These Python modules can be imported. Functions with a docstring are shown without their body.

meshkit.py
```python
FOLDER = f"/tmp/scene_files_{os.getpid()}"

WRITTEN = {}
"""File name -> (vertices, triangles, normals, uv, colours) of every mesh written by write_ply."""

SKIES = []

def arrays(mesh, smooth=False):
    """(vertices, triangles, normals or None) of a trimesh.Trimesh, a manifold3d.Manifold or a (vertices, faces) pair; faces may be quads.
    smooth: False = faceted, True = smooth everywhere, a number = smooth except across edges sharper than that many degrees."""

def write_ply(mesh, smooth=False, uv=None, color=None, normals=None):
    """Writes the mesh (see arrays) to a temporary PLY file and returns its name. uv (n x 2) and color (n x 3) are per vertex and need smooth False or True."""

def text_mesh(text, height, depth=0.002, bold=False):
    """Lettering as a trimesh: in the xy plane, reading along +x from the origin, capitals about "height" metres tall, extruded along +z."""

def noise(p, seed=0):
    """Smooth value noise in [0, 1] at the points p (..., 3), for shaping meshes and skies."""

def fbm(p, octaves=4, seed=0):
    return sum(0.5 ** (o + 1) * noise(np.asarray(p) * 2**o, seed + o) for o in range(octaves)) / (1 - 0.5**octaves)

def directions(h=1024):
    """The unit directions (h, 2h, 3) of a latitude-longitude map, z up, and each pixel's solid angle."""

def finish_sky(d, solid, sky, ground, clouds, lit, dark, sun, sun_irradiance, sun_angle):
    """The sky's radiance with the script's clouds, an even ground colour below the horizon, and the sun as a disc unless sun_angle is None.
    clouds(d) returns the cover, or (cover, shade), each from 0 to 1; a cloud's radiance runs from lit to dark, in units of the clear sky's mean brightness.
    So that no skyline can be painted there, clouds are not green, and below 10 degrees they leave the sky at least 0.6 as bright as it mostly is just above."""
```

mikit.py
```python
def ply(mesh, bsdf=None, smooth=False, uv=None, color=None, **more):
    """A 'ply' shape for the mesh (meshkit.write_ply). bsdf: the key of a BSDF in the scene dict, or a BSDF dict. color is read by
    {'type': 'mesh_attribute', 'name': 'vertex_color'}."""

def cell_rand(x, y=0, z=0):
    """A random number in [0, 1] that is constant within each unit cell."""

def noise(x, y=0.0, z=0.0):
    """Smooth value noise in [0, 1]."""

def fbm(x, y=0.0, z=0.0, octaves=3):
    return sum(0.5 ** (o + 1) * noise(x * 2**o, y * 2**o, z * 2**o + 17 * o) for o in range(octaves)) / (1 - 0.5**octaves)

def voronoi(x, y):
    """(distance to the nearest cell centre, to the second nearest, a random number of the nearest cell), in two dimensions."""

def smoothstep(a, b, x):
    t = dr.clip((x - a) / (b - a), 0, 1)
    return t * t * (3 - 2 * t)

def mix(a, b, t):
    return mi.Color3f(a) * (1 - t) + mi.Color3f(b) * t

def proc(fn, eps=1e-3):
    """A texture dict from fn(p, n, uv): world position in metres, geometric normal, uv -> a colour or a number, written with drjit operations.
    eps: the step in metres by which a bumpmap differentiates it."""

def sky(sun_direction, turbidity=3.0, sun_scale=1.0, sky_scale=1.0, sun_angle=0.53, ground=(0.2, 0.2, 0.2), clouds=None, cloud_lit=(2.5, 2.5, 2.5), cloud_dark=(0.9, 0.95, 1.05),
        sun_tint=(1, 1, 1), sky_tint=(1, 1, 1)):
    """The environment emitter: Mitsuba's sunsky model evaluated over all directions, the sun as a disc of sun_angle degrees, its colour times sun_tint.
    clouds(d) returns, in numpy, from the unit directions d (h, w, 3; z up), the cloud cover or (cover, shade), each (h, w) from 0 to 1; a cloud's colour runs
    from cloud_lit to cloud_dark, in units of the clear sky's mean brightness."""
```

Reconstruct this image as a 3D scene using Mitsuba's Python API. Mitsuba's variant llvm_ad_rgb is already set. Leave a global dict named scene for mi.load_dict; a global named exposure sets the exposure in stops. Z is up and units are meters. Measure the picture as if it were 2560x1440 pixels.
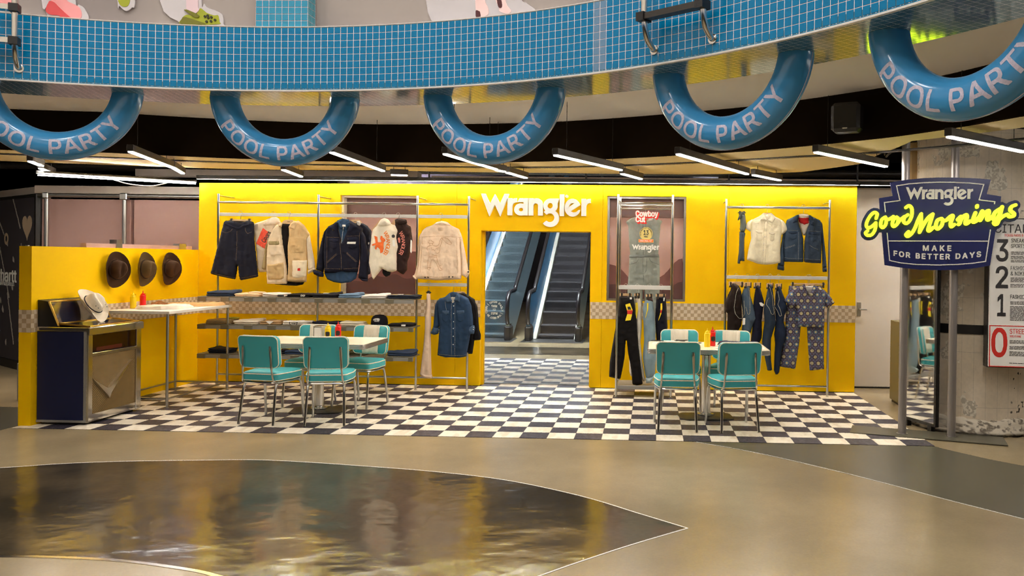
import math, random, numpy as np, trimesh, shapely, mitsuba as mi, drjit as dr
import mikit, meshkit
from shapely.geometry import Polygon, LineString, Point, MultiPolygon, box as sbox
from shapely.ops import unary_union
from shapely import affinity
from scipy.spatial import Delaunay
T = mi.ScalarTransform4f
random.seed(7); rng = np.random.default_rng(11)
scene, labels = {}, {}
# ---------------------------------------------------------------- camera, lights, exposure
exposure = 1.2
_f, _px, _py = 2085.7, 276.7, -58.9
_p, _r, _y = np.radians([-0.343, 0.711, -1.921])
_eye = np.array([-0.0698, -7.571, 1.6435])
_fwd = np.array([math.sin(_y)*math.cos(_p), math.cos(_y)*math.cos(_p), math.sin(_p)])
_rt = np.array([math.cos(_y), -math.sin(_y), 0.0]); _up = np.cross(_rt, _fwd)
_rt, _up = _rt*math.cos(_r)+_up*math.sin(_r), -_rt*math.sin(_r)+_up*math.cos(_r)
_m = np.eye(4); _m[:3, 0], _m[:3, 1], _m[:3, 2], _m[:3, 3] = -_rt, _up, _fwd, _eye
scene['camera'] = {'type': 'perspective', 'fov': math.degrees(2*math.atan(1280/_f)), 'fov_axis': 'x', 'to_world': T(_m.tolist()),
                   'principal_point_offset_x': -_px/2560, 'principal_point_offset_y': -_py/1440, 'near_clip': 0.05, 'far_clip': 200.0}
TUBE_POWER, STRIP_POWER, ATRIUM_POWER, HALL_POWER, SIGN_POWER = 30.0, 120.0, 16.5, 60.0, 1.2
TUBE_TINT, ATRIUM_TINT = (1.0, 0.93, 0.84), (1.0, 0.94, 0.88)

# ---------------------------------------------------------------- helpers
def S(r, g, b):
    c = np.array([r, g, b])/255.0
    return [float(v) for v in np.where(c <= 0.04045, c/12.92, ((c+0.055)/1.055)**2.4)]
def rgb(c): return {'type': 'rgb', 'value': [float(v) for v in c]}
def mat(key, color=None, rough=0.5, metal=0.0, spec=0.5, tex=None, bump=None, bscale=0.002, coat=0.0, sheen=0.0):
    b = {'type': 'principled', 'base_color': tex if tex is not None else rgb(color), 'roughness': rough, 'metallic': metal, 'specular': spec}
    if coat: b.update(clearcoat=coat, clearcoat_gloss=0.9)
    if sheen: b['sheen'] = sheen
    if bump is not None: b = {'type': 'bumpmap', 'arbitrary': bump, 'scale': bscale, 'bsdf': b}
    scene[key] = {'type': 'twosided', 'bsdf': b}
    return key
def num(name):
    if name not in labels and name not in scene: return name
    k = 1
    while f'{name}_{k:03d}' in labels or f'{name}_{k:03d}' in scene: k += 1
    return f'{name}_{k:03d}'
def thing(name, label, cat=None, group=None, kind=None):
    k = num(name); labels[k] = {'label': label}
    if cat: labels[k]['category'] = cat
    if group: labels[k]['group'] = group
    if kind: labels[k]['kind'] = kind
    return k
def put(key, mesh, m, smooth=False, **kw):
    scene[key] = mikit.ply(mesh, m, smooth=smooth, **kw); return key
_cnt = {}
def part(parent, name, mesh, m, smooth=False, label=None, kind=None, **kw):
    base = parent+'__'+name
    n = _cnt.get(base, 0); _cnt[base] = n+1
    key = base if n == 0 else f'{base}_{n:03d}'
    scene[key] = mikit.ply(mesh, m, smooth=smooth, **kw) if not isinstance(mesh, dict) else mesh
    if label or kind:
        labels[key] = {}
        if label: labels[key]['label'] = label
        if kind: labels[key]['kind'] = kind
    return key
def solo(name, label, cat, mesh, m, smooth=False, group=None, kind=None, **kw):
    k = thing(name, label, cat, group, kind); return put(k, mesh, m, smooth, **kw)
def cat(*ms):
    ms = [m for m in (ms[0] if len(ms) == 1 and isinstance(ms[0], list) else ms)]
    return trimesh.util.concatenate([trimesh.Trimesh(m.vertices, m.faces, process=False) for m in ms])
def tri(v, f): return trimesh.Trimesh(np.asarray(v, float), np.asarray(f, int), process=False)
def mv(m, d): return tri(m.vertices+np.asarray(d, float), m.faces)
def rotz(m, deg, c=(0, 0, 0)):
    a = math.radians(deg); R = np.array([[math.cos(a), -math.sin(a), 0], [math.sin(a), math.cos(a), 0], [0, 0, 1]])
    return tri((m.vertices-c)@R.T+c, m.faces)
def rot(m, axis, deg, c=(0, 0, 0)):
    R = trimesh.transformations.rotation_matrix(math.radians(deg), axis)[:3, :3]
    return tri((m.vertices-c)@R.T+c, m.faces)
def bx(x0, x1, y0, y1, z0, z1, b=0.0):
    """axis-aligned box; b: chamfer of every edge"""
    s = np.array([x1-x0, y1-y0, z1-z0])/2; c = np.array([x0+x1, y0+y1, z0+z1])/2
    if b <= 0:
        m = trimesh.creation.box(extents=s*2); return tri(m.vertices+c, m.faces)
    b = min(b, 0.49*2*s.min()); p = []
    for sx in (-1, 1):
        for sy in (-1, 1):
            for sz in (-1, 1):
                for k in range(3):
                    o = s-b; o[k] = s[k]; p.append([sx*o[0], sy*o[1], sz*o[2]])
    m = trimesh.convex.convex_hull(np.array(p)); return tri(m.vertices+c, m.faces)
def frame(path, closed):
    p = np.asarray(path, float)
    t = (np.roll(p, -1, 0)-np.roll(p, 1, 0)) if closed else np.gradient(p, axis=0)
    t /= np.linalg.norm(t, axis=1, keepdims=True)+1e-12
    a = np.cross(t[0], [0, 0, 1.0] if abs(t[0][2]) < 0.9 else [1.0, 0, 0]); a /= np.linalg.norm(a)
    A = []
    for k in range(len(p)):
        a = a-t[k]*(a@t[k]); a /= np.linalg.norm(a)+1e-12; A.append(a)
    A = np.array(A); return p, t, A, np.cross(t, A)
def tube(path, r, sides=10, closed=False, caps=True, flat=1.0):
    p, t, A, B = frame(path, closed); n = len(p)
    r = np.broadcast_to(np.asarray(r, float), (n,))
    g = np.arange(sides)*2*math.pi/sides
    v = (p[:, None]+r[:, None, None]*(np.cos(g)[None, :, None]*A[:, None]+flat*np.sin(g)[None, :, None]*B[:, None])).reshape(-1, 3)
    f = []
    for i in range(n if closed else n-1):
        i2 = (i+1) % n
        for j in range(sides):
            j2 = (j+1) % sides
            a, b, c, d = i*sides+j, i*sides+j2, i2*sides+j2, i2*sides+j
            f += [[a, b, c], [a, c, d]]
    if caps and not closed:
        v = np.vstack([v, p[0], p[-1]])
        for j in range(sides):
            f += [[len(v)-2, (j+1) % sides, j], [len(v)-1, (n-1)*sides+j, (n-1)*sides+(j+1) % sides]]
    return tri(v, f)
def smoothpath(pts, n=8):
    """Catmull-Rom through the points"""
    p = np.asarray(pts, float); p = np.vstack([2*p[0]-p[1], p, 2*p[-1]-p[-2]]); out = []
    for i in range(1, len(p)-2):
        for t in np.linspace(0, 1, n, endpoint=False):
            a, b, c, d = p[i-1:i+3]
            out.append(0.5*((2*b)+(c-a)*t+(2*a-5*b+4*c-d)*t*t+(3*b-a-3*c+d)*t**3))
    out.append(p[-2]); return np.array(out)
def rod(a, b, r, sides=10): return tube([a, b], r, sides)
def lathe(prof, n=24, c=(0, 0, 0)):
    """profile [(r, z)] about z through c, closed at r=0 ends"""
    prof = np.asarray(prof, float); g = np.arange(n)*2*math.pi/n; k = len(prof)
    v = np.stack([prof[:, 0][:, None]*np.cos(g), prof[:, 0][:, None]*np.sin(g), np.repeat(prof[:, 1][:, None], n, 1)], -1).reshape(-1, 3)
    f = []
    for i in range(k-1):
        for j in range(n):
            j2 = (j+1) % n; f += [[i*n+j, i*n+j2, (i+1)*n+j2], [i*n+j, (i+1)*n+j2, (i+1)*n+j]]
    return tri(v+np.asarray(c, float), f)
def polys(p):
    if p.is_empty: return []
    return [g for g in (p.geoms if hasattr(p, 'geoms') else [p]) if isinstance(g, Polygon) and g.area > 1e-9]
def ext(p, y0, y1):
    """shapely polygon in the X-Z plane, extruded from y0 (front) to y1"""
    out = []
    for g in polys(p):
        m = trimesh.creation.extrude_polygon(g, y1-y0, engine='earcut'); v = m.vertices
        out.append(tri(np.c_[v[:, 0], y1-v[:, 2], v[:, 1]], m.faces))
    return cat(out)
def extz(p, z0, z1):
    out = []
    for g in polys(p):
        m = trimesh.creation.extrude_polygon(g, z1-z0, engine='earcut'); out.append(tri(m.vertices+[0, 0, z0], m.faces))
    return cat(out)
def extx(p, x0, x1):
    """polygon in the Y-Z plane, extruded along x"""
    out = []
    for g in polys(p):
        m = trimesh.creation.extrude_polygon(g, x1-x0, engine='earcut'); v = m.vertices
        out.append(tri(np.c_[x0+v[:, 2], v[:, 0], v[:, 1]], m.faces))
    return cat(out)
_glyph = {}
def glyphs(text, bold=False, fat=0.0):
    """lettering as a shapely shape, capitals 1 tall, starting at x=0"""
    k = (text, bold, fat)
    if k not in _glyph:
        m = meshkit.text_mesh(text, 1.0, 0.1, bold=bold); v, f = m.vertices, m.faces
        ok = np.all(v[f][:, :, 2] < 1e-6, axis=1)
        g = unary_union([Polygon(v[t][:, :2]).buffer(1e-4) for t in f[ok]])
        g = g.simplify(0.004)
        if fat: g = g.buffer(fat, join_style=2)
        g = affinity.translate(g, -g.bounds[0], 0); _glyph[k] = g
    return _glyph[k]
def text(s, h, x, z, align='c', width=None, bold=False, fat=0.0):
    """flat lettering polygon, baseline z; width: stretch to that width"""
    g = glyphs(s, bold, fat); w = g.bounds[2]
    sx = (width/w) if width else h
    g = affinity.scale(g, sx, h, origin=(0, 0))
    w = w*sx
    return affinity.translate(g, x-{'c': w/2, 'l': 0, 'r': w}[align], z)
def spread(s, h, x0, x1, z, bold=True, fat=0.0):
    """letter-spaced line from x0 to x1"""
    gs = [None if c == ' ' else affinity.scale(glyphs(c, bold, fat), h, h, origin=(0, 0)) for c in s]
    ws = [h*0.42 if g is None else g.bounds[2] for g in gs]
    gap = ((x1-x0)-sum(ws))/(len(s)-1); x = x0; out = []
    for g, w in zip(gs, ws):
        if g is not None: out.append(affinity.translate(g, x, z))
        x += w+gap
    return unary_union(out)
def arctext(s, h, cx, cz, R, a0, a1, bold=True, inward=False):
    """letters along a circle from angle a0 to a1 (degrees, from +x, ccw); inward: letter tops point at the centre"""
    gs = [None if c == ' ' else affinity.scale(glyphs(c, bold), h, h, origin=(0, 0)) for c in s]
    ws = [h*0.45 if g is None else g.bounds[2] for g in gs]; out = []
    tot = sum(ws); gap = (math.radians(abs(a1-a0))*R-tot)/max(1, len(s)-1); u = 0
    for g, w in zip(gs, ws):
        t = (u+w/2)/(math.radians(abs(a1-a0))*R); a = math.radians(a0+(a1-a0)*t)
        if g is not None:
            q = affinity.translate(g, -w/2, -h/2)
            q = affinity.rotate(q, math.degrees(a)+(90 if inward else -90), origin=(0, 0))
            out.append(affinity.translate(q, cx+R*math.cos(a), cz+R*math.sin(a)))
        u += w+gap
    return unary_union(out)
# ---------------------------------------------------------------- cloth and padding
def resample(pts, h):
    p = np.asarray(pts, float); p = np.vstack([p, p[0]]); L = np.r_[0, np.cumsum(np.linalg.norm(np.diff(p, axis=0), axis=1))]
    n = max(8, int(round(L[-1]/h))); s = np.linspace(0, L[-1], n, endpoint=False)
    return np.c_[np.interp(s, L, p[:, 0]), np.interp(s, L, p[:, 1])]
def soft(pts, r=0.006):
    g = Polygon(pts).buffer(0)
    if g.geom_type != 'Polygon': g = max(g.geoms, key=lambda q: q.area)
    g = g.buffer(r).buffer(-2*r).buffer(r)
    if g.geom_type != 'Polygon': g = max(g.geoms, key=lambda q: q.area)
    return g
def fill(poly, h):
    b = resample(np.array(poly.exterior.coords)[:-1], h)
    x0, z0, x1, z1 = poly.bounds
    gx, gz = np.meshgrid(np.arange(x0, x1, h), np.arange(z0, z1, h*0.87))
    gx = gx+(np.arange(gx.shape[0]) % 2)[:, None]*h/2
    q = np.c_[gx.ravel(), gz.ravel()]
    pl = Polygon(b).buffer(0)
    ins = shapely.contains_xy(pl.buffer(-0.45*h), q[:, 0], q[:, 1]); q = q[ins]
    v = np.vstack([b, q]); d = Delaunay(v); f = d.simplices
    c = v[f].mean(1); f = f[shapely.contains_xy(pl, c[:, 0], c[:, 1])]
    a = np.cross(v[f[:, 1]]-v[f[:, 0]], v[f[:, 2]]-v[f[:, 0]])
    f = f[np.abs(a) > 1e-9]; a = a[np.abs(a) > 1e-9]
    f[a < 0] = f[a < 0][:, ::-1]
    return v, f, len(b), pl
class Cloth:
    """a hanging piece of cloth: outline in metres (x, z), mid plane y, thickness t, vertical folds and wrinkles"""
    def __init__(s, pts, y, t, col, seed=0, wr=0.014, fold=0.019, h=0.014, fade=0.25, soften=0.006, rim=None, fx=16.0):
        s.poly = soft(pts, soften); s.y, s.t, s.seed, s.wr, s.fold, s.fx = y, t, seed, wr, fold, fx
        s.rim = rim or max(0.5*t, 0.02)
        v, f, nb, s.pl = fill(s.poly, h)
        yf, pr = s._front(v[:, 0], v[:, 1]); n = len(v)
        yf[:nb] = y
        yb = y+0.5*t*pr; back = np.arange(n); ins = np.arange(nb, n)
        remap = np.r_[np.arange(nb), n+np.arange(n-nb)]
        V = np.vstack([np.c_[v[:, 0], yf, v[:, 1]], np.c_[v[ins, 0], yb[ins], v[ins, 1]]])
        # front faces seen from -y: (x,z) ccw seen from -y
        s.mesh = tri(V, np.vstack([f, remap[f][:, ::-1]]))
        q = np.c_[V[:, 0]*9, V[:, 2]*6, V[:, 1]*4+seed]
        k = 1+fade*2*(meshkit.fbm(q, 3, seed)-0.5)[:, None]+0.06*(rng.random((len(V), 1))-0.5)
        s.color = np.clip(np.asarray(col, float)*k, 0, 1)
    def _front(s, x, z):
        x, z = np.asarray(x, float), np.asarray(z, float)
        d = shapely.distance(shapely.boundary(s.pl), shapely.points(x, z))
        pr = np.sqrt(np.clip(1-(1-np.clip(d/s.rim, 0, 1))**2, 0, 1))
        n1 = meshkit.fbm(np.c_[x*s.fx, z*2.2, np.full_like(x, s.seed*3.1)], 2, s.seed)-0.5
        n2 = meshkit.fbm(np.c_[x*26, z*26, np.full_like(x, s.seed*1.7)], 3, s.seed+5)-0.5
        return s.y-0.5*s.t*pr-pr*(s.fold*2*n1+s.wr*2*n2), pr
    def front(s, x, z): return s._front(np.atleast_1d(x), np.atleast_1d(z))[0]
def cput(parent, name, c, m='cloth', **kw): return part(parent, name, c.mesh, m, smooth=True, color=c.color, **kw)
def patch(parent, name, base, pts, col, m='cloth', e=0.009, h=0.012, fade=0.2, label=None, seed=1, soften=0.003):
    """a flat piece sewn on the front of a cloth"""
    v, f, nb, pl = fill(soft(pts, soften), h)
    d = shapely.distance(shapely.boundary(pl), shapely.points(v[:, 0], v[:, 1]))
    y = base.front(v[:, 0], v[:, 1])+0.002-(e+0.002)*np.sqrt(np.clip(1-(1-np.clip(d/0.008, 0, 1))**2, 0, 1))
    V = np.c_[v[:, 0], y, v[:, 1]]
    k = 1+fade*2*(meshkit.fbm(np.c_[V[:, 0]*12, V[:, 2]*9, V[:, 1]*4+seed], 3, seed)-0.5)[:, None]
    return part(parent, name, tri(V, f), m, smooth=True, color=np.clip(np.asarray(col)*k, 0, 1), label=label)
def seam(base, pts, r=0.0016, n=0.015, off=0.001):
    """stitched lines lying on a cloth's front, one mesh"""
    out = []
    for line in pts:
        p = np.asarray(line, float); L = np.r_[0, np.cumsum(np.linalg.norm(np.diff(p, axis=0), axis=1))]
        s = np.linspace(0, L[-1], max(2, int(L[-1]/n)+1)); x, z = np.interp(s, L, p[:, 0]), np.interp(s, L, p[:, 1])
        out.append(tube(np.c_[x, base.front(x, z)-off, z], r, 4, caps=False))
    return cat(out)
def flatcol(mesh, col): return np.tile(np.clip(np.asarray(col, float), 0, 1), (len(mesh.vertices), 1))
def decal(base, poly, h=0.008, off=0.0035):
    """a print on cloth: polygon pieces draped on the front"""
    out = []
    for g in polys(poly):
        m = trimesh.creation.extrude_polygon(g, 0.001, engine='earcut'); v, f = m.vertices, m.faces
        ok = np.all(v[f][:, :, 2] > 0.0005, axis=1); f = f[ok]; v2, f2 = v, f
        v2, f2 = trimesh.remesh.subdivide_to_size(v, f, 0.03, max_iter=4)
        V = np.c_[v2[:, 0], base.front(v2[:, 0], v2[:, 1])-off, v2[:, 1]]
        out.append(tri(V, f2))
    return cat(out)
def button(base, x, z, r=0.006):
    m = lathe([(0.0005, 0.002), (r*0.8, 0.002), (r, 0.0), (r, -0.004)], 8); v = m.vertices
    return tri(np.c_[v[:, 0]+x, -v[:, 2]+base.front(x, z)[0]-0.001, v[:, 1]+z], m.faces)
def pad(pts, rings, dome=0.0, h=0.02, levels=3, bottom=True):
    """a cushion from a rounded outline (x, y): rings [(inset, z)] from bottom edge to top edge, then domed top"""
    b = resample(np.array(Polygon(pts).exterior.coords)[:-1], h); n = len(b)
    t = np.roll(b, -1, 0)-np.roll(b, 1, 0); t /= np.linalg.norm(t, axis=1, keepdims=True)
    if Polygon(b).exterior.is_ccw: nrm = np.c_[-t[:, 1], t[:, 0]]
    else: nrm = np.c_[t[:, 1], -t[:, 0]]
    V = [np.c_[b+nrm*o, np.full(n, z)] for o, z in rings]; o, z = rings[-1]; e = b+nrm*o; c = e.mean(0)
    for k in range(1, levels+1):
        q = 1-k/(levels+1.0); V.append(np.c_[c+(e-c)*q, np.full(n, z+dome*(1-q*q))])
    V.append(np.array([[c[0], c[1], z+dome]])); m = len(V)-1
    if bottom: V.append(np.array([[c[0], c[1], rings[0][1]]]))
    f = []
    for i in range(m-1):
        for j in range(n):
            j2 = (j+1) % n; f += [[i*n+j, i*n+j2, (i+1)*n+j2], [i*n+j, (i+1)*n+j2, (i+1)*n+j]]
    for j in range(n):
        j2 = (j+1) % n; f.append([(m-1)*n+j, (m-1)*n+j2, m*n])
        if bottom: f.append([j2, j, m*n+1])
    r = tri(np.vstack(V), f)
    if not Polygon(b).exterior.is_ccw: r.faces = r.faces[:, ::-1]
    return r
def rrect(x0, x1, y0, y1, r):
    return np.array(sbox(x0+r, y0+r, x1-r, y1-r).buffer(r, quad_segs=6).exterior.coords)[:-1]
def edge(p, inset, z, h=0.02):
    """closed path along the outline at an inset"""
    b = resample(np.array(Polygon(p).buffer(-inset).exterior.coords)[:-1], h); return np.c_[b, np.full(len(b), z)]

# ---------------------------------------------------------------- materials
fbm, noise, sst, mix = mikit.fbm, mikit.noise, mikit.smoothstep, mikit.mix
def par2(a, b): return dr.abs(a+b-2*dr.floor((a+b)*0.5)) < 0.5
def f_tile(p, n, uv):
    c, r = dr.floor(p.x*4), dr.floor(p.y*4)
    k = fbm(p.x*18, p.y*5+7, 3.0, 4); q = fbm(p.x*60, p.y*60, 0, 2)
    v = mikit.cell_rand(c, r)
    w = mix(S(233, 224, 206), S(214, 202, 180), sst(0.45, 0.75, k))*(0.95+0.08*v)
    d = mix(S(45, 43, 56), S(64, 60, 70), sst(0.35, 0.8, q))*(0.9+0.2*v)
    return dr.select(par2(c, r), w, d)
mat('checker_tile', rough=0.42, spec=0.35, tex=mikit.proc(f_tile))
def f_floor(p, n, uv):
    a = fbm(p.x*0.8, p.y*0.8, 0, 4); b = fbm(p.x*9, p.y*9, 2, 3); c = fbm(p.x*90, p.y*90, 5, 2)
    return mix(S(142, 127, 99), S(122, 109, 84), sst(0.3, 0.75, a))*(0.9+0.1*b+0.1*c)
mat('concrete', rough=0.24, spec=0.5, tex=mikit.proc(f_floor))
def f_dark(p, n, uv):
    a = fbm(p.x*1.7, p.y*1.7, 1, 4); b = fbm(p.x*40, p.y*40, 0, 2)
    return mix(S(66, 57, 42), S(44, 39, 30), sst(0.3, 0.7, a))*(0.9+0.2*b)
def f_wave(p, n, uv): return fbm(p.x*3.3, p.y*4.5, 0, 3)+0.13*fbm(p.x*22, p.y*26, 3, 2)
mat('dark_resin', rough=0.13, spec=0.8, tex=mikit.proc(f_dark), bump=mikit.proc(f_wave, eps=0.01), bscale=0.0065)
mat('dark_floor', S(74, 72, 60), rough=0.3, spec=0.5)
mat('yellow', S(247, 200, 4), rough=0.5, spec=0.12)
def f_band(p, n, uv):
    s = 1/0.043
    u = dr.floor((p.x+p.y)*s); w = dr.floor((p.z-0.885)*s)
    return dr.select(par2(u, w), mi.Color3f(S(214, 196, 170)), mi.Color3f(S(181, 157, 124)))
mat('band_print', rough=0.5, spec=0.3, tex=mikit.proc(f_band))
mat('chrome', S(215, 213, 208), rough=0.14, metal=1.0)
mat('steel', S(178, 176, 172), rough=0.32, metal=1.0)
mat('steel_paint', S(150, 148, 143), rough=0.45, metal=0.4)
mat('rail_white', S(205, 203, 198), rough=0.4, spec=0.4)
mat('shelf_grey', S(118, 112, 96), rough=0.5, metal=0.5)
mat('teal', S(62, 162, 168), rough=0.42, spec=0.45)
mat('cream_vinyl', S(236, 226, 204), rough=0.42, spec=0.45)
mat('laminate', S(238, 222, 192), rough=0.16, spec=0.5)
mat('white_top', S(238, 232, 220), rough=0.3, spec=0.4)
mat('black', S(18, 17, 17), rough=0.45)
mat('black_metal', S(42, 38, 34), rough=0.4, spec=0.5)
mat('white', S(244, 242, 238), rough=0.45)
mat('wall_white', S(218, 208, 196), rough=0.6, spec=0.3)
mat('mauve', S(176, 142, 134), rough=0.6, spec=0.2)
mat('cream_beam', S(200, 184, 170), rough=0.6)
mat('dark_ceiling', S(22, 16, 10), rough=0.95, spec=0.0)
mat('cream_ceiling', S(200, 178, 126), rough=0.7, spec=0.2)
mat('plaster', S(205, 198, 188), rough=0.8, spec=0.2)
mat('navy', S(16, 24, 62), rough=0.5, spec=0.4)
mat('navy_sign', S(22, 28, 78), rough=0.4, spec=0.4)
mat('pool_tile', S(0, 114, 162), rough=0.2, spec=0.3)
mat('pool_pale', S(98, 134, 165), rough=0.3, spec=0.4)
mat('grout', S(205, 196, 204), rough=0.6)
mat('float_blue', S(62, 144, 200), rough=0.16, spec=0.5, coat=0.6)
mat('float_text', S(196, 192, 214), rough=0.4)
mat('cloth', rough=0.9, spec=0.15, tex={'type': 'mesh_attribute', 'name': 'vertex_color'}, sheen=0.3)
mat('wood', S(205, 170, 128), rough=0.55, spec=0.3)
mat('gold', S(176, 140, 62), rough=0.3, metal=0.9)
mat('mustard', S(250, 212, 8), rough=0.35)
mat('ketchup', S(214, 18, 16), rough=0.35)
mat('orange', S(236, 108, 36), rough=0.6)
mat('print_white', S(240, 238, 230), rough=0.6)
mat('red', S(205, 44, 36), rough=0.6)
mat('stitch', S(112, 90, 66), rough=0.8)
mat('stitch_pale', S(128, 128, 124), rough=0.8)
mat('mirror', S(232, 232, 230), rough=0.015, metal=1.0)
scene['pane_glass'] = {'type': 'thindielectric', 'int_ior': 1.5}
def lamp(mesh_key, radiance): scene[mesh_key]['emitter'] = {'type': 'area', 'radiance': rgb(radiance)}
mat('lamp_face', S(250, 250, 250), rough=0.6)

# ================================================================= STRUCTURE
RC = np.array([-2.83, -6.32]); R0, R1 = 4.80, 5.40; ZB, ZT = 2.85, 3.317
def ang(p): return math.atan2(p[1]-RC[1], p[0]-RC[0])
def pol(a, r): return (RC[0]+r*math.cos(a), RC[1]+r*math.sin(a))
def struct(name, label, mesh, m, smooth=False): return solo(name, label, None, mesh, m, smooth, kind='structure')
def frac(v): return v-dr.floor(v)
# ---- floor
struct('floor', 'polished beige concrete floor of the hall', bx(-16, 16, -18, 26, -0.1, 0), 'concrete')
leaf = [(-4.992,-1.402),(-4.637,-1.248),(-4.233,-1.136),(-3.64,-1.047),(-3.211,-0.997),(-2.771,-1.039),(-2.325,-1.117),(-1.757,-1.231),(-1.135,-1.437),(-0.539,-1.809),(-0.118,-2.188),(0.177,-2.456)]
leaf_tip = [(0.177,-2.456),(-0.111,-2.729),(-0.331,-2.955),(-0.622,-3.279)]
leaf_in = [(-3.553,-3.2),(-3.229,-3.19),(-2.884,-3.215),(-2.559,-3.286),(-2.27,-3.388)]
leaf_top = smoothpath([(-7.4, -3.0), (-6.6, -2.2), (-5.8, -1.68)]+leaf, 5)
leaf_low = smoothpath(leaf_tip+[(-1.0, -3.75), (-1.35, -4.4)], 5)
leaf_inn = smoothpath([(-4.9, -3.6), (-4.2, -3.3)]+leaf_in+[(-1.85, -3.65), (-1.5, -4.1), (-1.35, -4.4)], 5)
lp = Polygon(np.vstack([leaf_top, leaf_low[1:], leaf_inn[::-1][1:], [(-6.2, -4.2)]])).buffer(0)
struct('floor_inlay', 'large dark glossy resin leaf shape set in the foreground floor', extz(lp, -0.02, 0.0015), 'dark_resin')
def strip(path, w, z0=-0.01, z1=0.0025): return extz(LineString(path).buffer(w/2, cap_style=2), z0, z1)
struct('trim_1', 'thin pale metal strip edging the dark floor leaf', cat(strip(leaf_top, 0.012), strip(leaf_low, 0.012)), 'rail_white')
struct('trim_2', 'bright metal strip on the near left edge of the dark floor leaf', strip(leaf_inn, 0.03), 'chrome')
rd = [(0.36,-0.013),(0.822,-0.365),(1.306,-0.852),(1.668,-1.268),(1.977,-1.664),(2.219,-1.953),(2.358,-2.114)]
ru = [(2.525,-0.062),(2.637,-0.237),(2.812,-0.483),(2.993,-0.671)]
rp = Polygon(rd+[(3.4, -3.3), (5.0, -3.0), (5.0, -2.0)]+ru[::-1]+[(2.5, -0.01), (0.36, -0.006)]).buffer(0)
struct('floor_inlay_001', 'dark grey curved floor band at the right front of the checkered mat', extz(rp, -0.02, 0.0015), 'dark_floor')
struct('trim_3', 'thin pale metal strip edging the dark band on the right floor', strip(smoothpath(rd+[(2.9, -2.75), (3.4, -3.3)], 4), 0.008), 'rail_white')
struct('floor_inlay_002', 'dark glossy floor band before the escalators', bx(-9, 4, 6.6, 7.8, -0.02, 0.002), 'dark_resin')
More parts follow.
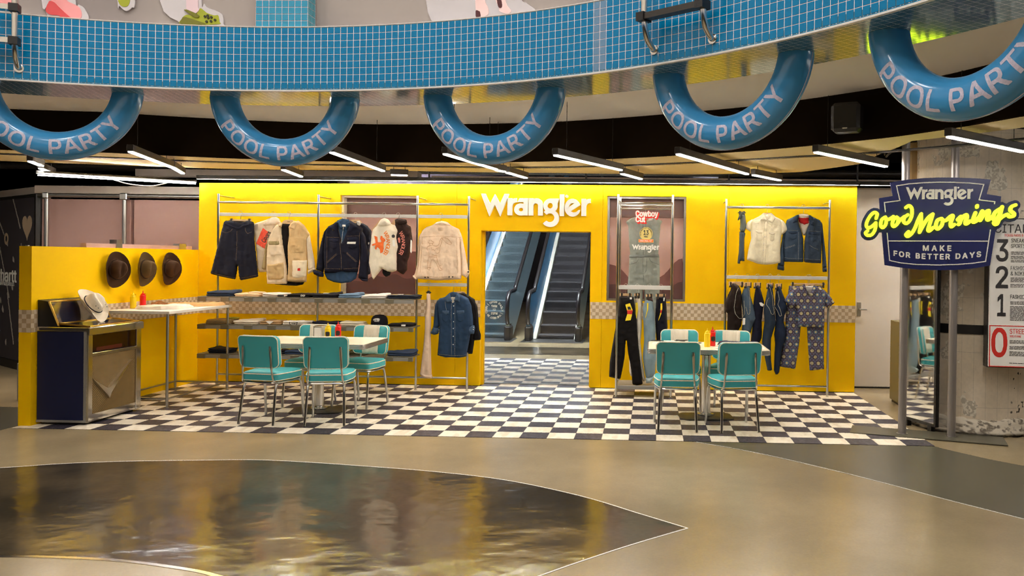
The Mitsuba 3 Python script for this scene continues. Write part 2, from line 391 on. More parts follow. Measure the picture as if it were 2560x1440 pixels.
struct('floor_inlay_003', 'dark grey floor band at the far left behind the low yellow wall', extz(Polygon([(-6.03, -0.1), (-6.03, 1.02), (-6.95, 1.03), (-7.6, 0.95), (-8.6, 0.3), (-9.2, -1)]), -0.02, 0.002), 'dark_floor')
# ---- checkered mat: one tile = one piece
mk = struct('checkered_floor', 'black and white checkered vinyl floor of the diner display', cat(bx(-6.0, 2.5, 0, 3.0, -0.01, 0.0015), bx(-3.2, -0.4, 3.0, 5.9, -0.01, 0.0015)), 'black')
def tile(i, j, q=0.25, g=0.0008):
    m = bx(i*q+g, (i+1)*q-g, j*q+g, (j+1)*q-g, 0.001, 0.004)
    return tri(m.vertices, m.faces[m.triangles_center[:, 2] > 0.0011])
rest, n = [], 0
for j in range(24):
    for i in range(-24, 10):
        if j >= 12 and not (-13 <= i < -1): continue
        if n < 300: part(mk, 'tile', tile(i, j), 'checker_tile'); n += 1
        else: rest.append(tile(i, j))
part(mk, 'far_tiles', cat(rest), 'checker_tile', kind='stuff')
# ---- yellow back wall: panels with fine joints, two window openings, a doorway
WX = [-5.90, -2.551, -0.686, 0.909, 2.51]
def ztop(x): return 2.565+0.004*(x+5.9)
holes = unary_union([sbox(-4.055, 1.128, -3.055, 2.424), sbox(-0.628, 1.116, 0.372, 2.446), sbox(-2.235, -1, -0.83, 1.99)])
wb = thing('wall_back', 'tall bright yellow panelled wall of the display', kind='structure')
for a, b in zip(WX[:-1], WX[1:]):
    p = Polygon([(a+0.0012, 0.012), (b-0.0012, 0.012), (b-0.0012, ztop(b)), (a+0.0012, ztop(a))]).difference(holes)
    part(wb, 'panel', ext(p, 3.0, 3.12), 'yellow')
part(wb, 'plinth', cat(bx(-5.9, -2.25, 3.02, 3.10, 0, 0.013), bx(-0.82, 2.5, 3.02, 3.10, 0, 0.013)), 'black')
band = sbox(-5.9, 0.885, 2.512, 1.097).difference(holes.buffer(0.0))
part(wb, 'check_band', ext(band, 2.9975, 3.01), 'band_print', label='beige checkerboard band')
part(wb, 'door_jamb', cat(bx(-2.262, -2.215, 3.125, 3.215, 0, 2.04), bx(-0.845, -0.80, 3.125, 3.215, 0, 2.04), bx(-2.262, -0.80, 3.125, 3.215, 1.985, 2.04)), 'yellow')
mat('picture', S(200, 160, 152), rough=0.6)
# display recesses
for k, (x0, x1, z0, z1, lab) in enumerate([(-4.055, -3.055, 1.128, 2.424, 'mauve desert picture behind the long clothes rack'), (-0.628, 0.372, 1.116, 2.446, 'mauve desert picture behind the narrow rack of jeans')]):
    w = thing(f'window_{k+1}', 'recessed display window with a '+lab, kind='structure')
    fr = sbox(x0, z0, x1, z1).difference(sbox(x0+0.028, z0+0.028, x1-0.028, z1-0.028))
    part(w, 'frame', ext(fr, 3.05, 3.16), 'steel' if k else 'cream_vinyl')
    part(w, 'backing', bx(x0-0.05, x1+0.05, 3.19, 3.21, z0-0.05, z1+0.05), 'picture')
    part(w, 'reveal', cat(bx(x0-0.03, x0, 3.12, 3.19, z0, z1), bx(x1, x1+0.03, 3.12, 3.19, z0, z1), bx(x0, x1, 3.12, 3.19, z1, z1+0.03), bx(x0, x1, 3.12, 3.19, z0-0.03, z0)), 'cream_vinyl')
    hills = [(x0, z0), (x1, z0), (x1, z0+0.36)]+[(x1-(x1-x0)*t, z0+0.40+0.16*math.sin(5*t+1+k)+0.03*math.sin(17*t)) for t in np.linspace(0.04, 1, 22)]
    part(w, 'hill_print', ext(Polygon(hills).buffer(0), 3.186, 3.191), mat(f'hill{k}', S(112, 70, 66), rough=0.6))
    hills2 = [(x0, z0), (x1, z0)]+[(x1-(x1-x0)*t, z0+0.2+0.07*math.sin(4*t+2.5*k)+0.02*math.sin(23*t)) for t in np.linspace(0, 1, 22)]
    part(w, 'hill_print', ext(Polygon(hills2).buffer(0), 3.182, 3.187), mat(f'hillb{k}', S(74, 44, 42), rough=0.6))
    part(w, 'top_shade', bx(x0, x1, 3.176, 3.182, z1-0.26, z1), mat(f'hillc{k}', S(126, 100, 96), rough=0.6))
# ---- low yellow wall on the left
wl = thing('wall_left', 'low yellow side wall carrying the brown hats', kind='structure')
part(wl, 'panel', cat(bx(-6.02, -5.90, 0.1, 3.0, 0.0, 1.70)), 'yellow')
part(wl, 'check_band', cat(bx(-5.903, -5.8975, 0.1, 3.0, 0.885, 1.097), bx(-6.02, -5.90, 0.0975, 0.11, 0.885, 1.097)), 'band_print', label='beige checkerboard band')
part(wl, 'top_rail', bx(-6.0, -5.93, 0.9, 2.9, 1.70, 1.745), 'mauve')
part(wl, 'clamp', cat(bx(-6.0, -5.92, 1.38, 1.48, 1.70, 1.79), bx(-6.0, -5.92, 2.6, 2.75, 1.70, 1.77)), 'steel')
# ---- glass doors in the doorway
dg = thing('door_1', 'sliding glass door in the yellow doorway', kind='structure')
def sheet(x0, x1, z0, z1, y): return tri([[x0, y, z0], [x1, y, z0], [x1, y, z1], [x0, y, z1]], [[0, 1, 2], [0, 2, 3]])
scene[dg+'__pane'] = mikit.ply(sheet(-2.24, -0.83, 0.01, 2.0, 3.24), 'pane_glass')
part(dg, 'sill_track', bx(-2.24, -0.83, 3.20, 3.27, 0.0, 0.014), 'steel')
st = unary_union([arctext('| OPEN DAILY |', 0.026, -2.10, 0.965, 0.105, 140, -25), arctext('THE BEST IN TOWN', 0.026, -2.10, 0.965, 0.105, -35, -208),
                  text('9AM', 0.03, -2.10, 1.0, width=0.075, bold=True), text('TO', 0.026, -2.10, 0.955, width=0.04, bold=True), text('10PM', 0.03, -2.10, 0.905, width=0.085, bold=True)])
part(dg, 'hours_sticker', ext(st, 3.232, 3.2375), 'print_white', label='white round lettering OPEN DAILY 9AM TO 10PM')
# ---- hall behind the doorway
struct('wall_hall_back', 'dim grey wall behind the escalators', bx(-12, 8, 24, 24.2, 0, 9), mat('hall_dark', S(58, 54, 60), rough=0.8))
struct('wall_hall_left', 'mauve grey wall beside the escalators', bx(-5.2, -5.0, 5.9, 24, 0, 6), mat('hall_mauve', S(128, 112, 128), rough=0.8))
struct('wall_hall_right', 'grey wall on the right of the escalators', bx(1.0, 1.2, 5.9, 24, 0, 6), 'hall_dark')
struct('ceiling_hall', 'grey ceiling above the escalators', bx(-12, 8, 5.9, 24.2, 8.5, 8.7), 'hall_dark')
# ---- mauve partition with pipe frame, left
wm = struct('wall_far_left', 'mauve partition panels behind the low yellow wall', cat(bx(-8.24, -7.02, 3.36, 3.42, 0, 2.36), bx(-6.98, -5.9, 3.36, 3.42, 0, 2.36)), 'mauve')
struct('beam', 'pale beam along the top of the mauve partition', bx(-8.3, -5.9, 3.3, 3.46, 2.435, 2.535), 'cream_beam')
struct('beam_001', 'pale beam along the top of the dark poster wall', rotz(bx(0, 2.9, -0.02, 0.1, 2.44, 2.535), -35.9, (0, 0, 0)).apply_translation([-10.68, 5.15, 0]), 'cream_beam')
# ---- dark poster wall at far left: runs from (-10.6,5.1) to (-8.28,3.35)
bw_d = np.array([0.81, -0.587, 0]); bw_o = np.array([-9.55, 4.27, 0]); bw_n = np.array([-0.587, -0.81, 0])
def bw(m):
    v = m.vertices; return tri(bw_o+v[:, :1]*bw_d+v[:, 1:2]*(-bw_n)+v[:, 2:3]*[0, 0, 1], m.faces)
struct('wall_poster', 'dark slate poster wall at the far left', bw(bx(-1.4, 1.55, 0.0, 0.1, 0, 2.43)), mat('slate', S(58, 54, 60), rough=0.5))
# ---- white wall with a door, right
ww = struct('wall_right', 'white wall on the right of the yellow display', bx(2.45, 9, 3.45, 3.6, 0.012, 2.62), 'wall_white')
dr_ = thing('door_2', 'white flush door in the right wall', kind='structure')
part(dr_, 'leaf', cat(bx(2.60, 3.62, 3.438, 3.452, 0.02, 2.026), bx(2.60, 3.62, 3.438, 3.452, 2.032, 2.60)), 'wall_white')
part(dr_, 'handle', cat(tube([[2.66, 3.44, 1.03], [2.66, 3.39, 1.03], [2.75, 3.385, 1.03]], 0.01, 8), bx(2.635, 2.685, 3.43, 3.438, 0.94, 1.12)), 'steel')
struct('baseboard_right', 'black base line of the white wall', bx(2.45, 9, 3.43, 3.46, 0, 0.02), 'black')
# ---- pool ring: tiled fascia, soffit
A0, A1 = math.radians(27), math.radians(118)
def arcband(r, z0, z1, a0, a1, n=160):
    a = np.linspace(a0, a1, n); v = np.vstack([[(*pol(t, r), z0) for t in a], [(*pol(t, r), z1) for t in a]]); i = np.arange(n-1)
    return tri(v, np.vstack([np.c_[i, i+1, i+n+1], np.c_[i, i+n+1, i+n]]))
def annul(ra, rb, z0, z1, a0, a1, n=160):
    """solid ring sector; ra, rb numbers or functions of the angle"""
    a = np.linspace(a0, a1, n); fa = ra if callable(ra) else (lambda t: ra); fb = rb if callable(rb) else (lambda t: rb)
    q = np.vstack([[pol(t, fb(t)) for t in a], [pol(t, fa(t)) for t in a[::-1]]])
    return extz(Polygon(q).buffer(0), z0, z1)
mat('pool_plain', rough=0.25, tex=mikit.proc(lambda p, n, uv: dr.select((frac(dr.atan2(p.y+6.32, p.x+2.83)*4.8*20) < 0.1) | (frac((p.z-2.85)*20) < 0.1), mi.Color3f(S(205, 196, 204)), mi.Color3f(S(10, 112, 172)))))
def f_soffit(p, n, uv):
    a = dr.atan2(p.y+6.32, p.x+2.83)*5.1*20; r = dr.sqrt(dr.square(p.x+2.83)+dr.square(p.y+6.32))*20
    g = ((a-dr.floor(a)) < 0.1) | ((r-dr.floor(r)) < 0.1)
    return dr.select(g, mi.Color3f(S(190, 196, 200)), mi.Color3f(S(70, 112, 130)))
mat('soffit', rough=0.07, spec=1.0, metal=0.45, tex=mikit.proc(f_soffit), coat=1.0)
rf = struct('mezzanine_fascia', 'round mezzanine edge clad in small blue pool tiles', cat(annul(R0, R0+0.12, ZB+0.004, ZT, A0, A1, 240)), 'grout')
struct('mezzanine_fascia_001', 'rear part of the round tiled mezzanine edge', annul(R0, R0+0.12, ZB+0.004, ZT, A1, A0+2*math.pi, 200), 'pool_plain')
q = 0.05; da = q/R0; ncol = int((A1-A0)/da); rest, pale, items = [], [], []
jo = math.radians(math.degrees(ang((-0.40, -2.13))))
def ptile(a, z0, z1, w=0.0225):
    h = w/R0; v = []
    for rr, s in ((R0+0.001, 1.0), (R0-0.0018, 0.97)):
        for da_, z in ((-h*s, z0), (h*s, z0), (h*s, z1), (-h*s, z1)): v.append((*pol(a+da_, rr), z))
    return tri(v, [[4, 5, 6], [4, 6, 7], [0, 1, 5], [0, 5, 4], [1, 2, 6], [1, 6, 5], [2, 3, 7], [2, 7, 6], [3, 0, 4], [3, 4, 7]])
for c in range(ncol):
    a = A0+(c+0.5)*da
    for r_ in range(10):
        z1 = ZT-0.004-r_*q; z0 = max(z1-0.045, ZB+0.006)
        if z1-z0 < 0.006: continue
        if abs(a-jo) < da*1.01: pale.append(ptile(a, z0, z1)); continue
        items.append((a, z0, z1))
items.sort(key=lambda t: math.hypot(pol(t[0], R0)[0]+0.07, pol(t[0], R0)[1]+7.57))
vis = [t for t in items if math.degrees(t[0]) > 45]
for t in vis[:300]: part(rf, 'tile', ptile(*t), 'pool_tile')
sel = set(vis[:300]); part(rf, 'small_tiles', cat([ptile(*t) for t in items if t not in sel]), 'pool_tile', kind='stuff')
part(rf, 'pale_tiles', cat(pale), 'pool_pale', label='pale greyish tile strip at the joint', kind='stuff')
part(rf, 'edge_trim', cat(annul(R0-0.005, R0+0.02, ZB-0.003, ZB+0.008, A0, A1, 240), annul(R0-0.005, R0+0.02, ZT, ZT+0.006, A0, A1, 240)), 'rail_white')
struct('mezzanine_soffit', 'glossy tiled underside of the round mezzanine', annul(R0, R1, ZB, ZB+0.05, 0.3, 2.3, 200), 'soffit')
struct('mezzanine_soffit_001', 'rear underside of the round mezzanine', annul(R0, R1, ZB, ZB+0.05, 2.3, 0.3+2*math.pi, 160), 'soffit')
# white ceiling, dark drop bulkhead, cream ceiling: measured plan edges about the ring centre
def edgefn(pts, dflt0, dflt1):
    a = np.array([ang(p) for p in pts]); r = np.array([math.hypot(p[0]-RC[0], p[1]-RC[1]) for p in pts]); o = np.argsort(a); a, r = a[o], r[o]
    a = np.r_[a[0]-0.5, a, a[-1]+0.5]; r = np.r_[dflt0, r, dflt1]
    return lambda t: float(np.interp(t, a, r))
ZC, ZW = 2.72, 3.14
e_dark = edgefn([(-6.887,0.939),(-5.887,1.093),(-4.723,1.533),(-3.174,1.795),(-2.641,1.772),(-1.123,1.532),(0.174,0.946),(0.906,0.531),(1.674,-0.141),(1.938,-0.407),(2.247,-0.851),(2.587,-1.501)], 7.3, 8.6)
e_gap = edgefn([(-7.162,1.283),(-6.183,1.534),(-4.928,1.936),(-3.287,2.138),(-1.193,2.144),(0.367,1.555),(1.392,0.963),(1.933,0.707)], 8.2, 8.9)
e_cream = edgefn([(-7.785,2.062),(-6.886,2.325),(-5.335,2.734),(-3.48,2.722),(-1.276,2.868),(0.434,2.914),(1.709,2.52),(2.229,1.568),(2.174,0.879),(2.217,-0.136),(2.508,-0.481),(2.844,-0.918)], 8.6, 9.4)
a0, a1 = 0.25, 2.45
struct('ceiling_white', 'white plaster ceiling behind the tiled soffit', annul(R1-0.05, lambda t: e_dark(t)+0.04, ZW, ZW+0.06, a0, a1, 160), 'plaster')
struct('wall_soffit_back', 'back face of the tiled soffit', annul(R1-0.05, R1, ZB+0.04, ZW, a0, a1, 160), 'plaster')
struct('ceiling_bulkhead', 'dark curved bulkhead above the display', annul(e_dark, lambda t: e_dark(t)+0.05, ZC-0.006, ZW, a0, a1, 160), 'dark_ceiling')
struct('ceiling_cream', 'cream curved ceiling panels above the display', annul(lambda t: e_dark(t)+0.02, lambda t: max(e_cream(t), e_dark(t)+0.06), ZC-0.002, ZC+0.05, a0, a1, 160), 'cream_ceiling')
struct('trim_4', 'dark slot line in the cream ceiling', annul(e_gap, lambda t: e_gap(t)+0.09, ZC-0.012, ZC, 0.78, a1, 120), 'black')
struct('ceiling_void', 'black plenum above the rear of the display', bx(-16, 16, -0.5, 6.0, 3.25, 3.3), 'black')
struct('ceiling_rear', 'dark ceiling around the rear of the atrium', annul(R1, 13, 2.95, 3.0, a1, a0+2*math.pi, 160), 'dark_ceiling')
struct('wall_rear', 'plain wall behind the atrium', cat(bx(-16, 16, -18.2, -18, 0, 3), bx(-16.2, -16, -18, 6, 0, 3), bx(16, 16.2, -18, 6, 0, 3)), 'plaster')
# upper atrium wall and roof
struct('wall_upper', 'pale printed hoarding above the tiled ring', cat(arcband(R0+0.16, 3.30, 7.5, 0.2, 2.5, 120)), mat('hoarding', rough=0.7, spec=0.2, tex=mikit.proc(lambda p, n, uv: mix(S(160, 152, 146), S(140, 132, 129), sst(0.4, 0.6, noise(p.x*1.3+p.y, p.z*1.1))))))
struct('wall_upper_001', 'rear upper wall of the atrium', arcband(R0+0.16, 3.30, 7.5, 2.5, 0.2+2*math.pi, 120), 'plaster')
struct('ledge', 'top of the round tiled ring', annul(R0, R0+0.2, ZT-0.02, ZT, 0, 2*math.pi, 200), 'rail_white')
struct('ceiling_atrium', 'white roof of the atrium', extz(Point(*RC).buffer(R0+0.2, quad_segs=24), 7.5, 7.6), 'plaster')
# black lighting truss and the concrete column
tr = struct('beam_002', 'black lighting beam along the top of the yellow wall', cat(bx(-5.9, 4.40, 2.93, 2.985, 2.60, 2.655)), 'black')
part(tr, 'hanger', cat([rod([x, 2.96, 2.65], [x, 2.96, 3.25], 0.012, 6) for x in (-4.6, -2.9, -0.9, 0.9, 2.5)]), 'black')
struct('beam_003', 'black lighting beam slanting above the low yellow wall', tube([(-5.88, 2.90, 2.572), (-7.15, 1.80, 2.565)], 0.022, 6), 'black')
part('beam_002', 'coupler', cat(bx(4.2, 4.44, 2.9, 3.02, 2.57, 2.69), rod([4.4, 2.94, 2.65], [6, 2.94, 2.66], 0.02), rod([4.4, 2.94, 2.60], [6, 2.94, 2.61], 0.02)), 'steel')
struct('beam_004', 'pale duct seen above the yellow wall', cat(bx(-3.2, 5, 4.2, 4.5, 2.76, 2.80), bx(-7.5, -3.4, 4.2, 4.4, 2.76, 2.86)), 'cream_beam')
for k, y in enumerate((4.8, 5.6)): struct(f'duct_{k+1:03d}', 'dark pipe run in the open ceiling', tube([[-10, y, 2.95+0.06*k], [6, y, 2.95+0.06*k]], 0.05, 10), 'black_metal', True)
CC = np.array([3.26, 1.10])
def f_col(p, n, uv):
    a = dr.atan2(p.y-1.10, p.x-3.26)*0.6
    lines = dr.abs((a*9)-dr.floor(a*9)-0.5)
    base = mix(S(228, 214, 194), S(206, 192, 170), sst(0.35, 0.7, fbm(a*3, p.z*1.5, 0, 3)))*(0.94+0.12*fbm(a*40, p.z*40, 0, 2))
    base = dr.select(lines < 0.02, base*0.8, base)
    hz = dr.abs(p.z*1.9-dr.floor(p.z*1.9)-0.5); base = dr.select(hz < 0.006, base*0.82, base)
    k = fbm(a*5+3, p.z*4, 4, 4)
    peel = sst(0.64, 0.66, k+0.05*(a+0.9)+0.07*sst(2.1, 2.6, p.z))
    raw = mix(S(226, 218, 202), S(186, 176, 158), sst(0.4, 0.6, fbm(a*60, p.z*60, 2, 3)))
    pit = sst(0.76, 0.78, fbm(a*34, p.z*22, 8, 2))
    return mix(mix(base, raw, peel), S(74, 68, 60), pit*sst(0.55, 0.65, fbm(a*3, p.z*2, 12, 2)))
mat('column_paint', rough=0.75, spec=0.2, tex=mikit.proc(f_col), bump=mikit.proc(lambda p, n, uv: fbm(p.x*30+p.y*30, p.z*30, 0, 3), eps=0.004), bscale=0.004)
mat('rubble', rough=0.9, tex=mikit.proc(lambda p, n, uv: mix(S(222, 212, 194), S(128, 118, 104), sst(0.45, 0.7, fbm(p.x*28+p.y*20, p.z*34, 0, 4)))), bump=mikit.proc(lambda p, n, uv: fbm(p.x*40+p.y*30, p.z*40, 0, 3), eps=0.004), bscale=0.012)
co = struct('column', 'big round concrete column with peeling beige paint', lathe([(0.0, 0.0), (0.585, 0.0), (0.585, 2.94), (0, 2.94)], 72, (*CC, 0)), 'column_paint', 40)
g = lathe([(0.58, 0.16), (0.606, 0.15), (0.618, 0.10), (0.625, 0.04), (0.66, 0.0), (0.3, 0.0)], 96, (*CC, 0)); v = g.vertices.copy()
d = meshkit.fbm(v*14, 3)[:, None]-0.5; v[:, :2] += (v[:, :2]-CC)*d*0.10; v[:, 2] = np.maximum(0, v[:, 2]+(v[:, 2] > 0.12)*d[:, 0]*0.05)
part(co, 'base', tri(v, g.faces), 'rubble', True, label='rough broken plaster base')
part(co, 'strap', lathe([(0.585, 0.965), (0.592, 0.965), (0.592, 1.055), (0.585, 1.055)], 72, (*CC, 0)), 'black', 40, label='black strap around the column')
part(co, 'corner_trim', bx(2.62, 2.72, 1.2, 1.3, 2.0, 2.9, 0.01), mat('trim_tan', S(172, 140, 88), rough=0.5))

# ================================================================= LAMPS
# tubes: (x0, y0, x1, y1) in plan, hanging at z = 2.6
tubes = [[(-5.012,0.18),(-5.415,1.557)],[(-5.406,1.548),(-5.676,2.23)],[(-3.055,0.115),(-3.096,1.742)],[(-3.145,2.184),(-2.962,2.224)],[(-4.224,1.708),(-4.352,2.495)],[(-6.67,1.077),(-6.883,1.531)],[(-7.094,1.795),(-7.389,2.399)],[(-2.004,0.165),(-1.765,1.465)],[(-1.776,1.548),(-1.714,1.693)],[(-1.7,1.795),(-1.579,2.41)],[(-0.972,0.187),(-0.402,1.434)],[(-0.405,1.814),(-0.198,2.403)],[(0.164,0.038),(0.988,1.735)],[(1.065,1.816),(1.455,2.413)],[(1.367,-0.178),(2.278,0.891)],[(2.179,-1.147),(3.115,-0.305)]]
tubes += [[(3.5, -2.3), (4.4, -1.4)], [(4.1, -1.0), (5.0, -0.1)], [(4.6, 0.6), (5.5, 1.5)], [(3.3, -3.7), (4.2, -2.8)], [(4.9, -2.6), (5.8, -1.7)], [(3.9, 1.7), (4.8, 2.6)], [(-9.3, 0.4), (-9.6, 1.8)], [(-8.2, -0.6), (-8.4, 0.8)]]
where = ['left of the far left pool ring gap', 'short, beyond the long one left of the second ring', 'between the second and third pool rings', 'thin, crosswise above the middle of the yellow wall', 'peeking from under the second pool ring', 'near the bottom of the far left pool ring', 'under the far left pool ring', 'partly behind the third pool ring',
         'short stub below the third pool ring', 'short, right of the third pool ring bottom', 'long, right of the third pool ring', 'short, past the long one right of the third pool ring', 'long, under the fourth pool ring', 'short, near the top right of the yellow wall', 'long, between the fourth ring and the column', 'long, in front of the column top', 'first beyond the right picture edge', 'second beyond the right picture edge', 'third beyond the right picture edge', 'nearest the camera on the right', 'far right near the atrium', 'behind the column', 'far left, before the dark poster wall', 'left of the low yellow wall, near the atrium']
for (p, q_), w in zip(tubes, where):
    p, q_ = np.array(p), np.array(q_); L = np.linalg.norm(q_-p); c = (p+q_)/2; a = math.degrees(math.atan2(q_[1]-p[1], q_[0]-p[0]))
    t = thing('tube_lamp', 'white linear ceiling lamp, '+w, 'lamp')
    def at(m): return mv(rotz(m, a), [c[0], c[1], 0])
    part(t, 'housing', at(bx(-L/2-0.01, L/2+0.01, -0.03, 0.03, 2.612, 2.675, 0.004)), 'black_metal')
    k = part(t, 'diffuser', at(bx(-L/2, L/2, -0.022, 0.022, 2.598, 2.613, 0.004)), 'lamp_face'); lamp(k, [TUBE_POWER*v for v in TUBE_TINT])
    for s in (-1, 1):
        u = c+(q_-p)*0.35*s; inn = math.hypot(*(u-RC)) < e_dark(ang(u))
        part(t, 'wire', at(rod([s*L*0.35, 0, 2.67], [s*L*0.35, 0, ZW if inn else (ZC if math.hypot(*(u-RC)) < e_cream(ang(u)) else 3.25)], 0.003, 5)), 'black')
def led(lab, x0, x1):
    t = thing('led_strip', lab, 'lamp'); part(t, 'housing', bx(x0, x1, 2.900, 2.928, 2.606, 2.634), 'black')
    d = tri([[x0, 2.902, 2.6055], [x1, 2.902, 2.6055], [x1, 2.926, 2.6055], [x0, 2.926, 2.6055]], [[0, 2, 1], [0, 3, 2]])
    k = part(t, 'diffuser', d, 'lamp_face'); lamp(k, [STRIP_POWER*v for v in TUBE_TINT])
led('thin light line along the top of the yellow back wall', -5.88, 2.5); led('thin light line along the top of the white right wall', 2.53, 4.3)
k = solo('led_strip', 'thin white light line slanting above the low yellow wall at the left', 'lamp', tri(*(lambda m: (m.vertices, m.faces))(tube([(-5.88, 2.88, 2.54), (-7.13, 1.80, 2.53)], 0.009, 6))), 'lamp_face'); lamp(k, [STRIP_POWER*v for v in TUBE_TINT])
# round roof lamps of the atrium, far above the picture
for k in range(9):
    r, a = (0, 0) if k == 0 else (3.0, k*math.pi/4)
    t = thing('roof_lamp', 'round lamp in the atrium roof', 'lamp', 'roof lamps of the atrium')
    x, y = RC[0]+r*math.cos(a), RC[1]+r*math.sin(a)
    part(t, 'rim', lathe([(0.46, 7.50), (0.52, 7.50), (0.52, 7.42), (0.46, 7.42)], 24, (x, y, 0)), 'steel')
    d = lathe([(0.46, 7.44), (0.0005, 7.44)], 24, (x, y, 0)); d.faces = d.faces[:, ::-1] if d.face_normals[0][2] > 0 else d.faces
    kk = part(t, 'diffuser', d, 'lamp_face'); lamp(kk, [ATRIUM_POWER*v for v in ATRIUM_TINT])
for k, (x, y) in enumerate([(-2.9, 6.9), (-1.9, 9.6)]):
    t = thing('hall_lamp', f'ceiling panel lamp above the escalators, {["before the foot","over the foot"][k]}', 'lamp')
    part(t, 'housing', bx(x-0.7, x+0.7, y-0.7, y+0.7, 5.52, 5.6), 'steel')
    part(t, 'rod', rod([x, y, 5.6], [x, y, 8.49], 0.02), 'steel')
    kk = part(t, 'diffuser', bx(x-0.65, x+0.65, y-0.65, y+0.65, 5.505, 5.52), 'lamp_face'); lamp(kk, [HALL_POWER*v for v in (0.86, 0.95, 1.0)])

# ================================================================= FURNITURE
# ---- diner chair (local: faces +y, origin on the floor under the seat)
def seat_outline(k=0.0):
    p = Polygon([(-0.185, -0.205), (0.185, -0.205), (0.222, 0.02), (0.215, 0.215), (-0.215, 0.215), (-0.222, 0.02)])
    return p.buffer(-0.045).buffer(0.045-k, quad_segs=6)
def bend_back(m):
    v = m.vertices.copy(); x, th, z = v[:, 0].copy(), v[:, 2].copy(), v[:, 1].copy()
    y = -0.205+0.55*x*x*1.6-0.16*(z-0.55)+th
    return tri(np.c_[x, y, z], m.faces[:, ::-1])
bo = sbox(-0.205, 0.548, 0.205, 0.862).buffer(-0.05).buffer(0.05, quad_segs=6)
bo = Polygon([(x*(1+0.10*(z-0.548)), z) for x, z in bo.exterior.coords])
so = seat_outline()
CH = {}
CH['seat'] = [('', pad(so.exterior.coords[:-1], [(0.02, 0.418), (0.004, 0.424), (0.0, 0.44), (0.0, 0.478), (0.004, 0.492), (0.016, 0.504)], 0.018, 0.02), 'teal', True, None)]
pipe = edge(so, 0.003, 0.487); pipe2 = edge(so, 0.003, 0.426)
CH['seat'].append(('piping', cat(tube(pipe, 0.006, 6, True), tube(pipe2, 0.004, 6, True)), 'cream_vinyl', True, 'cream piping'))
back = pad(bo.exterior.coords[:-1], [(0.006, -0.026), (0.0, -0.020), (0.0, 0.016), (0.006, 0.024), (0.018, 0.03)], 0.012, 0.016, 4)
CH['backrest'] = [('', bend_back(back), 'teal', True, None)]
bp = np.array(resample(np.array(bo.buffer(-0.003).exterior.coords)[:-1], 0.016))
def bpath(z): return np.array([[x, -0.205+0.88*x*x-0.16*(q-0.55)+z, q] for x, q in bp])
CH['backrest'].append(('piping', cat(tube(bpath(0.02), 0.0055, 6, True), tube(bpath(-0.023), 0.005, 6, True)), 'cream_vinyl', True, 'cream piping'))
pv, pf = [], []; nx, nz = 41, 14
for j in range(nz):
    z = 0.556+(0.858-0.556)*j/(nz-1)
    for i in range(nx):
        x = -0.098+0.196*i/(nx-1); t = (i*5/(nx-1)) % 1.0
        e = 0.004*math.sin(math.pi*t)**0.5 if 0 < i < nx-1 else -0.004
        e2 = -0.010 if j in (0, nz-1) else 0.0
        pv.append([x, -0.205+0.88*x*x-0.16*(z-0.55)+0.041+e+e2, z])
for j in range(nz-1):
    for i in range(nx-1): a = j*nx+i; pf += [[a, a+1, a+nx+1], [a, a+nx+1, a+nx]]
CH['backrest'].append(('white_panel', tri(pv, np.array(pf)[:, ::-1]), 'cream_vinyl', True, 'channelled cream centre panel'))
CH['rail'] = [('', tube(edge(so, 0.012, 0.405, 0.03), 0.0105, 8, True), 'chrome', True, None)]
def legp(pts): return tube(smoothpath(pts, 5), 0.0125, 10)
for s in (-1, 1):
    CH.setdefault('leg', []).append(('', legp([(s*0.175, 0.13, 0.400), (s*0.195, 0.185, 0.385), (s*0.203, 0.205, 0.33), (s*0.207, 0.222, 0.18), (s*0.21, 0.238, 0.004)]), 'chrome', True, None))
    CH['leg'].append(('', legp([(s*0.165, -0.10, 0.400), (s*0.167, -0.165, 0.392), (s*0.170, -0.192, 0.35), (s*0.176, -0.222, 0.18), (s*0.183, -0.252, 0.004)]), 'chrome', True, None))
    CH.setdefault('back_post', []).append(('', tube(smoothpath([(s*0.170, -0.150, 0.405), (s*0.168, -0.206, 0.412), (s*0.160, -0.226, 0.45), (s*0.152, -0.238, 0.55), (s*0.146, -0.243, 0.66), (s*0.142, -0.252, 0.765)], 4), [0.009]*12+[0.012]*5+[0.0135]*3+[0.009], 8), 'chrome', True, None))
chw = [('teal diner chair front left at the left table, seen from behind', -3.815, 0.575, -8), ('teal diner chair front right at the left table, seen from behind', -3.225, 0.575, 10),
       ('teal and white diner chair at the back right corner of the left table', -3.235, 1.50, 168), ('teal and white diner chair behind the left table and its napkin holder', -3.80, 1.50, 180),
       ('teal diner chair front left at the right table, seen from behind', 0.20, 0.615, 1), ('teal diner chair front right at the right table, seen from behind', 0.755, 0.64, 11),
       ('teal and white diner chair behind the right table, beside the jeans rack', 0.265, 1.545, 181), ('teal and white diner chair behind the right table, right of the bottles', 0.80, 1.525, 170)]
chply = {}
for lab, x, y, a in chw:
    t = thing('diner_chair', lab, 'chair', 'teal diner chairs'); M = T().translate([x, y, 0.004]).rotate([0, 0, 1], a)
    for nm, lst in CH.items():
        top = None
        for k, (sub, m, mt, sm, lb) in enumerate(lst):
            if (nm, k) not in chply: chply[nm, k] = mikit.ply(m, mt, smooth=40 if sm else False)
            d = {**chply[nm, k], 'to_world': M}
            if sub: part(top, sub, d, None, label=lb)
            else: top = part(t, nm, d, None)
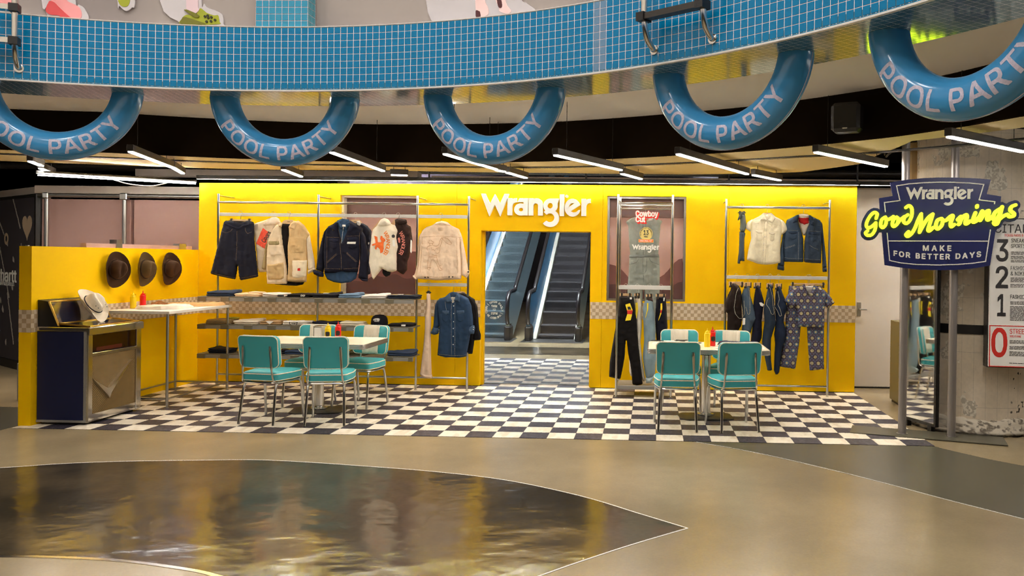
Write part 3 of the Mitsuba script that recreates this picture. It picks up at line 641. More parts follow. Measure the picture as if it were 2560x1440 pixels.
# ---- diner tables
def diner_table(label, x, y, a, base_a):
    t = thing('diner_table', label, 'table'); o = rrect(-0.61, 0.61, -0.395, 0.395, 0.05)
    def at(m, b=a): return mv(rotz(m, b), [x, y, 0])
    part(t, 'tabletop', at(pad(o, [(0.006, 0.700), (0.002, 0.703), (0.002, 0.748), (0.006, 0.752)], 0.0, 0.02)), 'laminate', 30)
    ribs = [tube(edge(Polygon(o), 0.0, z, 0.03), 0.0075, 6, True) for z in (0.709, 0.721, 0.733, 0.744)]
    part(t, 'edge_band', at(cat(ribs)), 'steel', True, label='ribbed aluminium edge')
    part(t, 'column', at(lathe([(0.0, 0.03), (0.085, 0.034), (0.085, 0.042), (0.055, 0.05), (0.047, 0.07), (0.047, 0.66), (0.0, 0.66)], 28)), 'chrome', 40)
    part(t, 'mount', at(lathe([(0.0, 0.655), (0.06, 0.655), (0.11, 0.69), (0.11, 0.70), (0, 0.70)], 24)), 'black', 40)
    b = Polygon([(-0.28, -0.13), (-0.22, -0.20), (0.22, -0.20), (0.28, -0.13), (0.28, 0.13), (0.22, 0.20), (-0.22, 0.20), (-0.28, 0.13)])
    part(t, 'base', at(pad(b.exterior.coords[:-1], [(0.0, 0.005), (0.0, 0.014), (0.006, 0.018)], 0.014, 0.05), base_a), 'black_metal', 30)
diner_table('cream topped diner table with four chairs, left, in front of the shelves', -3.555, 1.13, 0, 12)
diner_table('cream topped diner table with four chairs, right, in front of the jeans', 0.525, 1.18, 0, 6)
# ---- tube racks
PR = 0.0145
def post(x, y, z1, z0=0.0):
    return cat(rod([x, y, z0+0.03], [x, y, z1], PR, 12), lathe([(0, z0), (0.02, z0), (0.02, z0+0.012), (0.008, z0+0.016), (0.008, z0+0.034), (PR, z0+0.036)], 12, (x, y, 0)), rod([x, y, z1], [x, y, z1+0.006], PR*1.15, 12))
def bar(a, b, r=0.0125): return rod(a, b, r, 10)
def flat(x0, x1, y, z, h=0.042): return bx(x0, x1, y-0.008, y+0.008, z-h/2, z+h/2, 0.003)
r1 = thing('clothes_rack', 'long chrome wall rack with three shelves behind the left table', 'clothes rack')
for x in (-5.437, -4.18, -2.945, -2.31): part(r1, 'post', post(x, 2.61, 2.39), 'chrome', 40)
for a, b in ((-5.437, -4.18), (-4.18, -2.945), (-2.945, -2.31)):
    part(r1, 'top_bar', bar([a, 2.61, 2.292], [b, 2.61, 2.292], 0.0155), 'chrome', 40)
    part(r1, 'hang_bar', flat(a+0.015, b-0.015, 2.61, 2.142), 'rail_white')
    part(r1, 'floor_bar', bar([a, 2.61, 0.16], [b, 2.61, 0.16]), 'chrome', 40)
part(r1, 'hang_bar', flat(-2.93, -2.325, 2.61, 1.306), 'rail_white')
for x in (-5.437, -4.18, -2.945, -2.31): part(r1, 'wall_bracket', bar([x, 2.61, 2.375], [x, 2.995, 2.375], 0.010), 'steel', 40)
shz = [1.136, 0.801, 0.446]
for z in shz:
    s = part(r1, 'shelf', bx(-5.53, -2.90, 2.33, 2.63, z-0.012, z, 0.003), 'shelf_grey')
    part(s, 'lip', bx(-5.53, -2.90, 2.325, 2.335, z-0.055, z-0.012), 'steel_paint')
    for k in range(10):
        x = -5.53+0.286*k
        if k < 9 or z != shz[0]: part(s, 'bracket', bx(x, x+(0.10 if k < 9 else 0.05), 2.312, 2.33, z-0.058, z-0.004, 0.002), 'shelf_grey')
r2 = thing('clothes_rack', 'narrow chrome rack with black and blue jeans, right of the doorway', 'clothes rack')
for x, y in ((-0.463, 2.335), (0.185, 2.345), (-0.455, 2.80), (0.19, 2.80)): part(r2, 'post', post(x, y, 2.41), 'chrome', 40)
for y in (2.335, 2.80):
    part(r2, 'top_bar', bar([-0.463, y, 2.31], [0.185, y, 2.31], 0.0155), 'chrome', 40)
for x in (-0.46, 0.187):
    part(r2, 'side_bar', bar([x, 2.335, 2.345], [x, 2.80, 2.345]), 'chrome', 40)
    part(r2, 'side_bar', bar([x, 2.335, 0.13], [x, 2.80, 0.13]), 'chrome', 40)
part(r2, 'hang_bar', flat(-0.445, 0.17, 2.335, 1.313, 0.05), 'rail_white')
part(r2, 'hang_bar', bar([-0.455, 2.78, 2.275], [0.19, 2.78, 2.275]), 'chrome', 40)
part(r2, 'shelf', bx(-0.45, 0.175, 2.33, 2.80, 0.10, 0.145, 0.004), 'steel_paint')
ac = part(r2, 'clear_panel', mikit.ply(sheet(-0.43, 0.155, 1.36, 2.22, 2.36), 'pane_glass'), None, label='clear printed acrylic panel')
r3 = thing('clothes_rack', 'wide chrome wall rack with denim and floral clothes at right', 'clothes rack')
for x in (0.842, 2.092): part(r3, 'post', post(x, 2.63, 2.39), 'chrome', 40)
part(r3, 'top_bar', bar([0.842, 2.63, 2.295], [2.092, 2.63, 2.295], 0.016), 'chrome', 40)
part(r3, 'hang_bar', flat(0.857, 2.077, 2.63, 1.446), 'rail_white')
part(r3, 'floor_bar', bar([0.842, 2.63, 0.13], [2.092, 2.63, 0.13]), 'chrome', 40)
for x in (0.842, 2.092): part(r3, 'wall_bracket', bar([x, 2.63, 2.37], [x, 2.995, 2.37], 0.009), 'steel', 40)
# ---- high white table by the low wall
ht = thing('high_table', 'tall white topped steel table along the low yellow wall', 'table')
part(ht, 'tabletop', bx(-5.85, -5.15, 1.08, 2.40, 1.004, 1.034, 0.003), 'white_top')
for x, y in ((-5.19, 1.12), (-5.18, 2.36), (-5.82, 2.36), (-5.82, 1.12)): part(ht, 'leg', post(x, y, 1.0), 'steel', 40)
for a, b in (((-5.19, 1.12), (-5.18, 2.36)), ((-5.18, 2.36), (-5.82, 2.36)), ((-5.82, 2.36), (-5.82, 1.12)), ((-5.82, 1.12), (-5.19, 1.12))):
    part(ht, 'stretcher', bar([*a, 0.10], [*b, 0.10], 0.011), 'steel', 40)
# ---- old jukebox amplifier cabinet
jb = thing('jukebox_cabinet', 'navy jukebox cabinet with chrome trim and brown speaker grille', 'jukebox')
X0, X1, Y0, Y1 = -5.895, -5.40, 0.17, 0.98
part(jb, 'body', bx(X0, X1-0.012, Y0, Y1, 0.03, 0.895, 0.004), 'navy')
part(jb, 'plinth', bx(X0+0.03, X1-0.05, Y0+0.03, Y1-0.03, 0, 0.03), 'black')
part(jb, 'side_trim', cat(bx(X0, X1, Y0-0.006, Y0+0.004, 0.028, 0.05), bx(X1-0.035, X1, Y0-0.008, Y0+0.004, 0.03, 0.90)), 'steel_paint', label='brushed metal edge trim')
part(jb, 'front_trim', cat(bx(X1-0.014, X1+0.012, Y0-0.008, Y0+0.055, 0.03, 0.90, 0.004), bx(X1-0.014, X1+0.012, Y1-0.075, Y1+0.004, 0.03, 0.90, 0.004), bx(X1-0.014, X1+0.004, Y0, Y1, 0.03, 0.10), bx(X1-0.014, X1+0.012, Y0, Y1, 0.655, 0.685, 0.004)), 'chrome', label='chrome frame')
part(jb, 'top_trim', cat(bx(X0, X1+0.02, Y0-0.02, Y1+0.02, 0.895, 0.935, 0.006), bx(X1, X1+0.028, Y0-0.02, Y1+0.02, 0.86, 0.93, 0.004)), 'chrome', label='chrome top moulding')
def f_grille(p, n, uv):
    a, b = (p.y+p.z)*42, (p.y-p.z)*42
    h = dr.maximum(dr.abs(frac(a)-0.5), dr.abs(frac(b)-0.5))
    return mix(S(150, 122, 74), S(58, 44, 26), sst(0.30, 0.42, h))
mat('grille', rough=0.55, metal=0.3, tex=mikit.proc(f_grille))
part(jb, 'speaker_grille', bx(X1-0.012, X1-0.004, Y0+0.05, Y1-0.07, 0.10, 0.66), 'grille', label='woven brown speaker grille')
part(jb, 'display_window', bx(X1-0.012, X1+0.001, Y0+0.05, Y1-0.07, 0.69, 0.86), mat('smoked', S(40, 18, 10), rough=0.06, spec=0.9, metal=0.6), label='smoked reflective window strip')
part(jb, 'window_strip', bx(X1, X1+0.003, Y0+0.12, Y1-0.3, 0.70, 0.735), mat('amber', S(70, 14, 12), rough=0.3), label='dark red strip in the window')
vv = [(0.33, 0.50), (0.56, 0.325), (0.615, 0.355), (0.905, 0.63), (0.60, 0.405), (0.565, 0.26)]
vee = Polygon([(Y0+0.05, 0.44), (Y0+0.265, 0.255), (Y0+0.30, 0.215), (Y0+0.325, 0.27), (Y0+0.655, 0.56), (Y0+0.32, 0.33), (Y0+0.27, 0.315)]).buffer(0)
part(jb, 'chrome_emblem', extx(vee, X1-0.004, X1+0.022), 'chrome', label='chrome V shaped emblem')
ris = Polygon([(X0, 0.935), (-5.70, 0.935), (-5.80, 1.175), (X0, 1.19)])   # x, z
rm = trimesh.creation.extrude_polygon(ris, Y1-Y0-0.02, engine='earcut'); rv = rm.vertices
part(jb, 'riser', tri(np.c_[rv[:, 0], Y1-0.01-rv[:, 2], rv[:, 1]], rm.faces), 'black', label='black sloped back riser')
def quadslab(c4, t):
    c4 = np.array(c4, float); nn = np.cross(c4[1]-c4[0], c4[3]-c4[0]); nn /= np.linalg.norm(nn)
    return trimesh.convex.convex_hull(np.vstack([c4, c4+nn*t]))
def frame4(c4, w, t):
    c4 = np.array(c4, float); out = []
    for i in range(4):
        a, b = c4[i], c4[(i+1) % 4]; out.append(tube([a, b], w, 6))
    return cat(out)
rq = [(-5.795, Y0+0.02, 1.17), (-5.795, Y1-0.02, 1.17), (-5.70, Y1-0.02, 0.945), (-5.70, Y0+0.02, 0.945)]
part(jb, 'lid_pane', quadslab(rq, -0.006), mat('dark_glass', S(14, 20, 40), rough=0.04, spec=0.9), label='dark glass sloped pane')
part(jb, 'lid_frame', frame4(rq, 0.012, 0), 'gold', label='gold frame')
fq = [(-5.69, Y0+0.02, 0.965), (-5.69, Y1-0.02, 0.965), (-5.40, Y1-0.02, 0.94), (-5.40, Y0+0.02, 0.94)]
part(jb, 'lid_pane', quadslab(fq, 0.006), mat('dark_mirror', S(30, 30, 34), rough=0.03, metal=0.8), label='dark reflective flat pane')
part(jb, 'lid_frame', frame4(fq, 0.010, 0), 'gold', label='gold frame')
part(jb, 'title_strip', bx(-5.445, -5.425, 0.40, 0.80, 0.944, 0.952), 'amber')
# ---- cowboy hats (local: brim in the x-y plane, crown +z, front +y)
def hat_surface(curl=0.055, dent=0.035, n=64):
    prof = [(0.0, 0.118), (0.35, 0.120), (0.62, 0.122), (0.80, 0.118), (0.92, 0.105), (1.0, 0.085), (1.06, 0.05), (1.10, 0.018), (1.14, 0.004), (1.25, 0.0), (1.5, 0.0), (1.8, 0.0), (2.08, 0.0)]
    V, F = [], []; g = np.arange(n)*2*math.pi/n
    for q, z in prof:
        x, y = 0.075*q*np.cos(g), 0.094*q*np.sin(g)
        zz = np.full(n, z)
        if z > 0.06:
            zz = zz-dent*np.exp(-(x/0.022)**2)*np.clip(1.2-q, 0, 1)*(0.8+3*y)
            x = x*(1-0.18*np.clip(y/0.09, 0, 1)*(z/0.12))
            zz = zz-0.025*np.clip(y/0.09, 0, 1)*(z/0.12)
        if q > 1.12:
            s = (q-1.12)/0.96; zz = zz+curl*s*s*np.cos(g)**2-0.018*s*s*np.sin(g)**2*np.sign(np.sin(g)+0.4)
            x = x*(1-0.10*s)
        V.append(np.c_[x, y, zz])
    V = np.array(V); k = len(prof)
    top = V.reshape(-1, 3); low = top-np.array([0, 0, 0.004])
    for i in range(k-1):
        for j in range(n):
            j2 = (j+1) % n; F += [[i*n+j, (i+1)*n+j, (i+1)*n+j2], [i*n+j, (i+1)*n+j2, i*n+j2]]
    F = np.array(F); N = len(top); rim = []
    for j in range(n):
        a, b = (k-1)*n+j, (k-1)*n+(j+1) % n; rim += [[a, N+a, N+b], [a, N+b, b]]
    return tri(np.vstack([top, low]), np.vstack([F, F[:, ::-1]+N, rim])), V
def hat(name, label, M, col, bandcol, pins=False):
    m, V = hat_surface(); k = thing(name, label, 'hat')
    def at(q): return tri(q.vertices@M[:3, :3].T+M[:3, 3], q.faces)
    c = np.asarray(col)*(0.92+0.16*meshkit.fbm(m.vertices*30, 2)[:, None])
    part(k, 'felt', at(m), 'cloth', smooth=True, color=c)
    b = V[7]*np.array([1.02, 1.02, 1])+[0, 0, 0.006]
    part(k, 'hat_band', at(tube(b, 0.0045 if pins else 0.006, 6, True)), 'cloth', smooth=True, color=flatcol(tube(b, 0.005, 6, True), bandcol))
    if pins:
        part(k, 'vent_holes', at(cat([mv(trimesh.creation.icosphere(1, 0.0045), [x*0.062+0.0, y*0.03+0.055, 0.075+0.004*y]) for x, y in ((1.08, -1), (1.05, 0), (1.0, 1), (-1.08, -1), (-1.05, 0), (-1.0, 1))])), 'black', label='small vent holes')
def basis(ex, ey, ez, o):
    M = np.eye(4); M[:3, 0], M[:3, 1], M[:3, 2], M[:3, 3] = ex, ey, ez, o; return M
def nz(v): v = np.asarray(v, float); return v/np.linalg.norm(v)
for lab, y, tilt in (('dark brown felt cowboy hat on the low wall, nearest the white hat', 1.225, 10), ('olive brown felt cowboy hat in the middle of the wall hats', 1.73, -14), ('dark brown felt cowboy hat on the low wall, nearest the corner', 2.225, 0)):
    ez = nz([1, -0.25-0.012*tilt, 0.03]); ey = nz(np.array([0, 0, -1.0])-ez*(-ez[2])+np.array([0, 0.0004*tilt, 0])); ey = nz(ey-ez*(ey@ez)); ex = np.cross(ey, ez)
    hat('cowboy_hat', lab, basis(ex, ey, ez, [-5.83, y, 1.465]), S(62, 42, 28) if tilt >= 0 else S(78, 60, 36), S(44, 30, 20))
ez = nz([0.74, -0.06, 0.60]); ey = nz([0.55, 0.02, -0.80]); ey = nz(ey-ez*(ey@ez))
hat('cowboy_hat', 'white straw cowboy hat leaning on top of the jukebox cabinet', basis(np.cross(ey, ez), ey, ez, [-5.66, 0.60, 1.115]), S(238, 226, 204), S(24, 24, 40), True)
# ---- squeeze bottles and napkin holder
def bottle(label, x, y, z, mt, h=0.19, lab=True):
    t = thing('squeeze_bottle', label, 'bottle'); s = h/0.19
    part(t, 'body', lathe([(0, 0), (0.029, 0), (0.031, 0.004), (0.031, 0.125*s), (0.027, 0.137*s), (0.02, 0.143*s), (0, 0.143*s)], 24, (x, y, z)), mt, 40)
    cp = part(t, 'cap', lathe([(0.0, 0.139*s), (0.022, 0.139*s), (0.022, 0.153*s), (0.012, 0.156*s), (0.006, 0.165*s), (0.0035, 0.188*s), (0, 0.188*s)], 20, (x, y, z)), mt, 40)
    part(cp, 'tether', tube(smoothpath([(x+0.012, y, z+0.155*s), (x+0.028, y, z+0.158*s), (x+0.034, y, z+0.14*s), (x+0.03, y, z+0.12*s)], 4), 0.0022, 5), mt)
    if lab:
        g = np.linspace(-0.75, 0.75, 9)-math.pi/2+0.25; v = []
        for a in g:
            for zz in (0.055, 0.088): v.append([x+0.0316*math.cos(a), y+0.0316*math.sin(a), z+(zz+0.008*math.cos((a+math.pi/2-0.25)*2.0)*(1 if zz > 0.07 else -1))*s])
        f = [[2*i, 2*i+2, 2*i+3] for i in range(8)]+[[2*i, 2*i+3, 2*i+1] for i in range(8)]
        part(t, 'label_print', tri(v, f), 'black', label='small dark printed oval')
bottle('yellow mustard bottle on the left diner table', -3.445, 1.07, 0.754, 'mustard')
bottle('red ketchup bottle on the left diner table', -3.36, 1.13, 0.754, 'ketchup', 0.2)
bottle('yellow mustard bottle on the right diner table', 0.523, 1.06, 0.754, 'mustard', 0.195, False)
bottle('red ketchup bottle on the right diner table', 0.585, 1.16, 0.754, 'ketchup', 0.2)
bottle('yellow mustard bottle on the tall white table', -5.78, 1.46, 1.036, 'mustard', 0.19, False)
bottle('red ketchup bottle on the tall white table', -5.77, 1.62, 1.036, 'ketchup', 0.19, False)
np_ = thing('napkin_holder', 'chrome napkin holder with white napkins on the left diner table', 'napkin holder')
part(np_, 'case', cat(bx(-3.60, -3.595, 1.06, 1.20, 0.754, 0.905), bx(-3.51, -3.505, 1.06, 1.20, 0.754, 0.905), bx(-3.60, -3.505, 1.06, 1.20, 0.90, 0.906), bx(-3.60, -3.505, 1.06, 1.2, 0.754, 0.765)), 'chrome')
part(np_, 'napkins', bx(-3.592, -3.513, 1.062, 1.195, 0.768, 0.892, 0.004), 'white')
k = solo('salt_sachet', 'small red and white sachet at the foot of the napkin holder', 'sachet', rotz(bx(-3.58, -3.51, 1.03, 1.05, 0.7525, 0.760, 0.002), 4, (-3.54, 1.04, 0)), 'red')
# ---- grey steel box and mirror, right
sc_ = thing('steel_box', 'dull olive grey steel floor box before the white wall', 'cabinet')
part(sc_, 'body', bx(2.79, 3.25, 2.1, 2.45, 0.03, 0.965, 0.006), mat('olive_steel', S(120, 110, 72), rough=0.4, metal=0.6))
part(sc_, 'plinth', bx(2.81, 3.23, 2.12, 2.43, 0, 0.03), 'black')
mi_ = thing('tall_mirror', 'tall black framed mirror leaning on the concrete column', 'mirror')
mc, md = np.array([2.615, 0.81]), np.array([math.cos(math.radians(-68.6)), math.sin(math.radians(-68.6))]); mn = np.array([-md[1], md[0]])*-1
if mn[0] > 0: mn = -mn
def mpl(u0, u1, w0, w1, z0, z1):
    b = bx(u0, u1, w0, w1, z0, z1); v = b.vertices
    return trimesh.convex.convex_hull(np.c_[mc[0]+md[0]*v[:, 0]+mn[0]*v[:, 1], mc[1]+md[1]*v[:, 0]+mn[1]*v[:, 1], v[:, 2]])
part(mi_, 'glass', mpl(-0.235, 0.235, 0.0, 0.006, 0.085, 1.98), 'mirror')
part(mi_, 'frame', cat(mpl(0.235, 0.262, -0.02, 0.02, 0.06, 2.0), mpl(-0.262, -0.235, -0.02, 0.02, 0.06, 2.0), mpl(-0.262, 0.262, -0.02, 0.02, 0.06, 0.085), mpl(-0.262, 0.262, -0.02, 0.02, 1.98, 2.0), mpl(-0.24, 0.24, -0.02, -0.001, 0.07, 1.99)), 'black')
part(mi_, 'foot', cat(mpl(-0.2, -0.15, -0.03, 0.02, 0, 0.06), mpl(0.15, 0.2, -0.03, 0.02, 0, 0.06)), 'black')

# ================================================================= SIGNS AND LETTERING
def ell(cx, cy, rx, ry, n=40): return Polygon([(cx+rx*math.cos(t), cy+ry*math.sin(t)) for t in np.linspace(0, 2*math.pi, n, endpoint=False)])
def logo_letters():
    """the nine pieces of the word, y down, units of the drawing (cap height about 460)"""
    W = Polygon([(122,125),(215,125),(315,340),(420,135),(528,330),(625,125),(722,125),(537,605),(420,355),(305,605)])
    r = Polygon([(690,215),(785,215),(790,240),(825,220),(885,213),(885,302),(835,312),(805,340),(792,380),(790,580),(690,580)])
    a = unary_union([ell(977,455,143,130), sbox(1030,215,1125,580), Polygon([(945,215),(1125,215),(1125,300),(898,300)])]).difference(ell(977,457,47,38)).difference(Polygon([(905,303),(1030,303),(1030,332),(960,326),(905,335)]))
    n = unary_union([sbox(1140,215,1240,580), ell(1310,345,132,132).union(sbox(1178,345,1442,580))]).difference(ell(1290,375,50,55).union(sbox(1240,375,1340,600))).intersection(sbox(1140,205,1442,580))
    g = ell(1603,368,152,150).union(Polygon([(1600,216),(1788,216),(1755,310),(1700,420)])).difference(ell(1595,368,58,58))
    hook = ell(1598,632,190,188).difference(ell(1592,622,97,92)).difference(Polygon([(1592,622),(1380,430),(1300,632),(1380,800)])).difference(sbox(1400,380,1540,470))
    g = g.union(hook.intersection(sbox(1440,470,1800,830))).difference(ell(1592,622,97,92))
    l = sbox(1797,125,1893,585); d = ell(1945,165,32,32)
    e = ell(2072,405,168,190).difference(Polygon([(1995,395),(2002,345),(2050,308),(2112,308)])).difference(Polygon([(2032,480),(2245,342),(2330,430),(2195,455),(2150,500),(2085,505)]))
    r2 = affinity.translate(r, 1568, 0)
    return [W, r, a, n, g, l, d, e, r2]
LOGO = logo_letters()
def logo(x0, x1, zcap):
    """letters scaled to span x0..x1 with cap tops at zcap, as separate shapes"""
    s = (x1-x0)/(2452-122.0)
    return [affinity.affine_transform(p, [s, 0, 0, -s, x0-122*s, zcap+125*s]).buffer(0) for p in LOGO]
ws = thing('wall_sign', 'raised white lettering Wrangler above the doorway', 'sign')
for ch, p in zip(['letter_w', 'letter_r', 'letter_a', 'letter_n', 'letter_g', 'letter_l', 'letter_dot', 'letter_e', 'letter_r'], logo(-2.233, -0.838, 2.458)):
    k = part(ws, ch, ext(p, 2.945, 2.998), mat('sign_white', S(250, 249, 246), rough=0.5) if 'sign_white' not in scene else 'sign_white')
# ---- Good Mornings sign board on two poles
SGN = np.array([2.575, 0.36]); sa = math.radians(-13)
def sg(m):
    """sign frame (u, depth, z) -> world"""
    v = m.vertices; return tri(np.c_[SGN[0]+v[:, 0]*math.cos(sa)-v[:, 1]*math.sin(sa), SGN[1]+v[:, 0]*math.sin(sa)+v[:, 1]*math.cos(sa), v[:, 2]], m.faces)
gm_strokes = [[(-0.514,2.063),(-0.505,2.104),(-0.533,2.118),(-0.568,2.086),(-0.598,2.027),(-0.601,1.987),(-0.579,1.973),(-0.545,1.991),(-0.518,2.019)],[(-0.516,2.019),(-0.522,1.957),(-0.551,1.908),(-0.59,1.901),(-0.609,1.924),(-0.59,1.944)],[(-0.431,2.074),(-0.463,2.05),(-0.472,1.996),(-0.451,1.975),(-0.427,2.004),(-0.422,2.05),(-0.431,2.074)],[(-0.422,2.05),(-0.39,2.057),(-0.359,2.079)],[(-0.329,2.074),(-0.357,2.05),(-0.367,2.004),(-0.351,1.986),(-0.321,2.014),(-0.315,2.057),(-0.329,2.074)],[(-0.321,2.014),(-0.295,2.05),(-0.261,2.078)],[(-0.248,2.164),(-0.221,2.181),(-0.196,2.156),(-0.193,2.1),(-0.211,2.043),(-0.24,2.015),(-0.265,2.03),(-0.259,2.071),(-0.231,2.095)],[(-0.222,1.937),(-0.244,1.909),(-0.226,1.893),(-0.192,1.921),(-0.16,1.983),(-0.137,2.05),(-0.111,2.104)],[(-0.111,2.1),(-0.111,2.015),(-0.124,1.931)],[(-0.124,1.931),(-0.086,2.008),(-0.047,2.071),(-0.01,2.102)],[(-0.01,2.098),(-0.033,2.015),(-0.049,1.958),(-0.037,1.944),(-0.004,1.976)],[(0.065,2.061),(0.032,2.043),(0.018,1.988),(0.036,1.963),(0.068,1.992),(0.08,2.043),(0.065,2.061)],[(0.08,2.043),(0.106,2.043),(0.131,2.068)],[(0.12,2.05),(0.145,2.081),(0.164,2.088),(0.165,2.071),(0.147,2.015),(0.154,1.984),(0.179,2.004)],[(0.21,2.05),(0.237,2.078),(0.227,2.022),(0.218,2.007)],[(0.224,2.022),(0.256,2.078),(0.282,2.095),(0.289,2.071),(0.274,2.022),(0.286,2.011),(0.315,2.036)],[(0.36,2.113),(0.342,2.057),(0.344,2.026),(0.367,2.036)],[(0.374,2.178),(0.372,2.165)],[(0.367,2.036),(0.399,2.085),(0.419,2.129),(0.413,2.078),(0.402,2.043)],[(0.406,2.05),(0.437,2.105),(0.469,2.133),(0.475,2.112),(0.46,2.064),(0.47,2.047),(0.502,2.078)],[(0.565,2.147),(0.527,2.116),(0.512,2.067),(0.528,2.046),(0.56,2.084),(0.586,2.167)],[(0.586,2.167),(0.572,2.105),(0.551,2.022),(0.531,2.006),(0.519,2.022),(0.541,2.036)],[(0.554,2.043),(0.592,2.078),(0.629,2.098)],[(0.698,2.183),(0.665,2.167),(0.656,2.133),(0.687,2.105),(0.681,2.082),(0.649,2.077),(0.637,2.093)]]
script = unary_union([LineString(smoothpath(s, 6)).buffer(0.0152 if k != 14 else 0.0165, quad_segs=4) for k, s in enumerate(gm_strokes)]).simplify(0.0006)
board = Polygon([(-0.391,2.401),(-0.313,2.416),(-0.219,2.429),(-0.092,2.44),(0.041,2.444),(0.173,2.442),(0.271,2.437),(0.388,2.43),(0.49,2.419),(0.457,2.286),(0.58,2.263),(0.577,2.223),(0.552,1.967),(0.536,1.939),(0.495,1.631),(0.38,1.605),(0.269,1.59),(0.152,1.582),(0.02,1.58),(-0.113,1.582),(-0.248,1.594),(-0.343,1.607),(-0.43,1.621),(-0.457,1.907),(-0.483,2.172),(-0.49,2.254),(-0.366,2.275)])
board = board.union(script.buffer(0.042).buffer(-0.012).simplify(0.002)).buffer(0)
gs = thing('pole_sign', 'navy badge shaped sign on two steel poles with glowing yellow script', 'sign')
part(gs, 'board', sg(ext(board, -0.05, 0.01)), 'navy_sign')
part(gs, 'script_letters', sg(ext(script, -0.085, -0.05)), 'neon' if 'neon' in scene else mat('neon', S(232, 255, 0), rough=0.5), label='glowing yellow script Good Mornings')
scene[gs+'__script_letters']['emitter'] = {'type': 'area', 'radiance': rgb([SIGN_POWER*v for v in (0.80, 1.0, 0.02)])}
lines = [[(-0.43,2.122),(-0.441,2.213),(-0.301,2.231),(-0.334,2.37),(-0.218,2.388),(-0.085,2.397),(0.042,2.4),(0.173,2.397),(0.304,2.389),(0.43,2.375),(0.392,2.233),(0.527,2.215),(0.523,2.192)],[(-0.412,1.927),(-0.386,1.665),(-0.282,1.643),(-0.148,1.631),(0.039,1.628),(0.217,1.636),(0.347,1.649),(0.455,1.667),(0.493,1.96)],[(-0.401,1.85),(0.473,1.853)]]
lw = unary_union([LineString(s).buffer(0.0046, cap_style=2, join_style=2) for s in lines])
part(gs, 'white_outline', sg(ext(lw, -0.054, -0.05)), 'print_white')
b0 = [(-0.25,2.357),(0.34,2.351),(-0.092,1.753),(0.159,1.756),(-0.093,1.806),(-0.352,1.697),(0.418,1.699),(0.038,1.67),(-0.353,1.751)]
for p in logo(b0[0][0], b0[1][0], b0[0][1]): part(gs, 'logo_letter', sg(ext(p, -0.054, -0.05)), 'print_white')
mk_ = spread('MAKE', (b0[4][1]-b0[2][1])*0.9, b0[2][0], b0[3][0], b0[2][1]+0.008, True, 0.035)
fl_ = spread('FOR BETTER DAYS', (b0[8][1]-b0[5][1])*0.88, b0[5][0], b0[6][0], b0[5][1]-0.008, True, 0.035)
def arch(p, x0, z0, k):
    f = lambda x, z: (x, z+k*(np.asarray(x)-x0)**2-k*0.1)
    return shapely.transform(p, lambda c: np.c_[c[:, 0], c[:, 1]+k*(c[:, 0]-x0)**2-k*0.035])
fl_ = arch(fl_, (b0[5][0]+b0[6][0])/2, 0, 0.20)
part(gs, 'slogan', sg(ext(mk_, -0.054, -0.05)), 'print_white', label='white lettering MAKE')
part(gs, 'slogan', sg(ext(fl_, -0.054, -0.05)), 'print_white', label='white lettering FOR BETTER DAYS')
for (x, y) in ((2.358, 0.502), (2.793, 0.415)):
    part(gs, 'pole', cat(lathe([(0, 0.012), (0.038, 0.012), (0.038, 2.84), (0, 2.84)], 28, (x, y, 0))), mat('pole_grey', S(166, 160, 158), rough=0.35, metal=0.7), 40)
    part(gs, 'pole_foot', lathe([(0.055, 0.008), (0.055, 0.014), (0.03, 0.018)], 24, (x, y, 0)), 'steel', 40)
bp_ = Polygon([(1.86, 0.50), (1.97, 0.85), (3.28, 0.42), (3.17, 0.05)])
part(gs, 'base_plate', extz(bp_, 0.004, 0.012), 'dark_floor', label='large flat grey floor plate')
# ---- store directory on the column
db = thing('directory_board', 'white store directory board on the concrete column', 'sign')
da_ = math.radians(-8); DO = np.array([3.085, 0.30])
def dm(m):
    v = m.vertices; return tri(np.c_[DO[0]+v[:, 0]*math.cos(da_)-v[:, 1]*math.sin(da_), DO[1]+v[:, 0]*math.sin(da_)+v[:, 1]*math.cos(da_), v[:, 2]], m.faces)
part(db, 'panel', dm(bx(0, 0.80, -0.004, 0.03, 0.69, 2.06)), 'white'); part(db, 'backing', dm(bx(-0.008, 0.81, 0.03, 0.17, 0.68, 2.07)), 'black')
def dtext(p, m, label=None): return part(db, 'lettering', dm(ext(p, -0.0065, -0.004)), m, label=label)
ink = mat('ink', S(38, 36, 38), rough=0.6)
dtext(text('CITADIUM', 0.078, 0.035, 1.935, 'l', width=0.50), ink, 'black heading CITADIUM')
dtext(text('TOUS NOS ETAGES', 0.022, 0.12, 1.90, 'l', width=0.26), 'red')
for s, z, m in (('3', 1.675, ink), ('2', 1.425, ink), ('1', 1.165, ink), ('0', 0.79, 'red')):
    hgt = 0.195 if s != '0' else 0.255
    dtext(text(s, hgt, 0.105 if s != '0' else 0.09, z, 'c', width=0.075 if s == '1' else (0.108 if s != '0' else 0.14), bold=True), m, f'tall digit {s}')
for ls, z in ((('SNEAKERS &', 'SPORTSWEAR'), 1.845), (('FASHION', '& NIKE'), 1.59), (('FASHION',), 1.325)):
    for i, s in enumerate(ls): dtext(text(s, 0.036, 0.18, z-0.05*i, 'l', width=0.021*len(s)), ink)
dtext(text('STREET', 0.045, 0.18, 1.0, 'l', width=0.15), 'red'); dtext(text('WELCOME', 0.018, 0.18, 0.968, 'l', width=0.10), 'red')
part(db, 'red_frame', dm(ext(sbox(0.002, 0.69, 0.797, 1.075).difference(sbox(0.010, 0.698, 0.789, 1.067)), -0.006, -0.004)), 'red')
sm, rr = [], random.Random(3)
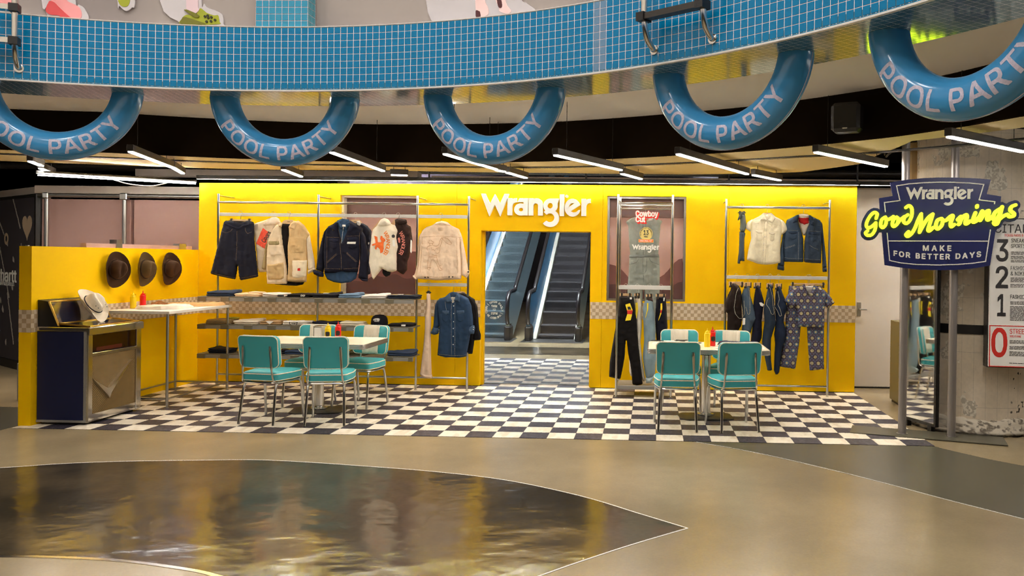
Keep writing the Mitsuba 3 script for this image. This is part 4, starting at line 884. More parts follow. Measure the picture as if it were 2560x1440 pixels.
for z0, nl in ((1.76, 3), (1.72, 3), (1.68, 2), (1.52, 4), (1.46, 3), (1.30, 3), (1.255, 12), (0.94, 3), (0.885, 3), (0.835, 4), (0.73, 1)):
    for i in range(nl):
        x = 0.18
        while x < 0.18+0.20+0.25*rr.random():
            w = 0.012+0.03*rr.random(); sm.append(sbox(x, z0-0.0115*i-0.0055, x+w, z0-0.0115*i)); x += w+0.006
part(db, 'fine_print', dm(ext(unary_union(sm), -0.006, -0.004)), ink, kind='stuff')
# ---- acrylic print on the narrow rack
ay = 2.352
def acp(p, m, label=None, y=ay): return part(ac, 'print', ext(p, y-0.002, y), m, label=label)
cq = [(-0.256,2.16),(0.019,2.163),(-0.255,2.093),(-0.143,2.094),(-0.283,1.761),(0.03,1.831),(-0.129,1.953),(-0.22,1.913),(-0.042,1.88),(-0.294,1.825),(0.03,1.828)]
cb = unary_union([text('Cowboy', 0.062, cq[0][0], cq[0][1], 'l', width=cq[1][0]-cq[0][0]-0.01, bold=True).buffer(0.003), text('Cut', 0.062, cq[2][0], cq[2][1], 'l', width=cq[3][0]-cq[2][0], bold=True).buffer(0.003)])
acp(unary_union([affinity.translate(cb, 0.002*i, -0.0022*i) for i in range(8)]).buffer(0.003), 'red', 'red drop shade', ay+0.003)
acp(cb, 'print_white', 'white lettering Cowboy Cut')
cx, cz = cq[6]
acp(Point(cx, cz).buffer(0.078), mat('badge', S(222, 200, 120), rough=0.6), 'round yellow badge', ay+0.002)
acp(sbox(cx-0.09, cz-0.105, cx+0.09, cz-0.065), 'badge', None, ay+0.002); acp(sbox(cx-0.086, cz-0.101, cx+0.086, cz-0.069), 'orange', None, ay+0.001)
acp(unary_union([text('13', 0.052, cx, cz-0.012, width=0.06, bold=True), text('MWZ', 0.02, cx, cz-0.045, width=0.045, bold=True), arctext('THE COWBOY CUT * ORIGINAL FIT', 0.011, cx, cz, 0.066, 205, -25)]), ink, 'black lettering 13 MWZ')
acp(text('ORIGINAL FIT', 0.018, cx, cz-0.094, width=0.15, bold=True), 'print_white', 'white lettering ORIGINAL FIT')
acp(unary_union(logo(cq[9][0], cq[10][0], cq[9][1])), 'print_white', 'white lettering Wrangler')
# ---- prints on the dark poster wall
bt = [[0.708,1.221],[0.706,1.333],[0.03,1.203],[0.595,1.15],[1.138,1.99],[0.293,1.83],[1.31,1.264]]
def bwp(p, m, **kw): return part('wall_poster', 'print', bw(ext(p, -0.003, 0.0)), m, **kw)
bwp(text('carhartt', 0.17, bt[0][0]+0.02, bt[0][1], 'r', width=1.15, bold=True), 'print_white', label='white lettering carhartt')
bwp(text('WORK IN PROGRESS', 0.05, bt[3][0]+0.04, bt[3][1]+0.01, 'r', width=0.95), 'print_white', label='small white lettering WORK IN PROGRESS')
def heart(cx, cz, s):
    t = np.linspace(0, 2*math.pi, 40, endpoint=False)
    return Polygon(np.c_[cx+s*0.0625*16*np.sin(t)**3, cz+s*0.0625*(13*np.cos(t)-5*np.cos(2*t)-2*np.cos(3*t)-np.cos(4*t))])
mat('locket', S(190, 166, 138), rough=0.5)
bwp(heart(bt[4][0], bt[4][1]+0.01, 0.19), 'locket', label='big heart locket picture')
bwp(Point(*bt[5]).buffer(0.085).difference(Point(*bt[5]).buffer(0.045)), 'locket', label='round locket picture')
rr = random.Random(5); chs, kn = [], []
for (x0, z0, x1, z1) in ((-0.3, 2.35, 0.18, 1.9), (0.55, 2.4, 0.86, 1.98), (0.0, 1.72, 0.42, 1.0), (0.35, 1.05, 0.62, 0.35), (-0.9, 2.3, -0.5, 1.1), (0.9, 1.75, 1.02, 1.55), (-0.9, 1.2, -0.6, 0.3)):
    chs += [Point(x0+(x1-x0)*t+0.01*rr.random(), z0+(z1-z0)*t).buffer(0.016) for t in np.linspace(0, 1, int(40*math.hypot(x1-x0, z1-z0)))]
for k in range(34):
    x, z = -1.2+2.5*rr.random(), 0.3+2.0*rr.random(); s_ = 0.05+0.02*rr.random()
    if abs(x-bt[4][0]) < 0.2 and abs(z-bt[4][1]) < 0.25: continue
    kn.append(affinity.rotate(Polygon([(x, z), (x+s_, z+0.3*s_), (x+0.8*s_, z-s_), (x+0.2*s_, z-1.3*s_), (x-0.1*s_, z-0.6*s_)]), 60*rr.random()))
mat('chain_print', S(168, 160, 152), rough=0.6)
part('wall_poster', 'chain_print', bw(ext(unary_union(chs), -0.002, 0)), 'chain_print', kind='stuff'); part('wall_poster', 'knot_print', bw(ext(unary_union(kn), -0.002, 0)), 'chain_print', kind='stuff')
part('wall_poster', 'edge_frame', bw(cat(bx(1.5, 1.56, -0.03, 0.12, 0, 2.43), bx(-1.4, 1.55, -0.02, 0.1, 2.39, 2.43), bx(-1.4, 1.55, -0.02, 0.1, 0, 0.12))), 'black')
pf = thing('scaffold_frame', 'grey steel scaffold pipe frame before the mauve partition', 'pipe frame')
for a, b in (((-8.12, 3.28, 2.405), (-5.92, 3.28, 2.405)), ((-8.12, 3.28, 0.0), (-8.12, 3.28, 2.405)), ((-7.06, 3.28, 0.0), (-7.06, 3.28, 2.405))): part(pf, 'pipe', rod(a, b, 0.027, 12), 'steel', 40)
part(pf, 'clamp', cat(bx(-7.11, -7.01, 3.24, 3.32, 2.35, 2.44, 0.01)), 'steel'); part(pf, 'clamp', cat(bx(-8.16, -8.08, 3.24, 3.32, 2.36, 2.44, 0.01)), 'steel')
ps = thing('pipe_post', 'grey steel scaffold post with a weight, left of the low yellow wall', 'post')
part(ps, 'pipe', rod((-6.99, 1.47, 0.3), (-6.99, 1.47, 1.72), 0.022, 10), 'steel', 40); part(ps, 'weight', bx(-7.05, -6.93, 1.40, 1.54, 0, 0.42, 0.01), 'steel_paint')
for z in (0.9, 1.3, 1.62): part(ps, 'clamp', lathe([(0.022, z-0.03), (0.03, z-0.03), (0.03, z+0.03), (0.022, z+0.03)], 12, (-6.99, 1.47, 0)), 'steel')
spk = thing('loudspeaker', 'small black loudspeaker on the dark bulkhead near the column', 'speaker')
part(spk, 'cabinet', rotz(bx(1.50, 1.75, -0.36, -0.18, 2.765, 3.02, 0.03), -25, (1.62, -0.25, 0)), 'black'); part(spk, 'bracket', rotz(bx(1.60, 1.65, -0.20, -0.06, 2.86, 2.92), -25, (1.62, -0.25, 0)), 'black_metal')
part(spk, 'badge_plate', rotz(bx(1.605, 1.645, -0.365, -0.359, 2.79, 2.797), -25, (1.62, -0.25, 0)), 'print_white')

# ================================================================= POOL RINGS, LADDERS, CUT-OUTS, ESCALATORS
def torus_arc(R, r, a0, a1, n=64, m=28):
    u = np.linspace(a0, a1, n); w = np.arange(m)*2*math.pi/m
    v = np.stack([((R+r*np.cos(w))[None]*np.cos(u)[:, None]), np.repeat(-r*np.sin(w)[None], n, 0), (R+r*np.cos(w))[None]*np.sin(u)[:, None]], -1).reshape(-1, 3)
    f = []
    for i in range(n-1):
        for j in range(m):
            j2 = (j+1) % m; f += [[i*m+j, (i+1)*m+j, (i+1)*m+j2], [i*m+j, (i+1)*m+j2, i*m+j2]]
    return tri(v, f)
RR, Rr, RZ = 0.475, 0.105, 2.91
ring_m = torus_arc(RR, Rr, math.pi+0.06, 2*math.pi-0.06)
seam_m = tube([( (RR+Rr)*math.cos(t), 0, (RR+Rr)*math.sin(t)) for t in np.linspace(math.pi+0.1, 2*math.pi-0.1, 60)], 0.003, 6)
tp = text('POOL PARTY', 0.105, 0, -0.052, 'c', width=1.0, bold=True)
tm = ext(tp, 0, 0.001); v, f = trimesh.remesh.subdivide_to_size(tm.vertices, tm.faces, 0.03, max_iter=5)
th = -math.pi/2+v[:, 0]/0.495; phi = 0.42+v[:, 2]/Rr*-1.0           # across the tube, turned towards the hall
phi = math.pi/2-0.18+v[:, 2]/Rr*1.0
rad = Rr+0.0012
q_ = RR+rad*np.cos(math.pi/2+(phi-math.pi/2)); dep = -rad*np.sin(phi)
text_m = tri(np.c_[q_*np.cos(th), dep, q_*np.sin(th)], f)
RGS = [('left, cut by the picture edge', (-4.501, -1.511)), ('second from the left, beside the green clog', (-2.902, -1.284)), ('third from the left, above the white wall lettering', (-1.223, -1.411)),
       ('fourth from the left, under the right pool ladder', (0.311, -2.479)), ('largest, at the right edge', (1.386, -3.544))]
rpl = [mikit.ply(ring_m, 'float_blue', smooth=True), mikit.ply(seam_m, 'float_text', smooth=True), mikit.ply(text_m, 'float_text')]
for lab, (x, y) in RGS:
    a = ang((x, y)); x, y = pol(a, 5.10); t = thing('pool_ring', 'blue swim ring lettered POOL PARTY, '+lab, 'swim ring', 'blue swim rings under the mezzanine')
    M = T().translate([x, y, RZ]).rotate([0, 0, 1], math.degrees(a)-90)
    part(t, 'tube', {**rpl[0], 'to_world': M}, None); part(t, 'seam', {**rpl[1], 'to_world': M}, None); part(t, 'lettering', {**rpl[2], 'to_world': M}, None, label='pale lettering POOL PARTY')
# ---- pool ladders on the tiled fascia
def ladder(lab, pc, w=0.43, steps=(3.33, 3.10), low=2.93):
    a = ang(pc); t = thing('pool_ladder', lab, 'pool ladder'); o = np.array(pol(a, R0-0.002)); ax = np.array([math.sin(a), -math.cos(a)]); ay = -np.array([math.cos(a), math.sin(a)])
    def P3(u, d, z): return (o[0]+ax[0]*u+ay[0]*d, o[1]+ax[1]*u+ay[1]*d, z)
    for s in (-1, 1):
        u = s*w/2
        part(t, 'rail', tube(smoothpath([P3(u, 0.0, low), P3(u, 0.035, low+0.012), P3(u, 0.085, low+0.06), P3(u, 0.11, low+0.15), P3(u, 0.115, low+0.3), P3(u, 0.115, 3.6), P3(u, 0.115, 4.0), P3(u, 0.08, 4.25), P3(u, -0.05, 4.35), P3(u, -0.17, 4.2), P3(u, -0.18, 3.7), P3(u, -0.18, 3.34)], 6), 0.0195, 12), 'chrome', True)
        part(t, 'flange', tube([P3(u, 0.0, low), P3(u, 0.014, low)], 0.03, 14), 'chrome', 40)
        part(t, 'flange', tube([P3(u, -0.18, 3.32), P3(u, -0.18, 3.345)], 0.05, 16), 'white', 40)
    for z in steps:
        if z < low+0.1: continue
        c8 = [P3(u_, d_, z_) for u_ in (-w/2, w/2) for d_ in (0.085, 0.15) for z_ in (z-0.018, z+0.018)]
        st_ = part(t, 'step', trimesh.convex.convex_hull(np.array(c8)), 'black_metal' if len(steps) == 1 else 'chrome')
        for s in (-1, 1):
            c8 = [P3(s*w/2+u_, d_, z_) for u_ in (-0.028, 0.028) for d_ in (0.075, 0.16) for z_ in (z-0.026, z+0.026)]
            part(st_, 'bracket', trimesh.convex.convex_hull(np.array(c8)), 'black')
ladder('chrome pool ladder on the blue tiles at the top left', (-4.75, -1.87), steps=(3.328, 3.10), low=2.935)
ladder('chrome pool ladder on the blue tiles at the upper right', (0.11, -2.53), steps=(3.115,), low=2.94)
# ---- printed hoarding above the ring: flat cut-outs
RU = R0+0.155
def onring(m, r=RU):
    """(arc length from x=0 of the ring angle, depth, z) -> world; depth towards the hall is negative"""
    v = m.vertices; a = math.pi/2-v[:, 0]/RU; rr_ = r+v[:, 1]
    return tri(np.c_[RC[0]+rr_*np.cos(a), RC[1]+rr_*np.sin(a), v[:, 2]], m.faces)
def uof(p): return (math.pi/2-ang(p))*RU
def cutout(name, lab, category, pieces):
    """pieces: (shape name, outline or shapely, colour key, layer)"""
    t = thing(name, lab, category)
    for nm, p, m, lay in pieces:
        if isinstance(p, list):
            q5 = smoothpath(p+p[:2], 4)[:-1]; p = Polygon(q5[4:] if len(q5) > 12 else q5).buffer(0)
            p = max(polys(p), key=lambda g_: g_.area).buffer(0.004).buffer(-0.004)
        e = ext(p, -0.012-0.004*lay, -0.008-0.004*lay+0.004 if lay else 0.0)
        vv, ff = trimesh.remesh.subdivide_to_size(e.vertices, e.faces, 0.12, max_iter=4)
        part(t, nm, onring(tri(vv, ff)), m)
def UU(pts): return pts
mat('board_white', S(190, 186, 188), rough=0.6); mat('clog_green', S(150, 158, 30), rough=0.5); mat('clog_dark', S(104, 104, 16), rough=0.5); mat('skin_pale', S(214, 190, 196), rough=0.6); mat('pink', S(226, 150, 150), rough=0.6); mat('coral', S(206, 74, 76), rough=0.55); mat('hole', S(40, 42, 10), rough=0.6)
mat('plinth_tile', S(36, 138, 172), rough=0.4); mat('plinth_tile2', S(84, 160, 178), rough=0.4); mat('shoe_pink', S(232, 202, 198), rough=0.6); mat('stripe', S(74, 30, 34), rough=0.6)
g1 = [[(-0.93,3.537),(-0.76,3.355),(-0.486,3.359),(-0.472,3.378),(-0.481,3.444),(-0.525,3.472),(-0.589,3.494),(-0.613,3.523),(-0.633,3.552),(-0.64,4.331),(-0.937,4.311)],[(-0.774,3.36),(-0.763,3.412),(-0.732,3.434),(-0.675,3.431),(-0.641,3.486),(-0.589,3.452),(-0.537,3.436),(-0.51,3.437),(-0.501,3.392),(-0.513,3.371)],[(-0.774,3.36),(-0.763,3.412),(-0.704,3.405),(-0.646,3.387),(-0.603,3.367)],[(-0.746,4.325),(-0.739,3.547),(-0.727,3.452),(-0.675,3.443),(-0.641,3.486),(-0.656,3.551),(-0.655,4.33)],[(-0.75,3.463),(-0.733,3.47),(-0.646,3.432),(-0.669,3.413)],[(-1.25,4.282),(-1.217,3.517),(-1.203,3.474),(-1.163,3.439),(-1.122,3.465),(-1.096,3.556),(-1.102,4.297)],[(-1.212,3.518),(-1.201,3.483),(-1.176,3.467),(-1.144,3.478),(-1.131,3.524),(-1.137,3.612),(-1.204,3.607)],[(-1.738,4.22),(-1.708,3.472),(-1.675,3.418),(-1.67,3.36),(-1.589,3.333),(-1.414,3.348),(-1.435,3.435),(-1.472,3.461),(-1.493,3.494),(-1.524,4.249)],[(-1.675,3.418),(-1.658,3.463),(-1.625,3.458),(-1.594,3.426),(-1.538,3.373),(-1.517,3.351),(-1.581,3.345),(-1.594,3.367),(-1.649,3.368),(-1.677,3.388)],[(-1.65,3.478),(-1.57,3.515),(-1.539,3.475),(-1.466,3.438),(-1.453,3.366),(-1.517,3.351),(-1.594,3.426)],[(-2.063,4.168),(-2.058,3.409),(-1.963,3.409),(-1.915,3.397),(-1.867,3.414),(-1.858,3.455),(-1.872,4.199)],[(-1.963,3.437),(-1.951,3.404),(-1.91,3.398),(-1.872,3.414),(-1.862,3.449),(-1.892,3.537),(-1.94,3.532)],[(1.146,3.375),(1.406,3.357),(1.959,3.356),(1.925,3.427),(1.876,3.461),(1.858,3.603),(1.175,3.671)],[(1.505,3.498),(1.513,3.397),(1.517,3.362),(1.549,3.365),(1.608,3.38),(1.61,3.426),(1.58,3.491),(1.572,3.607),(1.514,3.613)],[(1.671,3.482),(1.698,3.423),(1.705,3.394),(1.757,3.374),(1.79,3.377),(1.793,3.396),(1.763,3.433),(1.75,3.474),(1.735,3.589),(1.663,3.597)],[(1.513,3.417),(1.542,3.409),(1.549,3.365),(1.517,3.362)],[(1.684,3.481),(1.714,3.478),(1.724,3.426),(1.698,3.423)]]
ab = sbox(-6, 3.2, 9, 4.6)
cutout('clog_cutout', 'printed cut-out of a leg in a green clog standing on the tiled ring', 'cut-out', [('backing', g1[0], 'board_white', 0), ('clog', g1[1], 'clog_green', 1), ('sole', g1[2], 'clog_dark', 2), ('leg', g1[3], 'skin_pale', 2), ('heel_strap', g1[4], 'clog_dark', 3)]
       + [('hole', Point(*p).buffer(0.009), 'hole', 3) for p in [(-0.603,3.424),(-0.58,3.416),(-0.557,3.42),(-0.583,3.431),(-0.53,3.4),(-0.559,3.39),(-0.591,3.386)]])
cutout('clog_cutout', 'small printed cut-out of a green clog toe left of the standing clog', 'cut-out', [('backing', g1[5], 'board_white', 0), ('clog', g1[6], 'clog_green', 1)])
cutout('shoe_cutout', 'printed cut-out of a tilted coral shoe right of the left pool ladder', 'cut-out', [('backing', g1[7], 'board_white', 0), ('shoe', g1[9], 'pink', 1), ('sole', g1[8], 'coral', 2)])
cutout('shoe_cutout', 'printed cut-out of a pale pink shoe toe left of the left pool ladder', 'cut-out', [('backing', g1[10], 'board_white', 0), ('shoe', g1[11], 'pink', 1)])
cutout('sneaker_cutout', 'printed cut-out of two pink striped sneakers in the middle of the ring', 'cut-out', [('backing', g1[12], 'board_white', 0), ('sneaker', g1[13], 'shoe_pink', 1), ('sneaker', g1[14], 'shoe_pink', 1), ('stripes', g1[15], 'stripe', 2), ('stripes', g1[16], 'stripe', 2)])
def plinth(lab, u0, u1, dep):
    t = thing('tiled_plinth', lab, 'plinth'); part(t, 'core', annul(RU-dep, RU-0.001, 3.3, 4.3, math.pi/2-u1/RU, math.pi/2-u0/RU, 12), 'grout'); n = int(round((u1-u0)/0.05))
    for i in range(n):
        for j in range(10):
            z = 3.325+0.05*j; part(t, 'tile', onring(bx(u0+0.05*i+0.003, u0+0.05*i+0.047, -dep-0.003, -dep+0.001, z, z+0.044)), 'plinth_tile')
    for i in range(max(1, int(round(dep/0.04)))):
        for j in range(10):
            z = 3.325+0.05*j; part(t, 'side_tile', onring(bx(u1-0.001, u1+0.003, -dep+0.04*i+0.003, -dep+0.04*i+0.037, z, z+0.044)), 'plinth_tile2')
plinth('blue tiled plinth above the tiled ring, right of the green clog', -0.18, 0.22, 0.13)
plinth('blue tiled plinth above the tiled ring, left of the right ladder', 2.60, 3.0, 0.05)
# ---- escalators
mat('step_grey', rough=0.5, metal=0.3, tex=mikit.proc(lambda p, n, uv: mix(S(78, 92, 96), S(40, 46, 50), (frac(p.x*60) < 0.35)*1.0)))
mat('step_dark', rough=0.55, metal=0.2, tex=mikit.proc(lambda p, n, uv: mix(S(44, 42, 44), S(20, 19, 22), (frac(p.x*60) < 0.35)*1.0)))
mat('bal_blue', S(52, 110, 150), rough=0.3, metal=0.3); mat('bal_grey', S(128, 146, 152), rough=0.3, metal=0.5); mat('deck_cream', S(196, 192, 176), rough=0.4); mat('rubber', S(20, 16, 16), rough=0.35)
def escalator(lab, x0, x1, sm, lb, rb, glow):
    t = thing('escalator', lab, 'escalator'); y0, rise, run, n = 9.30, 0.20, 0.36, 19
    part(t, 'comb_plate', bx(x0-0.25, x1+0.25, y0-0.75, y0+0.05, 0.0, 0.012), 'steel')
    for k in range(n):
        z = rise*(k+1)*min(1.0, 0.45+0.2*k) if k < 3 else rise*(k+1)-0.08; zb = 0.0 if k == 0 else z-rise*1.3
        ys = y0+run*k; pr_ = [(ys+0.02, zb), (ys+0.012, (z+zb)/2), (ys-0.012, z-0.03), (ys-0.014, z-0.006), (ys+0.0, z), (ys+run+0.02, z), (ys+run+0.02, zb)]
        part(t, 'step', extx(Polygon(pr_), x0, x1), sm)
    sl = rise/run
    for nm, xa, xb, m in (('balustrade', x0-0.17, x0-0.10, lb), ('balustrade', x1+0.10, x1+0.17, rb)):
        pts = [(y0-0.42, 0.06), (y0-0.48, 0.45), (y0-0.40, 0.86), (y0-0.2, 0.93), (y0+0.35, 0.95)]+[(y0+0.5+0.5*i, 0.98+0.5*i*sl+0.05) for i in range(14)]
        end = pts[-1]; body = Polygon([tuple(p) for p in smoothpath(pts, 3)]+[(end[0], end[1]-0.72)]+[(y0+0.5+0.5*i, 0.30+0.5*i*sl) for i in range(13, -1, -1)]+[(y0+0.1, 0.10), (y0-0.1, 0.03)]).buffer(0)
        b = part(t, nm, extx(body, xa, xb), m)
        path = [((xa+xb)/2, y, z+0.02) for y, z in smoothpath([(y0-0.25, 0.30), (y0-0.44, 0.32), (y0-0.53, 0.5), (y0-0.50, 0.75), (y0-0.40, 0.88), (y0-0.2, 0.95), (y0+0.35, 0.97)]+[(y0+0.5+0.5*i, 1.05+0.5*i*sl) for i in range(14)], 4)]
        part(b, 'handrail', tube(path, 0.04, 10), 'rubber', True, label='black rubber handrail')
        xi = x0-0.10 if xa < x0 else x1+0.02
        deck = Polygon([(y0-0.1, 0.02), (y0+0.4, 0.30)]+[(y0+0.5+0.5*i, 0.36+0.5*i*sl) for i in range(14)]+[(y0+0.5+0.5*i, 0.16+0.5*i*sl) for i in range(13, -1, -1)]+[(y0, 0.0)]).buffer(0)
        part(b, 'skirt', extx(deck, xi, xi+0.08), 'deck_cream'); part(b, 'foot', bx(xa-0.03, xb+0.03, y0-0.50, y0-0.15, 0.0, 0.30, 0.03), 'black')
        if glow and xa < x0:
            k = part(b, 'light_line', tube([(x0-0.012, y0+0.2+0.5*i, 0.20+0.5*i*sl) for i in range(14)], 0.010, 6), 'lamp_face', label='white light line along the skirt'); lamp(k, [5.0, 5.4, 5.8])
escalator('left grey escalator with a light line, seen through the doorway', -3.72, -3.02, 'step_grey', 'bal_blue', 'bal_grey', True)
escalator('right dark escalator seen through the doorway', -2.34, -1.62, 'step_dark', 'bal_blue', 'bal_grey', False)

# ================================================================= CLOTHES
NAVY, DENIM, MIDB, LIGHTB, BLACKC = S(24, 26, 38), S(40, 54, 74), S(48, 70, 96), S(128, 148, 158), S(20, 18, 19)
CREAM, TAN, SAND, ECRU, OLIVEC, WHITEC = S(226, 208, 180), S(196, 164, 118), S(212, 186, 148), S(236, 216, 190), S(150, 134, 94), S(236, 230, 214)
def hanger(lab, x, y, zbar, ztop, w=0.36, kind='wood', col='wood', turn=0, wz=0.03, logo_=True):
    """hook over the bar at zbar; wooden piece at ztop"""
    t = thing('clothes_hanger', lab, 'clothes hanger')
    hook = [(x-0.022, y, zbar+0.012), (x-0.016, y, zbar+0.034), (x+0.002, y, zbar+0.042), (x+0.018, y, zbar+0.030), (x+0.016, y, zbar+0.008), (x+0.003, y, zbar-0.03), (x, y, ztop+wz*0.5)]
    part(t, 'hook', tube(smoothpath(hook, 4), 0.0026, 6), 'chrome', True)
    if kind == 'wood':
        p = Polygon([(x-w/2, ztop-0.12), (x-w/2+0.02, ztop-0.125), (x-0.05, ztop-0.035), (x+0.05, ztop-0.035), (x+w/2-0.02, ztop-0.125), (x+w/2, ztop-0.12), (x+0.055, ztop+0.012), (x+0.04, ztop+0.02), (x-0.04, ztop+0.02), (x-0.055, ztop+0.012)])
        part(t, 'shoulders', ext(p, y-0.009, y+0.009), col)
        if logo_: part(t, 'stamp', ext(sbox(x-0.016, ztop-0.006, x+0.016, ztop), y-0.0102, y-0.009), 'ink')
    else:
        c, s = math.cos(math.radians(turn)), math.sin(math.radians(turn))
        def tr(m): return rotz(m, turn, (x, y, 0))
        part(t, 'bar', tr(bx(x-w/2, x+w/2, y-0.007, y+0.007, ztop-wz/2, ztop+wz/2, 0.003)), col)
        for k in (-1, 1): part(t, 'clip', tr(bx(x+k*(w/2-0.025)-0.011, x+k*(w/2-0.025)+0.011, y-0.014, y+0.014, ztop-0.045, ztop+0.022, 0.004)), 'black_metal')
    return t
def garm(name, lab, c): return thing(name, lab, c)
def mid(a, b, t=0.5): return (a[0]+(b[0]-a[0])*t, a[1]+(b[1]-a[1])*t)

# ---------- long rack, upper rail
y = 2.545
t = garm('denim_shorts', 'long dark navy denim shorts hanging at the left end of the long rack', 'shorts')
b = Cloth([(-5.321,2.059),(-5.246,2.066),(-5.131,2.036),(-5.04,2.065),(-4.959,2.047),(-4.951,1.835),(-4.926,1.61),(-4.897,1.375),(-5.009,1.349),(-5.118,1.327),(-5.142,1.449),(-5.152,1.573),(-5.164,1.449),(-5.182,1.338),(-5.343,1.367),(-5.495,1.404),(-5.459,1.535),(-5.404,1.739),(-5.36,1.932)], y, 0.09, NAVY, 1)
cput(t, 'body', b)
patch(t, 'waistband', b, [(-5.318,2.054),(-5.199,2.001),(-5.13,1.982),(-5.062,2.02),(-4.961,2.047),(-4.959,2.013),(-5.056,1.983),(-5.124,1.944),(-5.205,1.968),(-5.326,2.017)], S(30, 32, 46))
part(t, 'stitching', seam(b, [[(-5.481,1.422),(-5.343,1.387),(-5.182,1.358)],[(-5.124,1.353),(-5.01,1.369),(-4.907,1.395)],[(-5.342,1.932),(-5.285,1.91),(-5.231,1.924),(-5.205,1.956)],[(-4.969,1.925),(-5.015,1.902),(-5.041,1.936),(-5.05,1.975)],[(-5.149,1.934),(-5.149,1.573)]]), 'stitch')
part(t, 'inner_back', Cloth([(-5.337,2.064),(-4.976,2.051),(-4.978,1.994),(-5.332,2.001)], 2.58, 0.02, S(18, 18, 26), 2).mesh, 'black')
p0 = [(-5.14,2.068),(-5.135,2.155)]
hanger('pale clip hanger holding the navy denim shorts', p0[0][0], y+0.03, 2.142, p0[0][1], 0.275, 'clip', wz=0.022)
t = garm('hooded_sweatshirt', 'cream hooded sweatshirt with orange patch, behind the patchwork jacket', 'sweatshirt')
b = Cloth([(-4.995,2.03),(-4.926,2.053),(-4.834,2.082),(-4.805,2.1),(-4.696,2.095),(-4.649,2.039),(-4.614,1.988),(-4.578,1.796),(-4.761,1.68),(-4.816,1.432),(-4.92,1.43),(-4.938,1.473),(-4.955,1.678),(-4.977,1.837),(-4.991,1.939)], 2.615, 0.06, CREAM, 3, fold=0.016)
cput(t, 'body', b); h = Cloth([(-4.825,2.065),(-4.768,2.113),(-4.71,2.118),(-4.666,2.095),(-4.652,2.053),(-4.709,2.009),(-4.812,1.997),(-4.887,2.009)], 2.60, 0.09, S(232, 216, 192), 4, wr=0.014); cput(t, 'hood', h)
op = Polygon([(-4.863,1.978),(-4.793,1.927),(-4.826,1.715),(-4.944,1.784)])
part(t, 'orange_patch', decal(b, op), mat('patch_red', S(226, 84, 58), rough=0.8), label='orange red printed patch')
oc = np.mean(np.array(op.exterior.coords)[:-1], 0)
part(t, 'patch_lettering', decal(b, affinity.rotate(text('Coors', 0.055, oc[0]+0.035, oc[1]-0.05, 'c', width=0.15, bold=True), 58, origin=(oc[0], oc[1])), off=0.006), 'ink')
p0 = [(-4.75,2.113)]; hanger('wooden hanger of the cream sweatshirt with orange patch', p0[0][0], 2.62, 2.142, p0[0][1]-0.03, 0.34)
t = garm('work_jacket', 'beige and tan patchwork work jacket over a black top on the long rack', 'jacket')
inn = Cloth([(-4.627,2.037),(-4.506,2.03),(-4.522,1.886),(-4.531,1.682),(-4.392,1.515),(-4.315,1.346),(-4.322,1.321),(-4.344,1.287),(-4.424,1.268),(-4.55,1.273),(-4.717,1.287),(-4.62,1.342),(-4.6,1.614)], 2.56, 0.05, BLACKC, 5); cput(t, 'inner_top', inn, label='black top worn inside')
L = Cloth([(-4.66,2.024),(-4.722,1.972),(-4.761,1.859),(-4.778,1.792),(-4.788,1.656),(-4.791,1.476),(-4.781,1.29),(-4.658,1.289),(-4.533,1.294),(-4.52,1.367),(-4.541,1.524),(-4.561,1.637),(-4.589,1.794),(-4.604,1.906),(-4.608,1.974),(-4.613,2.024)], 2.535, 0.07, S(222, 202, 170), 6); cput(t, 'left_front', L)
R = Cloth([(-4.517,1.997),(-4.489,2.042),(-4.398,2.075),(-4.323,2.016),(-4.252,1.91),(-4.282,1.82),(-4.282,1.573),(-4.287,1.319),(-4.407,1.314),(-4.529,1.324),(-4.516,1.457),(-4.528,1.75),(-4.511,1.885)], 2.53, 0.07, S(206, 174, 126), 7); cput(t, 'right_front', R, label='tan right front panel')
sl = Cloth([(-4.782,1.837),(-4.821,1.746),(-4.842,1.588),(-4.864,1.475),(-4.835,1.462),(-4.795,1.464),(-4.791,1.611),(-4.787,1.747)], 2.56, 0.06, S(168, 150, 108), 8); cput(t, 'sleeve', sl, label='olive sleeve')
sr = Cloth([(-4.297,1.842),(-4.258,1.91),(-4.231,1.753),(-4.198,1.596),(-4.183,1.489),(-4.242,1.455),(-4.279,1.471),(-4.284,1.618),(-4.293,1.752)], 2.54, 0.08, CREAM, 9); cput(t, 'sleeve', sr)
cf = Cloth([(-4.278,1.46),(-4.204,1.5),(-4.168,1.484),(-4.192,1.456),(-4.238,1.433),(-4.272,1.41)], 2.53, 0.075, ECRU, 10); cput(t, 'cuff', cf)
patch(t, 'collar', R, [(-4.504,1.985),(-4.476,2.024),(-4.448,2.07),(-4.385,2.056),(-4.407,2.008),(-4.424,1.954)], S(214, 184, 138), e=0.014); patch(t, 'collar', L, [(-4.645,1.963),(-4.618,2.017),(-4.589,2.049),(-4.582,2.027),(-4.595,1.973),(-4.623,1.989)], S(210, 184, 142), e=0.014)
patch(t, 'pocket', L, [(-4.746,1.769),(-4.579,1.766),(-4.571,1.648),(-4.717,1.63),(-4.742,1.662)], S(226, 206, 176), e=0.008); patch(t, 'pocket_flap', L, [(-4.753,1.816),(-4.62,1.815),(-4.613,1.768),(-4.758,1.767)], OLIVEC, e=0.008, label='olive pocket flap')
patch(t, 'pocket', L, [(-4.773,1.537),(-4.704,1.528),(-4.562,1.56),(-4.549,1.362),(-4.588,1.346),(-4.759,1.342)], S(196, 166, 118), e=0.012, label='tan lower pocket'); patch(t, 'pocket', R, [(-4.452,1.584),(-4.277,1.586),(-4.291,1.391),(-4.372,1.364),(-4.454,1.374)], S(238, 222, 190), e=0.010, label='pale lower pocket')
